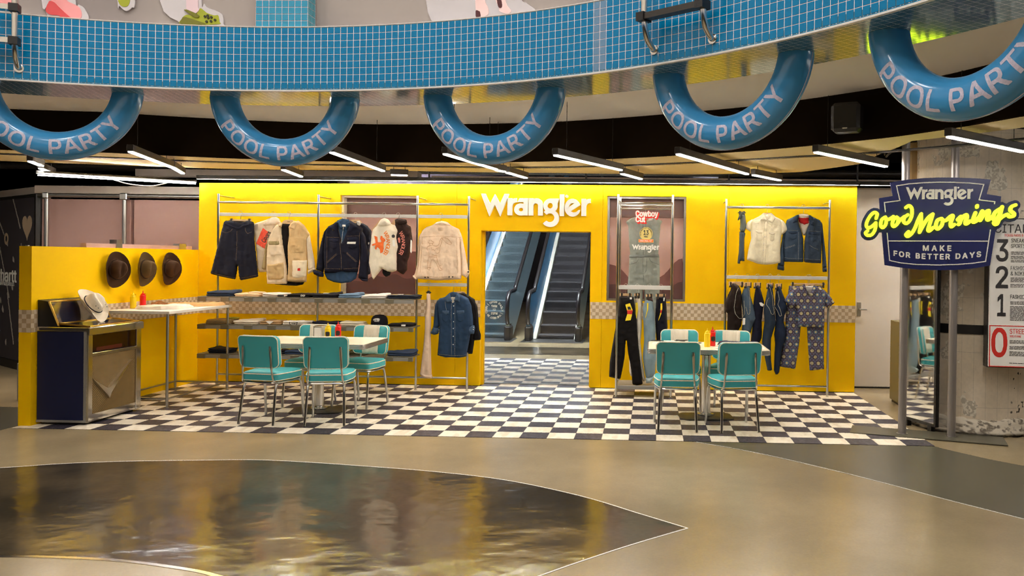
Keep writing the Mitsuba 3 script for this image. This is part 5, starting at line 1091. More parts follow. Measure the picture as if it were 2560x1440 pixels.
patch(t, 'pocket', R, [(-4.497,1.862),(-4.3,1.864),(-4.294,1.696),(-4.319,1.671),(-4.483,1.669)], S(200, 168, 120), e=0.004)
part(t, 'label_tag', decal(R, Polygon([(-4.378,1.487),(-4.344,1.488),(-4.344,1.456),(-4.378,1.456)]), off=0.014), 'red')
part(t, 'button', button(L, *([(-4.53,1.412)][0])), 'black')
p0 = [(-4.536,2.06)]; hanger('wooden hanger of the beige patchwork work jacket', p0[0][0]+0.005, 2.565, 2.142, p0[0][1], 0.36)
def trucker(t, body, sleeves, cuffs, collars, flaps, pockets, seams, base, y, seed, dk, btn, bcol='steel', stc='stitch', thick=0.09, lab=None):
    B = Cloth(body, y, thick, base, seed); cput(t, 'body', B)
    for k, s in enumerate(sleeves): cput(t, 'sleeve', Cloth(s, y+0.012, thick*0.95, base, seed+2+k, fold=0.016))
    for k, s in enumerate(cuffs): cput(t, 'cuff', Cloth(s, y-0.002, thick, dk, seed+5+k))
    for s in pockets: patch(t, 'pocket', B, s, base, e=0.008)
    for s in flaps: patch(t, 'pocket_flap', B, s, dk, e=0.010)
    for s in collars: patch(t, 'collar', B, s, dk, e=0.016)
    if seams: part(t, 'stitching', seam(B, seams), stc)
    for p in btn: part(t, 'button', button(B, *p), bcol)
    return B
t = garm('denim_jacket', 'second dark navy denim jacket, behind the front one beside the mauve picture', 'jacket')
cput(t, 'body', Cloth([(-3.714,2.065),(-3.628,2.05),(-3.574,2.021),(-3.52,1.956),(-3.524,1.849),(-3.544,1.721),(-3.528,1.53),(-3.53,1.424),(-3.578,1.412),(-3.644,1.529),(-3.711,1.741),(-3.746,1.953)], 2.625, 0.07, NAVY, 12))
cput(t, 'collar', Cloth([(-3.704,2.075),(-3.661,2.081),(-3.644,2.038),(-3.66,2.006),(-3.693,2.027)], 2.60, 0.03, S(206, 200, 192), 13), label='pale fleece collar')
part(t, 'label_tag', bx(*([-3.547,-3.531]), 2.58, 2.583, *([1.79,1.816])), 'print_white')
p0 = [(-3.722,2.075)]; hanger('wooden hanger of the second dark denim jacket', p0[0][0], 2.625, 2.142, p0[0][1], 0.3)
t = garm('denim_jacket', 'dark navy denim jacket over a blue denim shirt in the middle of the long rack', 'jacket')
sh = Cloth([(-3.93,2.076),(-3.861,2.103),(-3.775,2.093),(-3.73,1.845),(-3.662,1.529),(-3.664,1.439),(-3.682,1.37),(-3.756,1.321),(-3.863,1.308),(-3.96,1.322),(-4.041,1.355),(-4.081,1.433),(-3.962,1.525),(-3.912,1.843)], 2.555, 0.05, MIDB, 14); cput(t, 'inner_shirt', sh, label='blue denim shirt worn inside')
BJ = trucker(t, [(-3.924,2.069),(-3.967,2.032),(-4.025,2.005),(-4.056,1.946),(-4.071,1.819),(-4.08,1.682),(-4.07,1.524),(-4.067,1.434),(-3.928,1.436),(-3.852,1.455),(-3.757,1.443),(-3.651,1.45),(-3.631,1.635),(-3.62,1.804),(-3.593,1.983),(-3.636,2.014),(-3.7,2.05),(-3.751,2.076),(-3.763,2.013),(-3.805,1.907),(-3.847,1.801),(-3.877,1.885),(-3.9,1.98)],
  [[(-4.029,2.005),(-4.082,1.936),(-4.118,1.798),(-4.153,1.628),(-4.177,1.475),(-4.082,1.441),(-4.067,1.545),(-4.058,1.735),(-4.049,1.883)],[(-3.639,2.004),(-3.568,1.889),(-3.54,1.72),(-3.525,1.583),(-3.53,1.362),(-3.589,1.359),(-3.651,1.376),(-3.634,1.529),(-3.625,1.74)]],
  [[(-4.212,1.48),(-4.153,1.459),(-4.076,1.445),(-4.075,1.381),(-4.131,1.386),(-4.2,1.417)],[(-3.65,1.387),(-3.586,1.37),(-3.526,1.37),(-3.528,1.333),(-3.596,1.342)]],
  [[(-3.913,2.075),(-3.944,2.031),(-4.024,2.004),(-3.986,1.972),(-3.911,1.947),(-3.904,2.01)],[(-3.745,2.08),(-3.71,2.054),(-3.646,1.997),(-3.699,1.981),(-3.789,1.901),(-3.754,1.98)]],
  [[(-4.001,1.864),(-3.876,1.853),(-3.883,1.816),(-3.937,1.799),(-3.998,1.82)],[(-3.774,1.873),(-3.638,1.876),(-3.64,1.832),(-3.708,1.815),(-3.77,1.831)]],
  [[(-3.995,1.82),(-3.887,1.813),(-3.893,1.742),(-3.939,1.715),(-3.988,1.746)],[(-3.768,1.831),(-3.642,1.832),(-3.646,1.75),(-3.707,1.72),(-3.763,1.749)]],
  [[(-4.023,1.565),(-3.9,1.674)],[(-4.016,1.556),(-3.893,1.663)],[(-3.779,1.68),(-3.663,1.571)],[(-3.772,1.688),(-3.65,1.577)],[(-4.023,1.883),(-4.019,1.493)],[(-4.056,1.487),(-3.853,1.485)],[(-3.811,1.485),(-3.641,1.498)],[(-3.888,1.968),(-3.866,1.842),(-3.842,1.632),(-3.838,1.464)],[(-3.624,1.929),(-3.628,1.498)],[(-4.028,1.87),(-3.879,1.869)],[(-3.778,1.885),(-3.624,1.892)]],
  S(24, 25, 38), 2.53, 15, S(28, 30, 46), [(-3.938,1.831),(-3.713,1.839),(-3.862,1.485),(-3.948,1.96)], 'gold')
labels_ = [k for k in scene if k.startswith(t+'__cuff')]
patch(t, 'shirt_collar', sh, [(-3.907,2.073),(-3.88,1.979),(-3.816,1.948),(-3.838,2.032)], MIDB, e=0.03); patch(t, 'shirt_collar', sh, [(-3.751,2.083),(-3.731,2.012),(-3.81,1.953),(-3.827,2.032)], MIDB, e=0.03)
part(t, 'name_patch', decal(BJ, Polygon([(-3.765,1.817),(-3.662,1.818),(-3.665,1.792),(-3.767,1.793)]), off=0.011), 'print_white', label='white name patch')
part(t, 'swing_tag', cat(ext(Polygon([(-3.825,2.025),(-3.785,2.025),(-3.787,2.002),(-3.827,2.002)]), 2.462, 2.465), rod((-3.81,2.46,2.002), (-3.833,2.46,1.8), 0.0016, 5)), 'print_white')
p0 = [(-3.852,2.071)]; hanger('wooden hanger of the dark denim jacket over a shirt', p0[0][0], 2.575, 2.142, p0[0][1], 0.36)
# hoodies
t = garm('hooded_sweatshirt', 'dark brown hooded sweatshirt with pink lettering beside the cream one', 'sweatshirt')
b = Cloth([(-3.215,2.063),(-3.162,2.085),(-3.076,2.075),(-3.063,2.038),(-3.02,2.013),(-3.005,1.896),(-2.997,1.849),(-3.02,1.759),(-3.033,1.653),(-3.06,1.579),(-3.059,1.483),(-3.107,1.425),(-3.15,1.445),(-3.187,1.471),(-3.189,1.64),(-3.213,1.852)], 2.59, 0.09, S(46, 32, 30), 20, fold=0.018); cput(t, 'body', b)
cput(t, 'hood', Cloth([(-3.215,2.099),(-3.167,2.114),(-3.071,2.1),(-3.06,2.059),(-3.091,2.032),(-3.155,2.029),(-3.209,2.052)], 2.57, 0.10, S(40, 28, 27), 21, wr=0.014))
a_ = [(-3.253,1.808),(-3.094,1.81)]
part(t, 'lettering', decal(b, arctext('WRANGLER', 0.044, a_[1][0]-0.25, a_[0][1], 0.25, 34, -34)), mat('pink_print', S(226, 140, 128), rough=0.8), label='pink arched lettering WRANGLER')
part(t, 'motif', decal(b, Polygon([(-3.169,1.867),(-3.148,1.883),(-3.134,1.852),(-3.138,1.81),(-3.16,1.815)])), 'pink_print')
part(t, 'paper_tag', ext(Polygon([(-2.999,1.852),(-2.981,1.842),(-2.985,1.685),(-3.004,1.705)]), 2.51, 2.513), 'print_white')
p0 = [(-3.184,2.105)]; hanger('hanger of the dark brown hooded sweatshirt', p0[0][0], 2.6, 2.142, p0[0][1]-0.03, 0.28, logo_=False)
t = garm('hooded_sweatshirt', 'cream hooded sweatshirt with orange bronco print on its back', 'sweatshirt')
b = Cloth([(-3.386,2.07),(-3.338,2.081),(-3.269,2.071),(-3.247,2.04),(-3.199,2.028),(-3.167,1.956),(-3.185,1.893),(-3.176,1.83),(-3.159,1.762),(-3.18,1.683),(-3.174,1.472),(-3.23,1.452),(-3.289,1.462),(-3.351,1.493),(-3.351,1.533),(-3.363,1.48),(-3.416,1.416),(-3.463,1.354),(-3.485,1.415),(-3.519,1.562),(-3.505,1.742),(-3.487,1.89),(-3.473,1.974),(-3.433,2.011)], 2.535, 0.11, S(232, 222, 200), 22, fold=0.022, wr=0.012); cput(t, 'body', b)
cput(t, 'hood', Cloth([(-3.381,2.074),(-3.36,2.1),(-3.323,2.113),(-3.276,2.099),(-3.245,2.065),(-3.238,2.033),(-3.285,2.006),(-3.359,2.008),(-3.413,2.016)], 2.50, 0.10, S(236, 226, 206), 23, wr=0.016)); cput(t, 'hem_rib', Cloth([(-3.357,1.485),(-3.252,1.455),(-3.257,1.418),(-3.31,1.391),(-3.348,1.427)], 2.55, 0.05, BLACKC, 24), label='black hem showing below')
a_ = [(-3.42,1.805),(-3.266,1.807)]
part(t, 'lettering', decal(b, arctext('WRANGLER', 0.044, a_[1][0]-0.25, a_[0][1], 0.25, 34, -34)), mat('orange_print', S(226, 132, 48), rough=0.8), label='orange arched lettering WRANGLER')
part(t, 'bronco_print', decal(b, unary_union([Polygon(p).buffer(0.004) for p in [[(-3.404,1.814),(-3.353,1.814),(-3.33,1.848),(-3.307,1.852),(-3.3,1.836),(-3.321,1.819),(-3.325,1.777),(-3.32,1.733),(-3.337,1.72),(-3.341,1.693),(-3.358,1.688),(-3.365,1.73),(-3.386,1.753),(-3.412,1.763),(-3.418,1.784)],[(-3.354,1.89),(-3.339,1.888),(-3.332,1.861),(-3.315,1.869),(-3.324,1.842),(-3.349,1.835),(-3.364,1.858)],[(-3.431,1.889),(-3.404,1.879),(-3.397,1.805),(-3.414,1.805)],[(-3.465,1.784),(-3.414,1.805),(-3.404,1.793),(-3.454,1.775)],[(-3.418,1.767),(-3.403,1.759),(-3.416,1.73),(-3.424,1.738)],[(-3.358,1.73),(-3.327,1.731),(-3.33,1.701),(-3.36,1.695)]]])), mat('bronco', S(224, 106, 44), rough=0.8), label='orange bucking bronco print')
part(t, 'paper_tag', ext(Polygon([(-3.206,1.843),(-3.175,1.849),(-3.172,1.766),(-3.203,1.774)]), 2.455, 2.458), 'print_white'); part(t, 'sleeve_badge', lathe([(0, 0), (0.02, 0), (0.02, 0.003), (0, 0.003)], 14, (0, 0, 0)).apply_transform(trimesh.transformations.rotation_matrix(math.pi/2, [1, 0, 0])).apply_translation([*([-3.197,2.465]), 1.891]), 'ink')
p0 = [(-3.343,2.108)]; hanger('hanger of the cream hooded sweatshirt with bronco print', p0[0][0], 2.56, 2.142, p0[0][1]-0.03, 0.32, logo_=False)
# cream jacket back view
t = garm('trucker_jacket', 'cream trucker jacket seen from the back with an embroidered cowboy outline', 'jacket')
B = Cloth([(-2.741,2.034),(-2.681,2.073),(-2.629,2.087),(-2.567,2.077),(-2.515,2.036),(-2.41,1.989),(-2.388,1.92),(-2.381,1.765),(-2.366,1.558),(-2.372,1.436),(-2.382,1.376),(-2.664,1.36),(-2.94,1.377),(-2.924,1.447),(-2.904,1.551),(-2.892,1.759),(-2.894,1.897),(-2.863,1.97),(-2.811,2.011)], 2.54, 0.10, S(232, 206, 178), 26, fold=0.014); cput(t, 'body', B)
for k, p in enumerate([[(-2.863,1.97),(-2.908,1.897),(-2.922,1.758),(-2.928,1.55),(-2.953,1.446),(-2.975,1.401),(-2.944,1.363),(-2.912,1.377),(-2.896,1.516),(-2.885,1.759)],[(-2.406,1.986),(-2.37,1.869),(-2.337,1.713),(-2.303,1.524),(-2.299,1.472),(-2.316,1.396),(-2.377,1.428),(-2.388,1.592),(-2.404,1.765)]]): cput(t, 'sleeve', Cloth(p, 2.555, 0.09, S(230, 204, 176), 27+k, fold=0.016))
for p in [[(-2.976,1.425),(-2.932,1.403),(-2.909,1.378),(-2.934,1.36),(-2.973,1.394)],[(-2.306,1.486),(-2.273,1.49),(-2.279,1.441),(-2.314,1.392),(-2.34,1.416)]]: cput(t, 'cuff', Cloth(p, 2.53, 0.09, S(234, 210, 184), 30))
patch(t, 'collar', B, [(-2.731,2.032),(-2.688,2.071),(-2.618,2.085),(-2.549,2.072),(-2.502,2.032),(-2.557,2.034),(-2.623,2.044),(-2.687,2.033)], S(236, 212, 186), e=0.02)
part(t, 'stitching', seam(B, [[(-2.866,1.887),(-2.62,1.899),(-2.386,1.888)],[(-2.849,1.887),(-2.861,1.689),(-2.872,1.448)],[(-2.398,1.884),(-2.379,1.695),(-2.369,1.455)],[(-2.918,1.41),(-2.649,1.403),(-2.365,1.42)],[(-2.426,1.884),(-2.411,1.454)]]), mat('stitch_beige', S(190, 156, 120), rough=0.8))
part(t, 'embroidery', seam(B, [[(-2.784,1.819),(-2.74,1.808),(-2.702,1.819),(-2.715,1.836),(-2.727,1.829),(-2.737,1.849),(-2.758,1.852),(-2.765,1.828),(-2.779,1.831)],[(-2.758,1.808),(-2.754,1.787),(-2.737,1.78),(-2.723,1.794),(-2.72,1.812)],[(-2.754,1.78),(-2.783,1.773),(-2.792,1.738),(-2.771,1.708),(-2.76,1.653)],[(-2.719,1.787),(-2.679,1.774),(-2.645,1.795),(-2.633,1.844),(-2.616,1.878),(-2.602,1.871),(-2.612,1.823),(-2.632,1.761),(-2.635,1.709),(-2.661,1.688),(-2.687,1.698)],[(-2.616,1.875),(-2.576,1.882),(-2.524,1.862),(-2.487,1.811),(-2.511,1.793),(-2.564,1.827),(-2.602,1.868)],[(-2.74,1.77),(-2.729,1.725),(-2.714,1.743),(-2.696,1.719),(-2.677,1.76),(-2.667,1.733),(-2.653,1.764)],[(-2.77,1.649),(-2.666,1.664),(-2.673,1.643),(-2.763,1.632),(-2.77,1.649)],[(-2.766,1.632),(-2.781,1.57),(-2.779,1.492),(-2.751,1.484),(-2.748,1.553),(-2.728,1.612),(-2.712,1.626)],[(-2.673,1.64),(-2.651,1.571),(-2.623,1.51),(-2.602,1.5),(-2.598,1.486),(-2.636,1.482),(-2.65,1.52),(-2.686,1.588),(-2.711,1.622)],[(-2.789,1.518),(-2.737,1.515)],[(-2.64,1.541),(-2.613,1.538)],[(-2.729,1.674),(-2.704,1.678)]], r=0.0022, off=0.003), 'stitch_beige', label='embroidered outline of a cowboy with a lasso')
for p in [(-2.811,1.397),(-2.774,1.398),(-2.514,1.406),(-2.476,1.407)]: part(t, 'button', button(B, *p, r=0.010), 'black_metal')
for p in [(-2.28,1.47)]: part(t, 'button', mv(trimesh.creation.icosphere(1, 0.012), [p[0], 2.48, p[1]]), 'black_metal')
patch(t, 'neck_label', B, [(-2.665,2.015),(-2.595,2.016),(-2.596,1.957),(-2.662,1.957)], S(214, 186, 156), e=0.002)
p0 = [(-2.643,2.074)]; hanger('hanger of the cream trucker jacket', p0[0][0], 2.56, 2.142, p0[0][1]-0.03, 0.36, logo_=False)
# ---------- long rack, lower right rail
t = garm('corduroy_trousers', 'pale pink beige trousers hanging edge on at the right of the long rack', 'trousers')
b = Cloth([(-2.805,1.191),(-2.784,1.205),(-2.761,1.192),(-2.751,1.05),(-2.745,0.877),(-2.748,0.668),(-2.74,0.408),(-2.73,0.183),(-2.779,0.156),(-2.846,0.167),(-2.878,0.201),(-2.862,0.337),(-2.839,0.545),(-2.824,0.754),(-2.823,0.927),(-2.807,1.066)], 2.55, 0.08, S(226, 198, 172), 32, fold=0.02, fx=30); cput(t, 'legs', b)
for p in [[(-2.873,0.252),(-2.806,0.219),(-2.722,0.206),(-2.725,0.16),(-2.805,0.158),(-2.876,0.2)]]: cput(t, 'turn_up', Cloth(p, 2.545, 0.095, S(232, 206, 182), 33))
p0 = [(-2.783,1.209)]; hanger('dark clip hanger holding the pale pink trousers', p0[0][0], 2.56, 1.306, p0[0][1], 0.06, 'clip', col='black', wz=0.015)
t = garm('black_jacket', 'black jacket hanging behind the blue denim shirt', 'jacket')
cput(t, 'body', Cloth([(-2.439,1.198),(-2.369,1.217),(-2.325,1.188),(-2.228,1.131),(-2.2,1.018),(-2.189,0.827),(-2.222,0.652),(-2.248,0.459),(-2.325,0.454),(-2.397,0.579),(-2.418,0.928)], 2.625, 0.07, BLACKC, 34)); cput(t, 'sleeve', Cloth([(-2.236,1.131),(-2.191,1.036),(-2.167,0.757),(-2.144,0.696),(-2.148,0.632),(-2.239,0.623),(-2.244,0.756),(-2.24,0.966)], 2.62, 0.08, BLACKC, 35))
p0 = [(-2.409,1.204)]; hanger('wooden hanger of the black jacket behind the denim shirt', p0[0][0], 2.63, 1.306, p0[0][1], 0.3)
t = garm('denim_shirt', 'mid blue denim shirt with rolled sleeves on the lower rail of the long rack', 'shirt')
BS = trucker(t, [(-2.578,1.157),(-2.523,1.209),(-2.479,1.224),(-2.427,1.214),(-2.383,1.191),(-2.287,1.147),(-2.26,1.075),(-2.244,0.902),(-2.253,0.729),(-2.28,0.573),(-2.308,0.434),(-2.392,0.418),(-2.479,0.421),(-2.566,0.419),(-2.661,0.445),(-2.649,0.619),(-2.641,0.827),(-2.667,1.0),(-2.675,1.103),(-2.644,1.139)],
  [[(-2.668,1.127),(-2.702,1.051),(-2.714,0.877),(-2.721,0.773),(-2.66,0.756),(-2.634,0.826),(-2.641,0.965),(-2.655,1.086)],[(-2.294,1.146),(-2.252,1.057),(-2.232,0.901),(-2.228,0.801),(-2.297,0.779),(-2.302,0.9),(-2.297,1.039)]],
  [[(-2.716,0.795),(-2.638,0.779),(-2.654,0.706),(-2.703,0.692),(-2.752,0.712)],[(-2.297,0.807),(-2.21,0.82),(-2.202,0.782),(-2.212,0.713),(-2.268,0.709),(-2.316,0.725)]],
  [[(-2.554,1.167),(-2.513,1.208),(-2.492,1.16),(-2.467,1.108),(-2.526,1.087),(-2.564,1.107)],[(-2.423,1.209),(-2.381,1.185),(-2.383,1.099),(-2.432,1.109),(-2.463,1.108),(-2.443,1.16)]],
  [[(-2.608,0.996),(-2.507,0.997),(-2.514,0.953),(-2.548,0.938),(-2.601,0.962)],[(-2.427,0.999),(-2.323,1.004),(-2.326,0.966),(-2.382,0.944),(-2.424,0.961)]],
  [[(-2.601,0.962),(-2.514,0.956),(-2.52,0.866),(-2.554,0.848),(-2.596,0.872)],[(-2.42,0.961),(-2.326,0.966),(-2.329,0.876),(-2.374,0.855),(-2.416,0.871)]],
  [[(-2.484,1.087),(-2.48,0.436)],[(-2.442,1.088),(-2.438,0.436)],[(-2.644,0.467),(-2.47,0.446),(-2.303,0.456)],[(-2.545,0.993),(-2.564,1.107)]],
  S(38, 56, 80), 2.54, 36, S(62, 82, 106), [(-2.458,1.054),(-2.457,0.96),(-2.458,0.862),(-2.458,0.779),(-2.459,0.683),(-2.46,0.583),(-2.544,0.959),(-2.374,0.964),(-2.642,0.754),(-2.645,0.728),(-2.213,0.795),(-2.216,0.769)], 'white', 'stitch_pale')
patch(t, 'neck_lining', BS, [(-2.509,1.163),(-2.434,1.164),(-2.443,1.109),(-2.47,1.077),(-2.498,1.108)], S(170, 166, 156), e=0.004, label='pale printed neck lining')
patch(t, 'name_patch', BS, [(-2.417,0.999),(-2.389,0.999),(-2.389,0.985),(-2.417,0.985)], S(220, 180, 160), e=0.009)
p0 = [(-2.48,1.188)]; hanger('wooden hanger of the blue denim shirt', p0[0][0], 2.57, 1.306, p0[0][1], 0.34)
# ---------- narrow rack
y = 2.40
def jeans(lab, outline, y, th, col, seed, name='jeans', fade=0.25, **kw):
    t = garm(name, lab, 'jeans' if name == 'jeans' else 'trousers'); b = Cloth(outline, y, th, col, seed, fade=fade, fold=0.02, **kw); cput(t, 'legs', b); return t, b
t, b = jeans('dark navy jeans at the right of the narrow rack', [(0.004,1.205),(0.115,1.197),(0.126,1.093),(0.143,0.845),(0.134,0.732),(0.057,0.679),(0.058,0.617),(0.017,0.616),(0.002,0.781),(-0.008,0.936),(-0.002,1.092)], 2.45, 0.12, S(22, 22, 32), 40)
tg = Polygon([(0.053,1.124),(0.073,1.13),(0.077,1.065),(0.065,1.003),(0.033,0.92),(0.029,0.924),(0.052,1.013)]); part(t, 'yellow_tag', ext(tg, 2.378, 2.381), mat('tag_yellow', S(246, 216, 40), rough=0.6)); part(t, 'tag_band', ext(tg.intersection(sbox(-9, 1.013, 9, 1.046)), 2.3755, 2.378), 'red')
cput(t, 'waistband', Cloth([(0.004,1.207),(0.114,1.196),(0.117,1.157),(0.004,1.165)], 2.44, 0.13, S(28, 28, 40), 41)); part(t, 'paper_tag', ext(Polygon([(0.088,1.195),(0.103,1.195),(0.099,1.154),(0.087,1.154)]), 2.372, 2.374), 'print_white')
t, b = jeans('light washed blue jeans with turned up cuffs on the narrow rack', [(-0.114,1.179),(-0.053,1.18),(-0.036,1.124),(-0.017,0.969),(-0.001,0.763),(0.01,0.474),(-0.0,0.289),(-0.02,0.231),(-0.102,0.209),(-0.124,0.286),(-0.15,0.472),(-0.137,0.679),(-0.147,0.885),(-0.159,1.05),(-0.14,1.133)], 2.42, 0.13, LIGHTB, 42, fade=0.35)
cput(t, 'turn_up', Cloth([(-0.118,0.233),(0.0,0.266),(-0.02,0.219),(-0.04,0.172),(-0.107,0.164)], 2.41, 0.15, S(170, 186, 190), 43), label='paler turned up cuff')
part(t, 'yellow_tag', ext(Polygon([(-0.108,1.126),(-0.091,1.131),(-0.092,1.054),(-0.122,0.951),(-0.126,0.955),(-0.107,1.044)]), 2.348, 2.351), 'tag_yellow'); cput(t, 'waistband', Cloth([(-0.13,1.159),(-0.094,1.196),(-0.048,1.191),(-0.034,1.145),(-0.093,1.129)], 2.42, 0.12, S(60, 44, 40), 44), label='dark open waistband')
t, b = jeans('white jeans between the black and light blue ones on the narrow rack', [(-0.259,1.197),(-0.195,1.198),(-0.173,1.09),(-0.166,0.821),(-0.18,0.655),(-0.155,0.428),(-0.115,0.196),(-0.138,0.17),(-0.165,0.231),(-0.199,0.469),(-0.227,0.675),(-0.246,0.954)], 2.45, 0.10, S(226, 216, 200), 45)
part(t, 'yellow_tag', ext(Polygon([(-0.245,1.126),(-0.22,1.132),(-0.213,1.052),(-0.23,0.939),(-0.242,0.949)]), 2.388, 2.391), 'tag_yellow'); cput(t, 'second_leg', Cloth([(-0.316,0.668),(-0.233,0.669),(-0.228,0.274),(-0.295,0.221),(-0.314,0.293)], 2.55, 0.06, S(226, 216, 200), 46))
t, b = jeans('black jeans with a yellow tag, left on the narrow rack', [(-0.441,1.2),(-0.271,1.2),(-0.255,1.112),(-0.233,0.959),(-0.22,0.784),(-0.206,0.62),(-0.185,0.455),(-0.165,0.291),(-0.146,0.156),(-0.214,0.144),(-0.27,0.152),(-0.282,0.289),(-0.298,0.392),(-0.327,0.525),(-0.35,0.731),(-0.362,0.597),(-0.367,0.473),(-0.389,0.339),(-0.415,0.21),(-0.488,0.222),(-0.551,0.237),(-0.545,0.408),(-0.518,0.594),(-0.488,0.78),(-0.461,0.945),(-0.447,1.089)], 2.40, 0.12, BLACKC, 47, fade=0.1)
tg = Polygon([(-0.365,1.108),(-0.308,1.126),(-0.293,1.083),(-0.276,1.043),(-0.285,0.981),(-0.298,0.924),(-0.365,0.914),(-0.339,1.001),(-0.344,1.042)]); part(t, 'yellow_tag', ext(tg, 2.322, 2.325), 'tag_yellow', label='yellow folded paper tag')
q1, q2, q3, q4 = [0.996,1.042,1.045,1.088]; part(t, 'tag_band', ext(tg.intersection(sbox(-9, q1, 9, q2)), 2.3195, 2.322), 'red'); part(t, 'tag_square', ext(affinity.scale(tg.intersection(sbox(-9, q3, 9, q4)), 0.55, 0.8), 2.3195, 2.322), 'ink')
cput(t, 'waistband', Cloth([(-0.441,1.201),(-0.268,1.198),(-0.264,1.163),(-0.442,1.164)], 2.395, 0.13, S(26, 24, 25), 48)); part(t, 'paper_tag', ext(Polygon([(-0.314,1.196),(-0.286,1.194),(-0.288,1.171),(-0.312,1.171)]), 2.325, 2.328), 'print_white')
for lab, px, w, a in [['clip hanger of the black jeans with yellow tag',(-0.363,1.222),0.15,15],['clip hanger of the white jeans',(-0.226,1.224),0.1,50],['clip hanger of the light blue jeans',(-0.082,1.216),0.1,40],['clip hanger of the dark navy jeans on the narrow rack',(0.055,1.22),0.13,25]]: hanger(lab, px[0], 2.40, 1.313, px[1], w, 'clip', turn=a)
t = garm('denim_jumpsuit', 'grey sleeveless denim jumpsuit hanging at the back of the narrow rack', 'jumpsuit')
b = Cloth([(-0.384,2.11),(-0.333,2.15),(-0.261,2.175),(-0.219,2.14),(-0.147,2.126),(-0.085,2.142),(-0.039,2.173),(0.018,2.151),(0.068,2.123),(0.046,2.071),(0.039,1.968),(0.028,1.824),(0.023,1.72),(0.036,1.679),(0.045,1.494),(0.045,1.308),(0.043,1.143),(0.023,0.957),(0.005,0.73),(-0.098,0.728),(-0.127,0.955),(-0.143,1.192),(-0.154,1.362),(-0.164,1.192),(-0.173,0.954),(-0.191,0.727),(-0.305,0.725),(-0.333,0.952),(-0.353,1.138),(-0.353,1.303),(-0.34,1.489),(-0.335,1.664),(-0.327,1.716),(-0.337,1.819),(-0.346,1.964),(-0.352,2.056)], 2.76, 0.09, S(142, 148, 140), 50, fade=0.3, fold=0.02); cput(t, 'body', b)
patch(t, 'waistband', b, [(-0.334,1.703),(0.028,1.715),(0.036,1.673),(-0.338,1.662)], S(118, 124, 120), e=0.008); patch(t, 'collar', b, [(-0.13,2.116),(-0.085,2.164),(-0.044,2.168),(-0.05,2.119)], S(196, 194, 186), e=0.02); patch(t, 'collar', b, [(-0.26,2.172),(-0.218,2.143),(-0.167,2.116),(-0.238,2.105),(-0.269,2.137)], S(120, 126, 120), e=0.02)
part(t, 'stitching', seam(b, [[(-0.171,2.097),(-0.161,1.697)],[(-0.136,2.097),(-0.129,1.698)],[(-0.339,1.584),(-0.283,1.593),(-0.232,1.619),(-0.217,1.664)],[(0.033,1.585),(-0.027,1.605),(-0.073,1.627),(-0.087,1.665)],[(-0.169,1.666),(-0.155,1.369)],[(-0.12,1.667),(-0.123,1.513),(-0.148,1.461)]]), mat('stitch_grey', S(92, 98, 94), rough=0.8))
for p in [(-0.151,2.086),(-0.148,1.841),(-0.149,1.759),(-0.146,1.687)]: part(t, 'button', button(b, *p), 'steel')
p0 = [(-0.147,2.141)]; hanger('hanger of the grey denim jumpsuit', p0[0][0], 2.78, 2.275, p0[0][1]-0.02, 0.34, logo_=False)
# ---------- wide right rack, top bar
t = garm('denim_jacket', 'narrow grey blue denim jacket hanging edge on at the left of the right rack', 'jacket')
cput(t, 'body', Cloth([(1.008,2.205),(1.038,2.223),(1.069,2.201),(1.078,2.133),(1.085,2.06),(1.073,2.027),(1.065,1.995),(1.019,1.994),(1.005,2.027),(1.012,2.091),(1.007,2.14)], 2.60, 0.12, S(92, 100, 96), 52, fx=40)); cput(t, 'sleeve', Cloth([(1.001,2.002),(1.065,1.995),(1.074,1.971),(1.062,1.914),(1.064,1.785),(1.067,1.635),(1.042,1.643),(1.018,1.646),(1.016,1.608),(0.982,1.612),(0.998,1.751),(1.002,1.897)], 2.60, 0.12, S(62, 72, 82), 53, fx=40))
cput(t, 'collar', Cloth([(1.011,2.235),(1.059,2.242),(1.066,2.204),(1.035,2.211),(1.012,2.163),(0.978,2.122),(0.976,2.142),(0.995,2.195)], 2.58, 0.10, S(84, 90, 84), 54))
p0 = [(1.032,2.229)]; hanger('hanger of the edge on denim jacket at the right rack', p0[0][0], 2.63, 2.295, p0[0][1], 0.10, 'clip', col='black', wz=0.01)
t = garm('denim_jacket', 'faded mid blue denim jacket at the right end of the right rack', 'jacket')
ins = Cloth([(1.702,2.204),(1.754,2.221),(1.842,2.209),(1.859,2.125),(1.836,2.068),(1.793,1.955),(1.765,1.971),(1.74,2.035),(1.711,2.123)], 2.60, 0.04, S(206, 196, 180), 55); cput(t, 'inner_top', ins, label='pale top worn inside'); patch(t, 'red_neck', ins, [(1.699,2.182),(1.757,2.171),(1.835,2.181),(1.834,2.107),(1.782,2.089),(1.722,2.112)], S(150, 30, 30), label='dark red neckband')
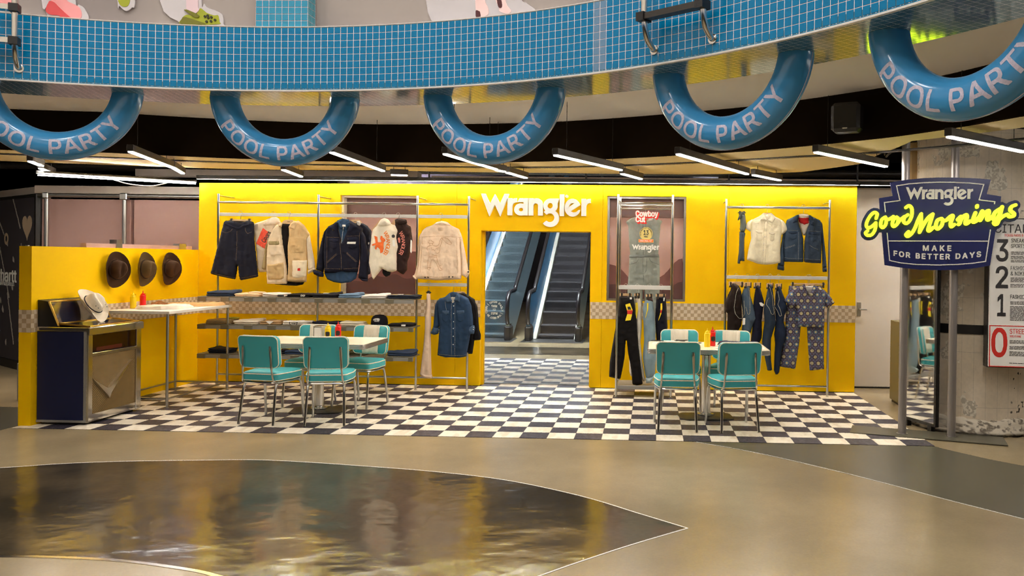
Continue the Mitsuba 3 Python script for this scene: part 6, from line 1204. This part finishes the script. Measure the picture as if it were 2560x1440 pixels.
RJ = trucker(t, [(1.716,2.215),(1.678,2.201),(1.638,2.18),(1.568,2.145),(1.552,2.08),(1.543,2.0),(1.537,1.854),(1.54,1.758),(1.543,1.641),(1.654,1.638),(1.774,1.638),(1.774,1.761),(1.77,1.922),(1.753,1.986),(1.724,2.066),(1.703,2.138)],
  [[(1.572,2.146),(1.545,2.081),(1.523,1.967),(1.504,1.838),(1.486,1.709),(1.468,1.591),(1.546,1.582),(1.549,1.677),(1.54,1.839),(1.55,2.032)],[(1.969,2.146),(1.998,2.102),(2.013,1.973),(2.031,1.828),(2.047,1.7),(2.057,1.579),(2.006,1.57),(1.999,1.715),(1.993,1.876),(1.978,2.037)]],
  [[(1.464,1.6),(1.545,1.59),(1.545,1.53),(1.461,1.547)],[(2.0,1.574),(2.056,1.58),(2.06,1.527),(2.007,1.52)]], [[(1.708,2.213),(1.697,2.161),(1.696,2.12),(1.625,2.102),(1.64,2.152),(1.671,2.199)]],
  [[(1.575,2.007),(1.695,2.008),(1.689,1.982),(1.627,1.97),(1.582,1.984)]], [[(1.583,1.983),(1.687,1.982),(1.681,1.92),(1.636,1.895),(1.589,1.919)]],
  [[(1.541,1.806),(1.605,1.826),(1.662,1.849)],[(1.549,1.796),(1.668,1.839)],[(1.539,1.689),(1.646,1.678),(1.762,1.68)],[(1.57,2.015),(1.698,2.016)],[(1.704,2.0),(1.703,1.647)]], S(48, 62, 80), 2.58, 56, S(38, 50, 68), [(1.62,1.994)], 'gold', 'stitch_pale')
R2_ = Cloth([(1.832,2.216),(1.886,2.185),(1.967,2.148),(1.992,2.101),(1.992,1.973),(1.991,1.844),(1.99,1.715),(1.988,1.626),(1.886,1.628),(1.78,1.638),(1.78,1.761),(1.783,1.89),(1.801,1.986),(1.833,2.083),(1.847,2.148)], 2.585, 0.09, S(46, 58, 74), 60); cput(t, 'right_front', R2_)
patch(t, 'collar', R2_, [(1.826,2.206),(1.863,2.186),(1.892,2.073),(1.848,2.082),(1.832,2.138)], S(38, 50, 68), e=0.016); patch(t, 'pocket_flap', R2_, [(1.811,2.008),(1.934,2.001),(1.929,1.971),(1.874,1.958),(1.816,1.979)], S(42, 54, 74), e=0.007); patch(t, 'pocket', R2_, [(1.818,1.973),(1.928,1.971),(1.921,1.898),(1.875,1.882),(1.824,1.905)], S(50, 64, 82), e=0.004)
part(t, 'stitching', seam(R2_, [[(1.832,1.845),(1.892,1.81),(1.94,1.794)],[(1.782,1.676),(1.878,1.672),(1.981,1.67)],[(1.805,2.013),(1.961,2.011)]]), 'stitch_pale')
for p in [(1.871,1.969),(1.784,1.884),(1.783,1.775),(1.787,1.648)]: part(t, 'button', button(R2_, *p, r=0.009), 'gold')
patch(t, 'name_patch', R2_, [(1.815,2.015),(1.845,2.014),(1.845,2.007),(1.815,2.009)], S(200, 190, 180), e=0.004)
p0 = [(1.776,2.205)]; hanger('wooden hanger of the faded blue denim jacket', p0[0][0], 2.63, 2.295, p0[0][1], 0.36)
t = garm('short_sleeved_shirt', 'cream short sleeved western shirt in the middle of the right rack', 'shirt')
WS = trucker(t, [(1.227,2.181),(1.266,2.213),(1.286,2.228),(1.331,2.214),(1.378,2.229),(1.404,2.207),(1.427,2.183),(1.483,2.159),(1.504,2.119),(1.509,2.031),(1.506,1.966),(1.494,1.854),(1.494,1.757),(1.499,1.627),(1.443,1.616),(1.395,1.607),(1.331,1.602),(1.283,1.603),(1.218,1.613),(1.17,1.632),(1.091,1.659),(1.104,1.752),(1.119,1.833),(1.141,1.914),(1.133,1.994),(1.14,2.115),(1.163,2.152)],
  [[(1.163,2.154),(1.123,2.135),(1.09,2.107),(1.08,2.074),(1.076,2.03),(1.109,2.014),(1.132,1.994),(1.148,2.059)],[(1.479,2.159),(1.524,2.136),(1.556,2.096),(1.577,2.056),(1.597,2.02),(1.542,1.987),(1.486,1.944),(1.487,2.031)]], [],
  [[(1.231,2.116),(1.247,2.163),(1.279,2.211),(1.298,2.179),(1.318,2.135),(1.262,2.131)],[(1.326,2.132),(1.35,2.16),(1.377,2.208),(1.423,2.166),(1.386,2.096)]],
  [[(1.182,2.016),(1.281,2.019),(1.274,1.982),(1.234,1.965),(1.186,1.99)],[(1.341,2.002),(1.424,1.991),(1.419,1.964),(1.381,1.951),(1.338,1.974)]], [[(1.192,1.984),(1.271,1.977),(1.265,1.898),(1.232,1.878),(1.198,1.901)],[(1.349,1.968),(1.416,1.963),(1.411,1.892),(1.381,1.877),(1.352,1.898)]],
  [[(1.293,2.123),(1.283,1.915),(1.276,1.606)],[(1.325,2.123),(1.315,1.915),(1.306,1.606)],[(1.175,2.09),(1.223,2.098)],[(1.398,2.092),(1.478,2.077)]], S(236, 226, 196), 2.56, 64, S(240, 230, 202), [(1.305,2.018),(1.296,1.938),(1.289,1.858),(1.283,1.776),(1.233,1.99),(1.38,1.968)], 'rail_white', mat('stitch_cream', S(198, 184, 152), rough=0.8), 0.10)
p0 = [(1.337,2.213)]; hanger('wooden hanger of the cream short sleeved shirt', p0[0][0], 2.63, 2.295, p0[0][1], 0.36)
# lower bar
y = 2.58
def side(lab, outline, y, th, col, seed, strap=None, tag=None):
    t, b = jeans(lab, outline, y, th, col, seed, fx=24.0)
    if strap: part(t, 'waist_edge', seam(b, strap, r=0.0035, off=0.004), mat('waist_edge', S(150, 146, 136), rough=0.8) if 'waist_edge' not in scene else 'waist_edge')
    if tag: part(t, 'paper_tag', ext(Polygon(tag), y-th/2-0.03, y-th/2-0.027), 'print_white')
    return t, b
side('black trousers hanging at the left of the right rack lower bar', [(0.924,1.376),(0.96,1.367),(1.007,1.335),(1.029,1.283),(1.039,1.198),(1.037,1.085),(1.046,0.944),(1.037,0.859),(0.996,0.787),(0.93,0.774),(0.865,0.773),(0.868,0.903),(0.871,1.003),(0.839,1.035),(0.841,1.148),(0.868,1.224),(0.9,1.286)], 2.58, 0.14, S(30, 22, 20), 70, [[(0.99,1.318),(0.965,1.266),(0.95,1.154),(0.939,1.079),(0.957,1.004),(1.004,0.949),(1.046,0.95),(1.067,1.006),(1.059,1.165)]], [(1.046,0.959),(1.074,0.959),(1.072,0.879),(1.04,0.876)])
side('faded blue jeans second on the right rack lower bar', [(1.089,1.34),(1.134,1.34),(1.144,1.227),(1.172,1.133),(1.201,1.058),(1.242,0.947),(1.203,0.907),(1.181,0.869),(1.153,0.769),(1.097,0.771),(1.043,0.777),(1.053,0.905),(1.056,1.018),(1.04,1.131),(1.032,1.216),(1.057,1.292)], 2.60, 0.13, S(70, 86, 102), 71, [[(1.118,1.329),(1.132,1.202),(1.135,1.062),(1.129,1.001),(1.11,0.998),(1.098,1.043),(1.084,1.089)]])
side('dark navy jeans with a white tag, third on the right rack lower bar', [(1.209,1.35),(1.251,1.35),(1.281,1.249),(1.312,1.146),(1.293,1.023),(1.285,0.91),(1.289,0.778),(1.286,0.712),(1.256,0.645),(1.204,0.64),(1.155,0.649),(1.167,0.776),(1.182,0.927),(1.176,1.059),(1.187,1.2)], 2.59, 0.13, S(24, 26, 42), 72, None, [(1.239,1.144),(1.262,1.149),(1.299,1.126),(1.281,1.098),(1.253,1.11)])
side('blue jeans fourth on the right rack lower bar', [(1.359,1.368),(1.399,1.363),(1.419,1.232),(1.434,1.11),(1.44,0.987),(1.454,0.893),(1.422,0.799),(1.396,0.704),(1.396,0.572),(1.4,0.45),(1.415,0.326),(1.387,0.319),(1.359,0.323),(1.331,0.449),(1.308,0.571),(1.288,0.665),(1.3,0.797),(1.315,0.91),(1.304,1.061),(1.328,1.202)], 2.57, 0.13, S(40, 52, 68), 73, [[(1.362,1.337),(1.396,1.235),(1.406,1.123),(1.422,1.02),(1.408,1.0),(1.385,1.011),(1.361,1.076),(1.327,1.122),(1.336,1.169),(1.359,1.206)]])
side('deep blue jeans fifth on the right rack lower bar', [(1.457,1.343),(1.502,1.344),(1.533,1.252),(1.562,1.187),(1.592,1.07),(1.556,0.989),(1.547,0.914),(1.581,0.801),(1.578,0.726),(1.549,0.631),(1.533,0.574),(1.516,0.442),(1.504,0.301),(1.483,0.274),(1.46,0.272),(1.438,0.326),(1.442,0.498),(1.448,0.648),(1.435,0.761),(1.454,0.912),(1.44,1.082),(1.445,1.232)], 2.585, 0.13, S(30, 40, 60), 74, [[(1.436,1.315),(1.433,1.207),(1.425,1.114),(1.458,1.058),(1.492,0.979),(1.513,0.994),(1.5,1.05),(1.467,1.124),(1.484,1.189),(1.465,1.283)]])
for lab, px, a in [['clip hanger of the black trousers on the right rack',(0.973,1.376),30],['clip hanger of the second jeans on the right rack',(1.114,1.37),65],['clip hanger of the third jeans on the right rack',(1.23,1.368),65],['clip hanger of the fourth jeans on the right rack',(1.382,1.364),65],['clip hanger of the fifth jeans on the right rack',(1.486,1.359),65]]: hanger(lab, px[0], 2.62, 1.446, px[1]-0.01, 0.22 if a == 30 else 0.24, 'clip', turn=a, wz=0.05)
def f_floral(p, n, uv):
    x, z = p.x*13.2, p.z*13.2
    r = dr.floor(z); ox = x+0.5*(r-2*dr.floor(r*0.5)); c = dr.floor(ox); u, w = ox-c-0.5, z-r-0.5
    d = dr.sqrt(u*u+w*w); a = dr.atan2(w, u); k = mikit.cell_rand(c, r)
    edge_ = 0.40+0.035*dr.cos(8*a)
    petal = dr.abs(dr.sin(4*a))
    base = mi.Color3f(S(92, 98, 122))
    fl = dr.select(k < 0.5, mi.Color3f(S(74, 78, 92)), mi.Color3f(S(88, 112, 134)))
    core = dr.select(k < 0.5, (d < 0.26) & (petal > 0.55), (d < 0.16))
    col = dr.select(d < edge_, fl, base)
    col = dr.select((d > edge_-0.05) & (d < edge_+0.03), mi.Color3f(S(64, 32, 42)), col)
    col = dr.select(core, mi.Color3f(S(206, 190, 140)), col)
    x2, z2 = ox-dr.floor(ox+0.0), z-dr.floor(z)
    d2 = dr.sqrt(dr.square(dr.minimum(x2, 1-x2))+dr.square(dr.minimum(z2, 1-z2)))
    col = dr.select(d2 < 0.15, mi.Color3f(S(66, 34, 46)), col); return dr.select(d2 < 0.06, mi.Color3f(S(150, 120, 110)), col)
mat('floral', rough=0.85, spec=0.15, tex=mikit.proc(f_floral))
t = garm('floral_trousers', 'dark floral patterned trousers behind the matching shirt', 'trousers')
b = Cloth([(1.61,1.349),(1.807,1.359),(2.005,1.354),(2.023,1.239),(2.033,1.051),(2.041,0.769),(2.042,0.533),(2.047,0.343),(1.961,0.332),(1.873,0.323),(1.861,0.483),(1.846,0.672),(1.834,0.855),(1.794,0.916),(1.759,0.854),(1.746,0.67),(1.723,0.5),(1.701,0.337),(1.605,0.352),(1.507,0.369),(1.526,0.497),(1.552,0.648),(1.573,0.78),(1.576,0.95),(1.581,1.064),(1.598,1.205)], 2.615, 0.08, (1, 1, 1), 76); part(t, 'legs', b.mesh, 'floral', True)
part(t, 'waistband', Cloth([(1.608,1.351),(2.003,1.356),(2.005,1.326),(1.609,1.317)], 2.61, 0.085, (1, 1, 1), 77).mesh, 'floral', True)
p0 = [(1.821,1.372),(1.848,1.462)]; hanger('long clip hanger of the floral trousers', p0[1][0], 2.66, 1.446, p0[0][1], 0.42, 'clip', wz=0.02)
t = garm('floral_shirt', 'dark floral short sleeved shirt at the right end of the right rack', 'shirt')
b = Cloth([(1.769,1.365),(1.732,1.345),(1.677,1.329),(1.644,1.302),(1.65,1.236),(1.67,1.143),(1.701,1.078),(1.711,0.993),(1.709,0.871),(1.786,0.858),(1.897,0.855),(2.027,0.856),(2.028,0.96),(2.025,1.064),(2.042,1.148),(2.05,1.242),(2.031,1.298),(1.993,1.324),(1.928,1.343),(1.901,1.366),(1.873,1.296),(1.836,1.23),(1.798,1.285)], 2.54, 0.09, (1, 1, 1), 78); part(t, 'body', b.mesh, 'floral', True)
for p in [[(1.669,1.325),(1.618,1.287),(1.577,1.226),(1.543,1.165),(1.597,1.122),(1.658,1.076),(1.69,1.124),(1.68,1.236)],[(2.019,1.311),(2.071,1.256),(2.108,1.214),(2.152,1.154),(2.1,1.111),(2.068,1.08),(2.03,1.129),(2.029,1.241)]]: part(t, 'sleeve', Cloth(p, 2.55, 0.085, (1, 1, 1), 79).mesh, 'floral', True)
for p in [[(1.758,1.361),(1.779,1.38),(1.803,1.306),(1.822,1.241),(1.79,1.233),(1.771,1.287)],[(1.892,1.368),(1.918,1.345),(1.905,1.27),(1.882,1.23),(1.827,1.241),(1.863,1.297)]]: patch(t, 'collar', b, p, (1, 1, 1), 'floral', e=0.016)
part(t, 'neck_lining', Cloth([(1.801,1.35),(1.904,1.352),(1.891,1.286),(1.845,1.238),(1.811,1.285)], 2.575, 0.02, S(176, 170, 164), 80).mesh, mat('lining', S(176, 170, 164), rough=0.9), True)
p0 = [(1.85,1.363),(1.854,1.464)]; hanger('wooden hanger of the floral shirt', p0[1][0]-0.0, 2.60, 1.446, p0[0][1]-0.005, 0.34)

# ================================================================= FOLDED CLOTHES
def fold_mesh(x0, x1, y0, y1, z, h, layers, seed, r=0.03, skew=0.0, rise=0.0):
    out = []; hh = h/layers
    for k in range(layers):
        o = rrect(x0+0.006*((k*7+seed) % 3), x1-0.007*((k*5+seed) % 3), y0+0.004*((k+seed) % 2), y1, r)
        m = pad(o, [(0.010, z+k*hh), (0.002, z+k*hh+0.25*hh), (0.0, z+k*hh+0.5*hh), (0.002, z+k*hh+0.75*hh), (0.010, z+(k+1)*hh-0.001)], 0.006, 0.018, 5); out.append(m)
    m = cat(out); v = m.vertices.copy(); t = np.clip((v[:, 2]-z)/h, 0, 1)
    n1 = meshkit.fbm(np.c_[v[:, 0]*14, v[:, 1]*14, v[:, 2]*30+seed*3.3], 3, seed)-0.5
    n2 = meshkit.fbm(np.c_[v[:, 0]*5, v[:, 1]*5, np.full(len(v), seed*1.7)], 2, seed+3)-0.5
    v[:, 2] = np.maximum(z, v[:, 2]+t*(0.022*n1+0.05*h/0.06*n2+rise*np.clip((v[:, 0]-x0)/(x1-x0), 0, 1)*np.clip((v[:, 1]-y0)/(y1-y0), 0, 1)))
    v[:, 0] += 0.012*n2*2+skew*(v[:, 1]-y0); v[:, 1] += 0.008*n1
    return tri(v, m.faces)
def folded(name, lab, c, x0, x1, z, h, col, seed, layers=2, y0=2.345, y1=2.60, rise=0.0, fade=0.2, skew=0.0, extra=None):
    t = thing(name, lab, c); m = fold_mesh(x0, x1, y0, y1, z, h, layers, seed, rise=rise, skew=skew)
    k = 1+fade*2*(meshkit.fbm(m.vertices*[9, 9, 20], 3, seed)-0.5)[:, None]
    part(t, 'folds', m, 'cloth', smooth=True, color=np.clip(np.asarray(col)*k, 0, 1)); return t
s1, s2, s3 = 1.137, 0.802, 0.447
folded('folded_jeans', 'folded dark blue jeans at the left end of the top shelf', 'jeans', -5.46, -5.11, s1, 0.05, S(44, 56, 78), 1, 2, rise=0.03)
t = folded('folded_shirt', 'folded tan shirt with a pale collar on the top shelf', 'shirt', -5.11, -4.78, s1, 0.035, S(222, 190, 148), 2, 2)
part(t, 'collar', fold_mesh(-4.98, -4.78, 2.42, 2.58, s1+0.035, 0.02, 1, 22), 'cloth', True, color=flatcol(fold_mesh(-4.98, -4.78, 2.42, 2.58, s1+0.035, 0.02, 1, 22), S(232, 206, 168)))
t = folded('folded_shirt', 'folded white tee shirt with dark chest lines on the top shelf', 'tee shirt', -4.77, -4.48, s1, 0.042, S(238, 226, 212), 3, 2)
part(t, 'print', cat([bx(-4.56+0.02*k, -4.545+0.02*k, 2.336, 2.342, s1+0.008, s1+0.03) for k in range(4)]), 'ink', kind='stuff')
t = folded('folded_shirt', 'folded black tee shirt with small pale lettering on the top shelf', 'tee shirt', -4.47, -4.17, s1, 0.042, S(24, 23, 25), 4, 2)
part(t, 'print', ext(text('CHOP', 0.022, -4.25, s1+0.012, width=0.055, bold=True), 2.332, 2.337), 'print_white', label='pale lettering')
folded('folded_jeans', 'folded black jeans with a white tag on the top shelf', 'jeans', -4.16, -3.84, s1, 0.04, S(34, 34, 40), 5, 2, rise=0.035)
folded('folded_jeans', 'folded light blue jeans on the top shelf', 'jeans', -3.83, -3.57, s1, 0.045, S(104, 128, 152), 6, 2, rise=0.015, fade=0.35)
folded('folded_shirt', 'folded white shirt with blue spots on the top shelf', 'shirt', -3.56, -3.25, s1, 0.035, S(226, 222, 216), 7, 2, fade=0.1, rise=0.03)
folded('folded_jeans', 'folded dark navy jeans with white tag, right on the top shelf', 'jeans', -3.24, -2.86, s1, 0.04, S(34, 40, 52), 8, 2)
for nm, x, z in (('white paper tag on the folded black jeans', -4.03, s1+0.052), ('white paper tag on the folded navy jeans', -3.12, s1+0.05)): solo('price_tag', nm, 'tag', bx(x, x+0.06, 2.40, 2.45, z-0.004, z+0.004), 'print_white')
folded('folded_shirt', 'folded taupe shirt at the left end of the middle shelf', 'shirt', -5.46, -5.14, s2, 0.05, S(160, 138, 104), 9, 3)
folded('folded_shirt', 'folded yellow green shirt behind the taupe one, middle shelf', 'shirt', -5.26, -5.12, s2+0.052, 0.025, S(190, 180, 70), 10, 1, 2.45, 2.6)
t = folded('folded_shirt', 'folded cream shirt with grey collar on the middle shelf', 'shirt', -5.12, -4.80, s2, 0.04, S(228, 216, 196), 11, 2, rise=0.03)
folded('folded_shirt', 'folded brown tee shirt with a pale badge on the middle shelf', 'tee shirt', -4.79, -4.53, s2, 0.045, S(174, 142, 102), 12, 2)
part(list(labels)[-1], 'print', ext(Polygon([(-4.70, s2+0.045), (-4.60, s2+0.045), (-4.65, s2+0.006)]), 2.328, 2.333), 'print_white', label='pale pointed badge')
folded('folded_shirt', 'folded white tee shirt with a round badge on the middle shelf', 'tee shirt', -4.52, -4.20, s2, 0.045, S(238, 230, 218), 13, 2)
part(list(labels)[-1], 'print', ext(Point(-4.36, s2+0.034).buffer(0.05).intersection(sbox(-4.5, s2+0.006, -4.2, s2+0.04)).difference(Point(-4.36, s2+0.034).buffer(0.043)).union(text('WR', 0.015, -4.36, s2+0.012, width=0.05)), 2.328, 2.333), 'ink', label='dark round badge print')
folded('folded_jeans', 'folded navy jeans behind the bottles on the middle shelf', 'jeans', -4.15, -3.80, s2, 0.045, S(26, 28, 46), 14, 2)
folded('folded_shirt', 'folded cream tee shirt right of the bottles on the middle shelf', 'tee shirt', -3.82, -3.53, s2, 0.045, S(232, 222, 200), 15, 2)
folded('folded_jeans', 'folded black jeans with a pale patch, right on the middle shelf', 'jeans', -3.24, -2.93, s2, 0.035, S(28, 27, 30), 16, 2)
part(list(labels)[-1], 'patch', bx(-3.05, -3.0, 2.335, 2.345, s2+0.008, s2+0.026), 'print_white')
folded('folded_jeans', 'folded dark jeans at the left end of the bottom shelf', 'jeans', -5.43, -5.15, s3, 0.06, S(30, 34, 46), 17, 3)
folded('folded_jeans', 'folded black jeans between the two near chairs, bottom shelf', 'jeans', -4.58, -4.49, s3, 0.045, S(30, 32, 40), 18, 2)
folded('folded_jeans', 'folded blue jeans behind the near right chair, bottom shelf', 'jeans', -4.49, -4.20, s3, 0.045, S(52, 66, 92), 19, 2)
folded('folded_jeans', 'folded blue jeans at the right end of the bottom shelf', 'jeans', -3.24, -2.90, s3, 0.05, S(48, 60, 82), 20, 2, rise=0.02)
folded('folded_jeans', 'folded olive trousers behind the white chair back, bottom shelf', 'trousers', -3.75, -3.5, s3, 0.04, S(70, 68, 50), 21, 2)
# cap on the middle shelf
t = thing('baseball_cap', 'black trucker cap with white lettering on the middle shelf', 'cap'); cx, cy, cz = -3.355, 2.46, s2
g = np.arange(28)*2*math.pi/28; V = []
for q, zz in [(1.0, 0.0), (1.02, 0.02), (1.0, 0.05), (0.93, 0.08), (0.78, 0.103), (0.5, 0.118), (0.2, 0.123), (0.001, 0.124)]:
    V.append(np.c_[cx+0.098*q*np.cos(g), cy+0.105*q*np.sin(g), np.full(28, cz+0.012+zz*(1.0+0.0*q))])
f = [[i*28+j, i*28+(j+1) % 28, (i+1)*28+(j+1) % 28] for i in range(7) for j in range(28)]+[[i*28+j, (i+1)*28+(j+1) % 28, (i+1)*28+j] for i in range(7) for j in range(28)]
m = tri(np.vstack(V), f); part(t, 'crown', m, 'cloth', True, color=flatcol(m, S(22, 22, 28)))
br = pad([(cx+0.13*math.cos(a), cy-0.02+0.185*math.sin(a)) for a in np.linspace(math.pi, 2*math.pi, 24)], [(0.0, cz+0.004), (0.0, cz+0.010)], 0.008, 0.02, 3); part(t, 'brim', br, 'cloth', True, color=flatcol(br, S(24, 24, 30)))
w_ = unary_union([arctext('WRANGLER', 0.020, cx-0.0, cz+0.012, 0.075, 128, 62), text('JEANS', 0.018, cx, cz+0.055, width=0.06, bold=True)]); e = ext(w_, 0, 0.001); v = e.vertices.copy()
v[:, 1] = cy-0.108*np.sqrt(np.clip(1-((v[:, 0]-cx)/0.100)**2, 0.05, 1))*np.interp(v[:, 2]-cz, [0, 0.03, 0.06, 0.09, 0.115, 0.13], [1.03, 1.03, 1.0, 0.92, 0.78, 0.5])-0.002
part(t, 'lettering', tri(v, e.faces), 'print_white', label='white arched lettering')
# garments lying on the tables
def lying(name, lab, c, outline, z, h, col, seed, rot_=0):
    t = thing(name, lab, c); v, f, nb, pl = fill(soft(outline, 0.01), 0.018); d = shapely.distance(shapely.boundary(pl), shapely.points(v[:, 0], v[:, 1]))
    pr = np.sqrt(np.clip(1-(1-np.clip(d/0.02, 0, 1))**2, 0, 1)); n = meshkit.fbm(np.c_[v*11, np.full(len(v), seed)], 3, seed)
    top = np.c_[v, z+h*pr*(0.45+1.1*n)]; bot = np.c_[v, np.full(len(v), z)]; N = len(v)
    rim = [[i, (i+1) % nb, N+(i+1) % nb] for i in range(nb)]+[[i, N+(i+1) % nb, N+i] for i in range(nb)]
    m = tri(np.vstack([top, bot]), np.vstack([f, f[:, ::-1]+N, rim])); k = 1+0.3*(meshkit.fbm(m.vertices*12, 2, seed)-0.5)[:, None]
    part(t, 'cloth', m, 'cloth', True, color=np.clip(np.asarray(col)*k, 0, 1)); return t
tz = 0.7545
lying('laid_out_shirt', 'white printed tee shirt spread on the right diner table, left side', 'tee shirt', [(-0.02, 1.12), (0.10, 1.06), (0.32, 1.08), (0.46, 1.16), (0.44, 1.30), (0.30, 1.34), (0.28, 1.50), (0.05, 1.50), (0.04, 1.36), (-0.05, 1.30)], tz, 0.016, S(232, 220, 196), 31)
for k, (a, b) in enumerate((((-0.06, 1.40), (0.08, 1.36)), ((0.12, 1.10), (0.22, 1.07)), ((0.26, 1.15), (0.38, 1.12)), ((0.20, 1.42), (0.34, 1.50)), ((0.22, 1.50), (0.30, 1.38)), ((0.40, 1.18), (0.47, 1.22)))):
    if k == 0: sp_ = thing('sunglasses', 'black framed sunglasses and cords on the white tee shirt', 'sunglasses')
    c = (np.array(a)+np.array(b))/2; d = np.array(b)-a; L = np.linalg.norm(d); u = d/L; w = np.array([-u[1], u[0]])
    part(sp_, 'rim', tube([(c[0]+u[0]*L/2*math.cos(t_)+w[0]*0.022*math.sin(t_), c[1]+u[1]*L/2*math.cos(t_)+w[1]*0.022*math.sin(t_), tz+0.022) for t_ in np.linspace(0, 2*math.pi, 16, endpoint=False)], 0.004, 6, True), 'black')
t = lying('laid_out_shirt', 'dark navy patterned scarf on the right diner table, right side', 'scarf', [(0.64, 1.30), (0.75, 1.22), (0.92, 1.20), (1.08, 1.26), (1.10, 1.36), (0.95, 1.46), (0.86, 1.50), (0.74, 1.44)], tz, 0.028, S(48, 48, 66), 32)
lying('paper_card', 'pale card at the right edge of the right diner table', 'card', [(1.02, 0.90), (1.10, 0.90), (1.10, 1.10), (1.02, 1.12)], tz, 0.006, S(232, 226, 214), 33)
lying('paper_card', 'small pale card left of the bottles on the right diner table', 'card', [(0.57, 0.90), (0.68, 0.90), (0.68, 1.0), (0.60, 1.02)], tz, 0.006, S(236, 226, 206), 34)
lying('laid_out_shirt', 'white tee shirt laid out on the tall white table', 'tee shirt', [(-5.74, 1.42), (-5.60, 1.30), (-5.38, 1.32), (-5.28, 1.44), (-5.24, 1.74), (-5.36, 1.86), (-5.40, 1.96), (-5.62, 1.98), (-5.64, 1.80), (-5.75, 1.66)], 1.0355, 0.032, S(236, 224, 204), 35)
lying('laid_out_shirt', 'tan shirt laid out on the tall white table beyond the white one', 'shirt', [(-5.72, 2.02), (-5.50, 1.96), (-5.30, 1.95), (-5.18, 2.10), (-5.19, 2.34), (-5.40, 2.36), (-5.60, 2.30), (-5.78, 2.34), (-5.80, 2.12)], 1.0355, 0.03, S(222, 178, 122), 36)
lying('folded_belt', 'brown folded garment by the wall on the tall white table', 'garment', [(-5.84, 1.86), (-5.70, 1.84), (-5.68, 2.0), (-5.84, 2.04)], 1.0355, 0.05, S(150, 104, 66), 37)
# ceiling clutter above the display
solo('cable_bundle', 'tangle of black cables in the ceiling opening beside the column', 'cables', cat([tube(smoothpath([(1.75+0.10*k, 0.75+0.12*math.sin(k), 3.2), (1.95+0.09*k, 0.95, 2.80+0.05*math.sin(2*k)), (2.15+0.07*k, 1.0+0.15*math.cos(k), 2.88), (2.35, 1.15, 2.78+0.04*math.cos(k)), (2.55, 1.0, 3.2)], 5), 0.011, 6) for k in range(5)]), 'black', True, kind='stuff')
solo('foil_duct', 'silver wrapped duct in the ceiling opening beside the column', 'duct', cat(tube([(1.5, 1.45, 2.98), (2.65, 1.25, 2.98)], 0.06, 14), tube([(1.5, 1.15, 3.05), (2.6, 0.95, 3.05)], 0.045, 14)), 'steel', True)
solo('ceiling_cable', 'white cable hanging from the light beam at the top left', 'cable', tube(smoothpath([(-6.6, 2.27, 2.55), (-6.45, 2.38, 2.49), (-6.25, 2.55, 2.48), (-6.1, 2.70, 2.545)], 5), 0.008, 6), 'white', True)
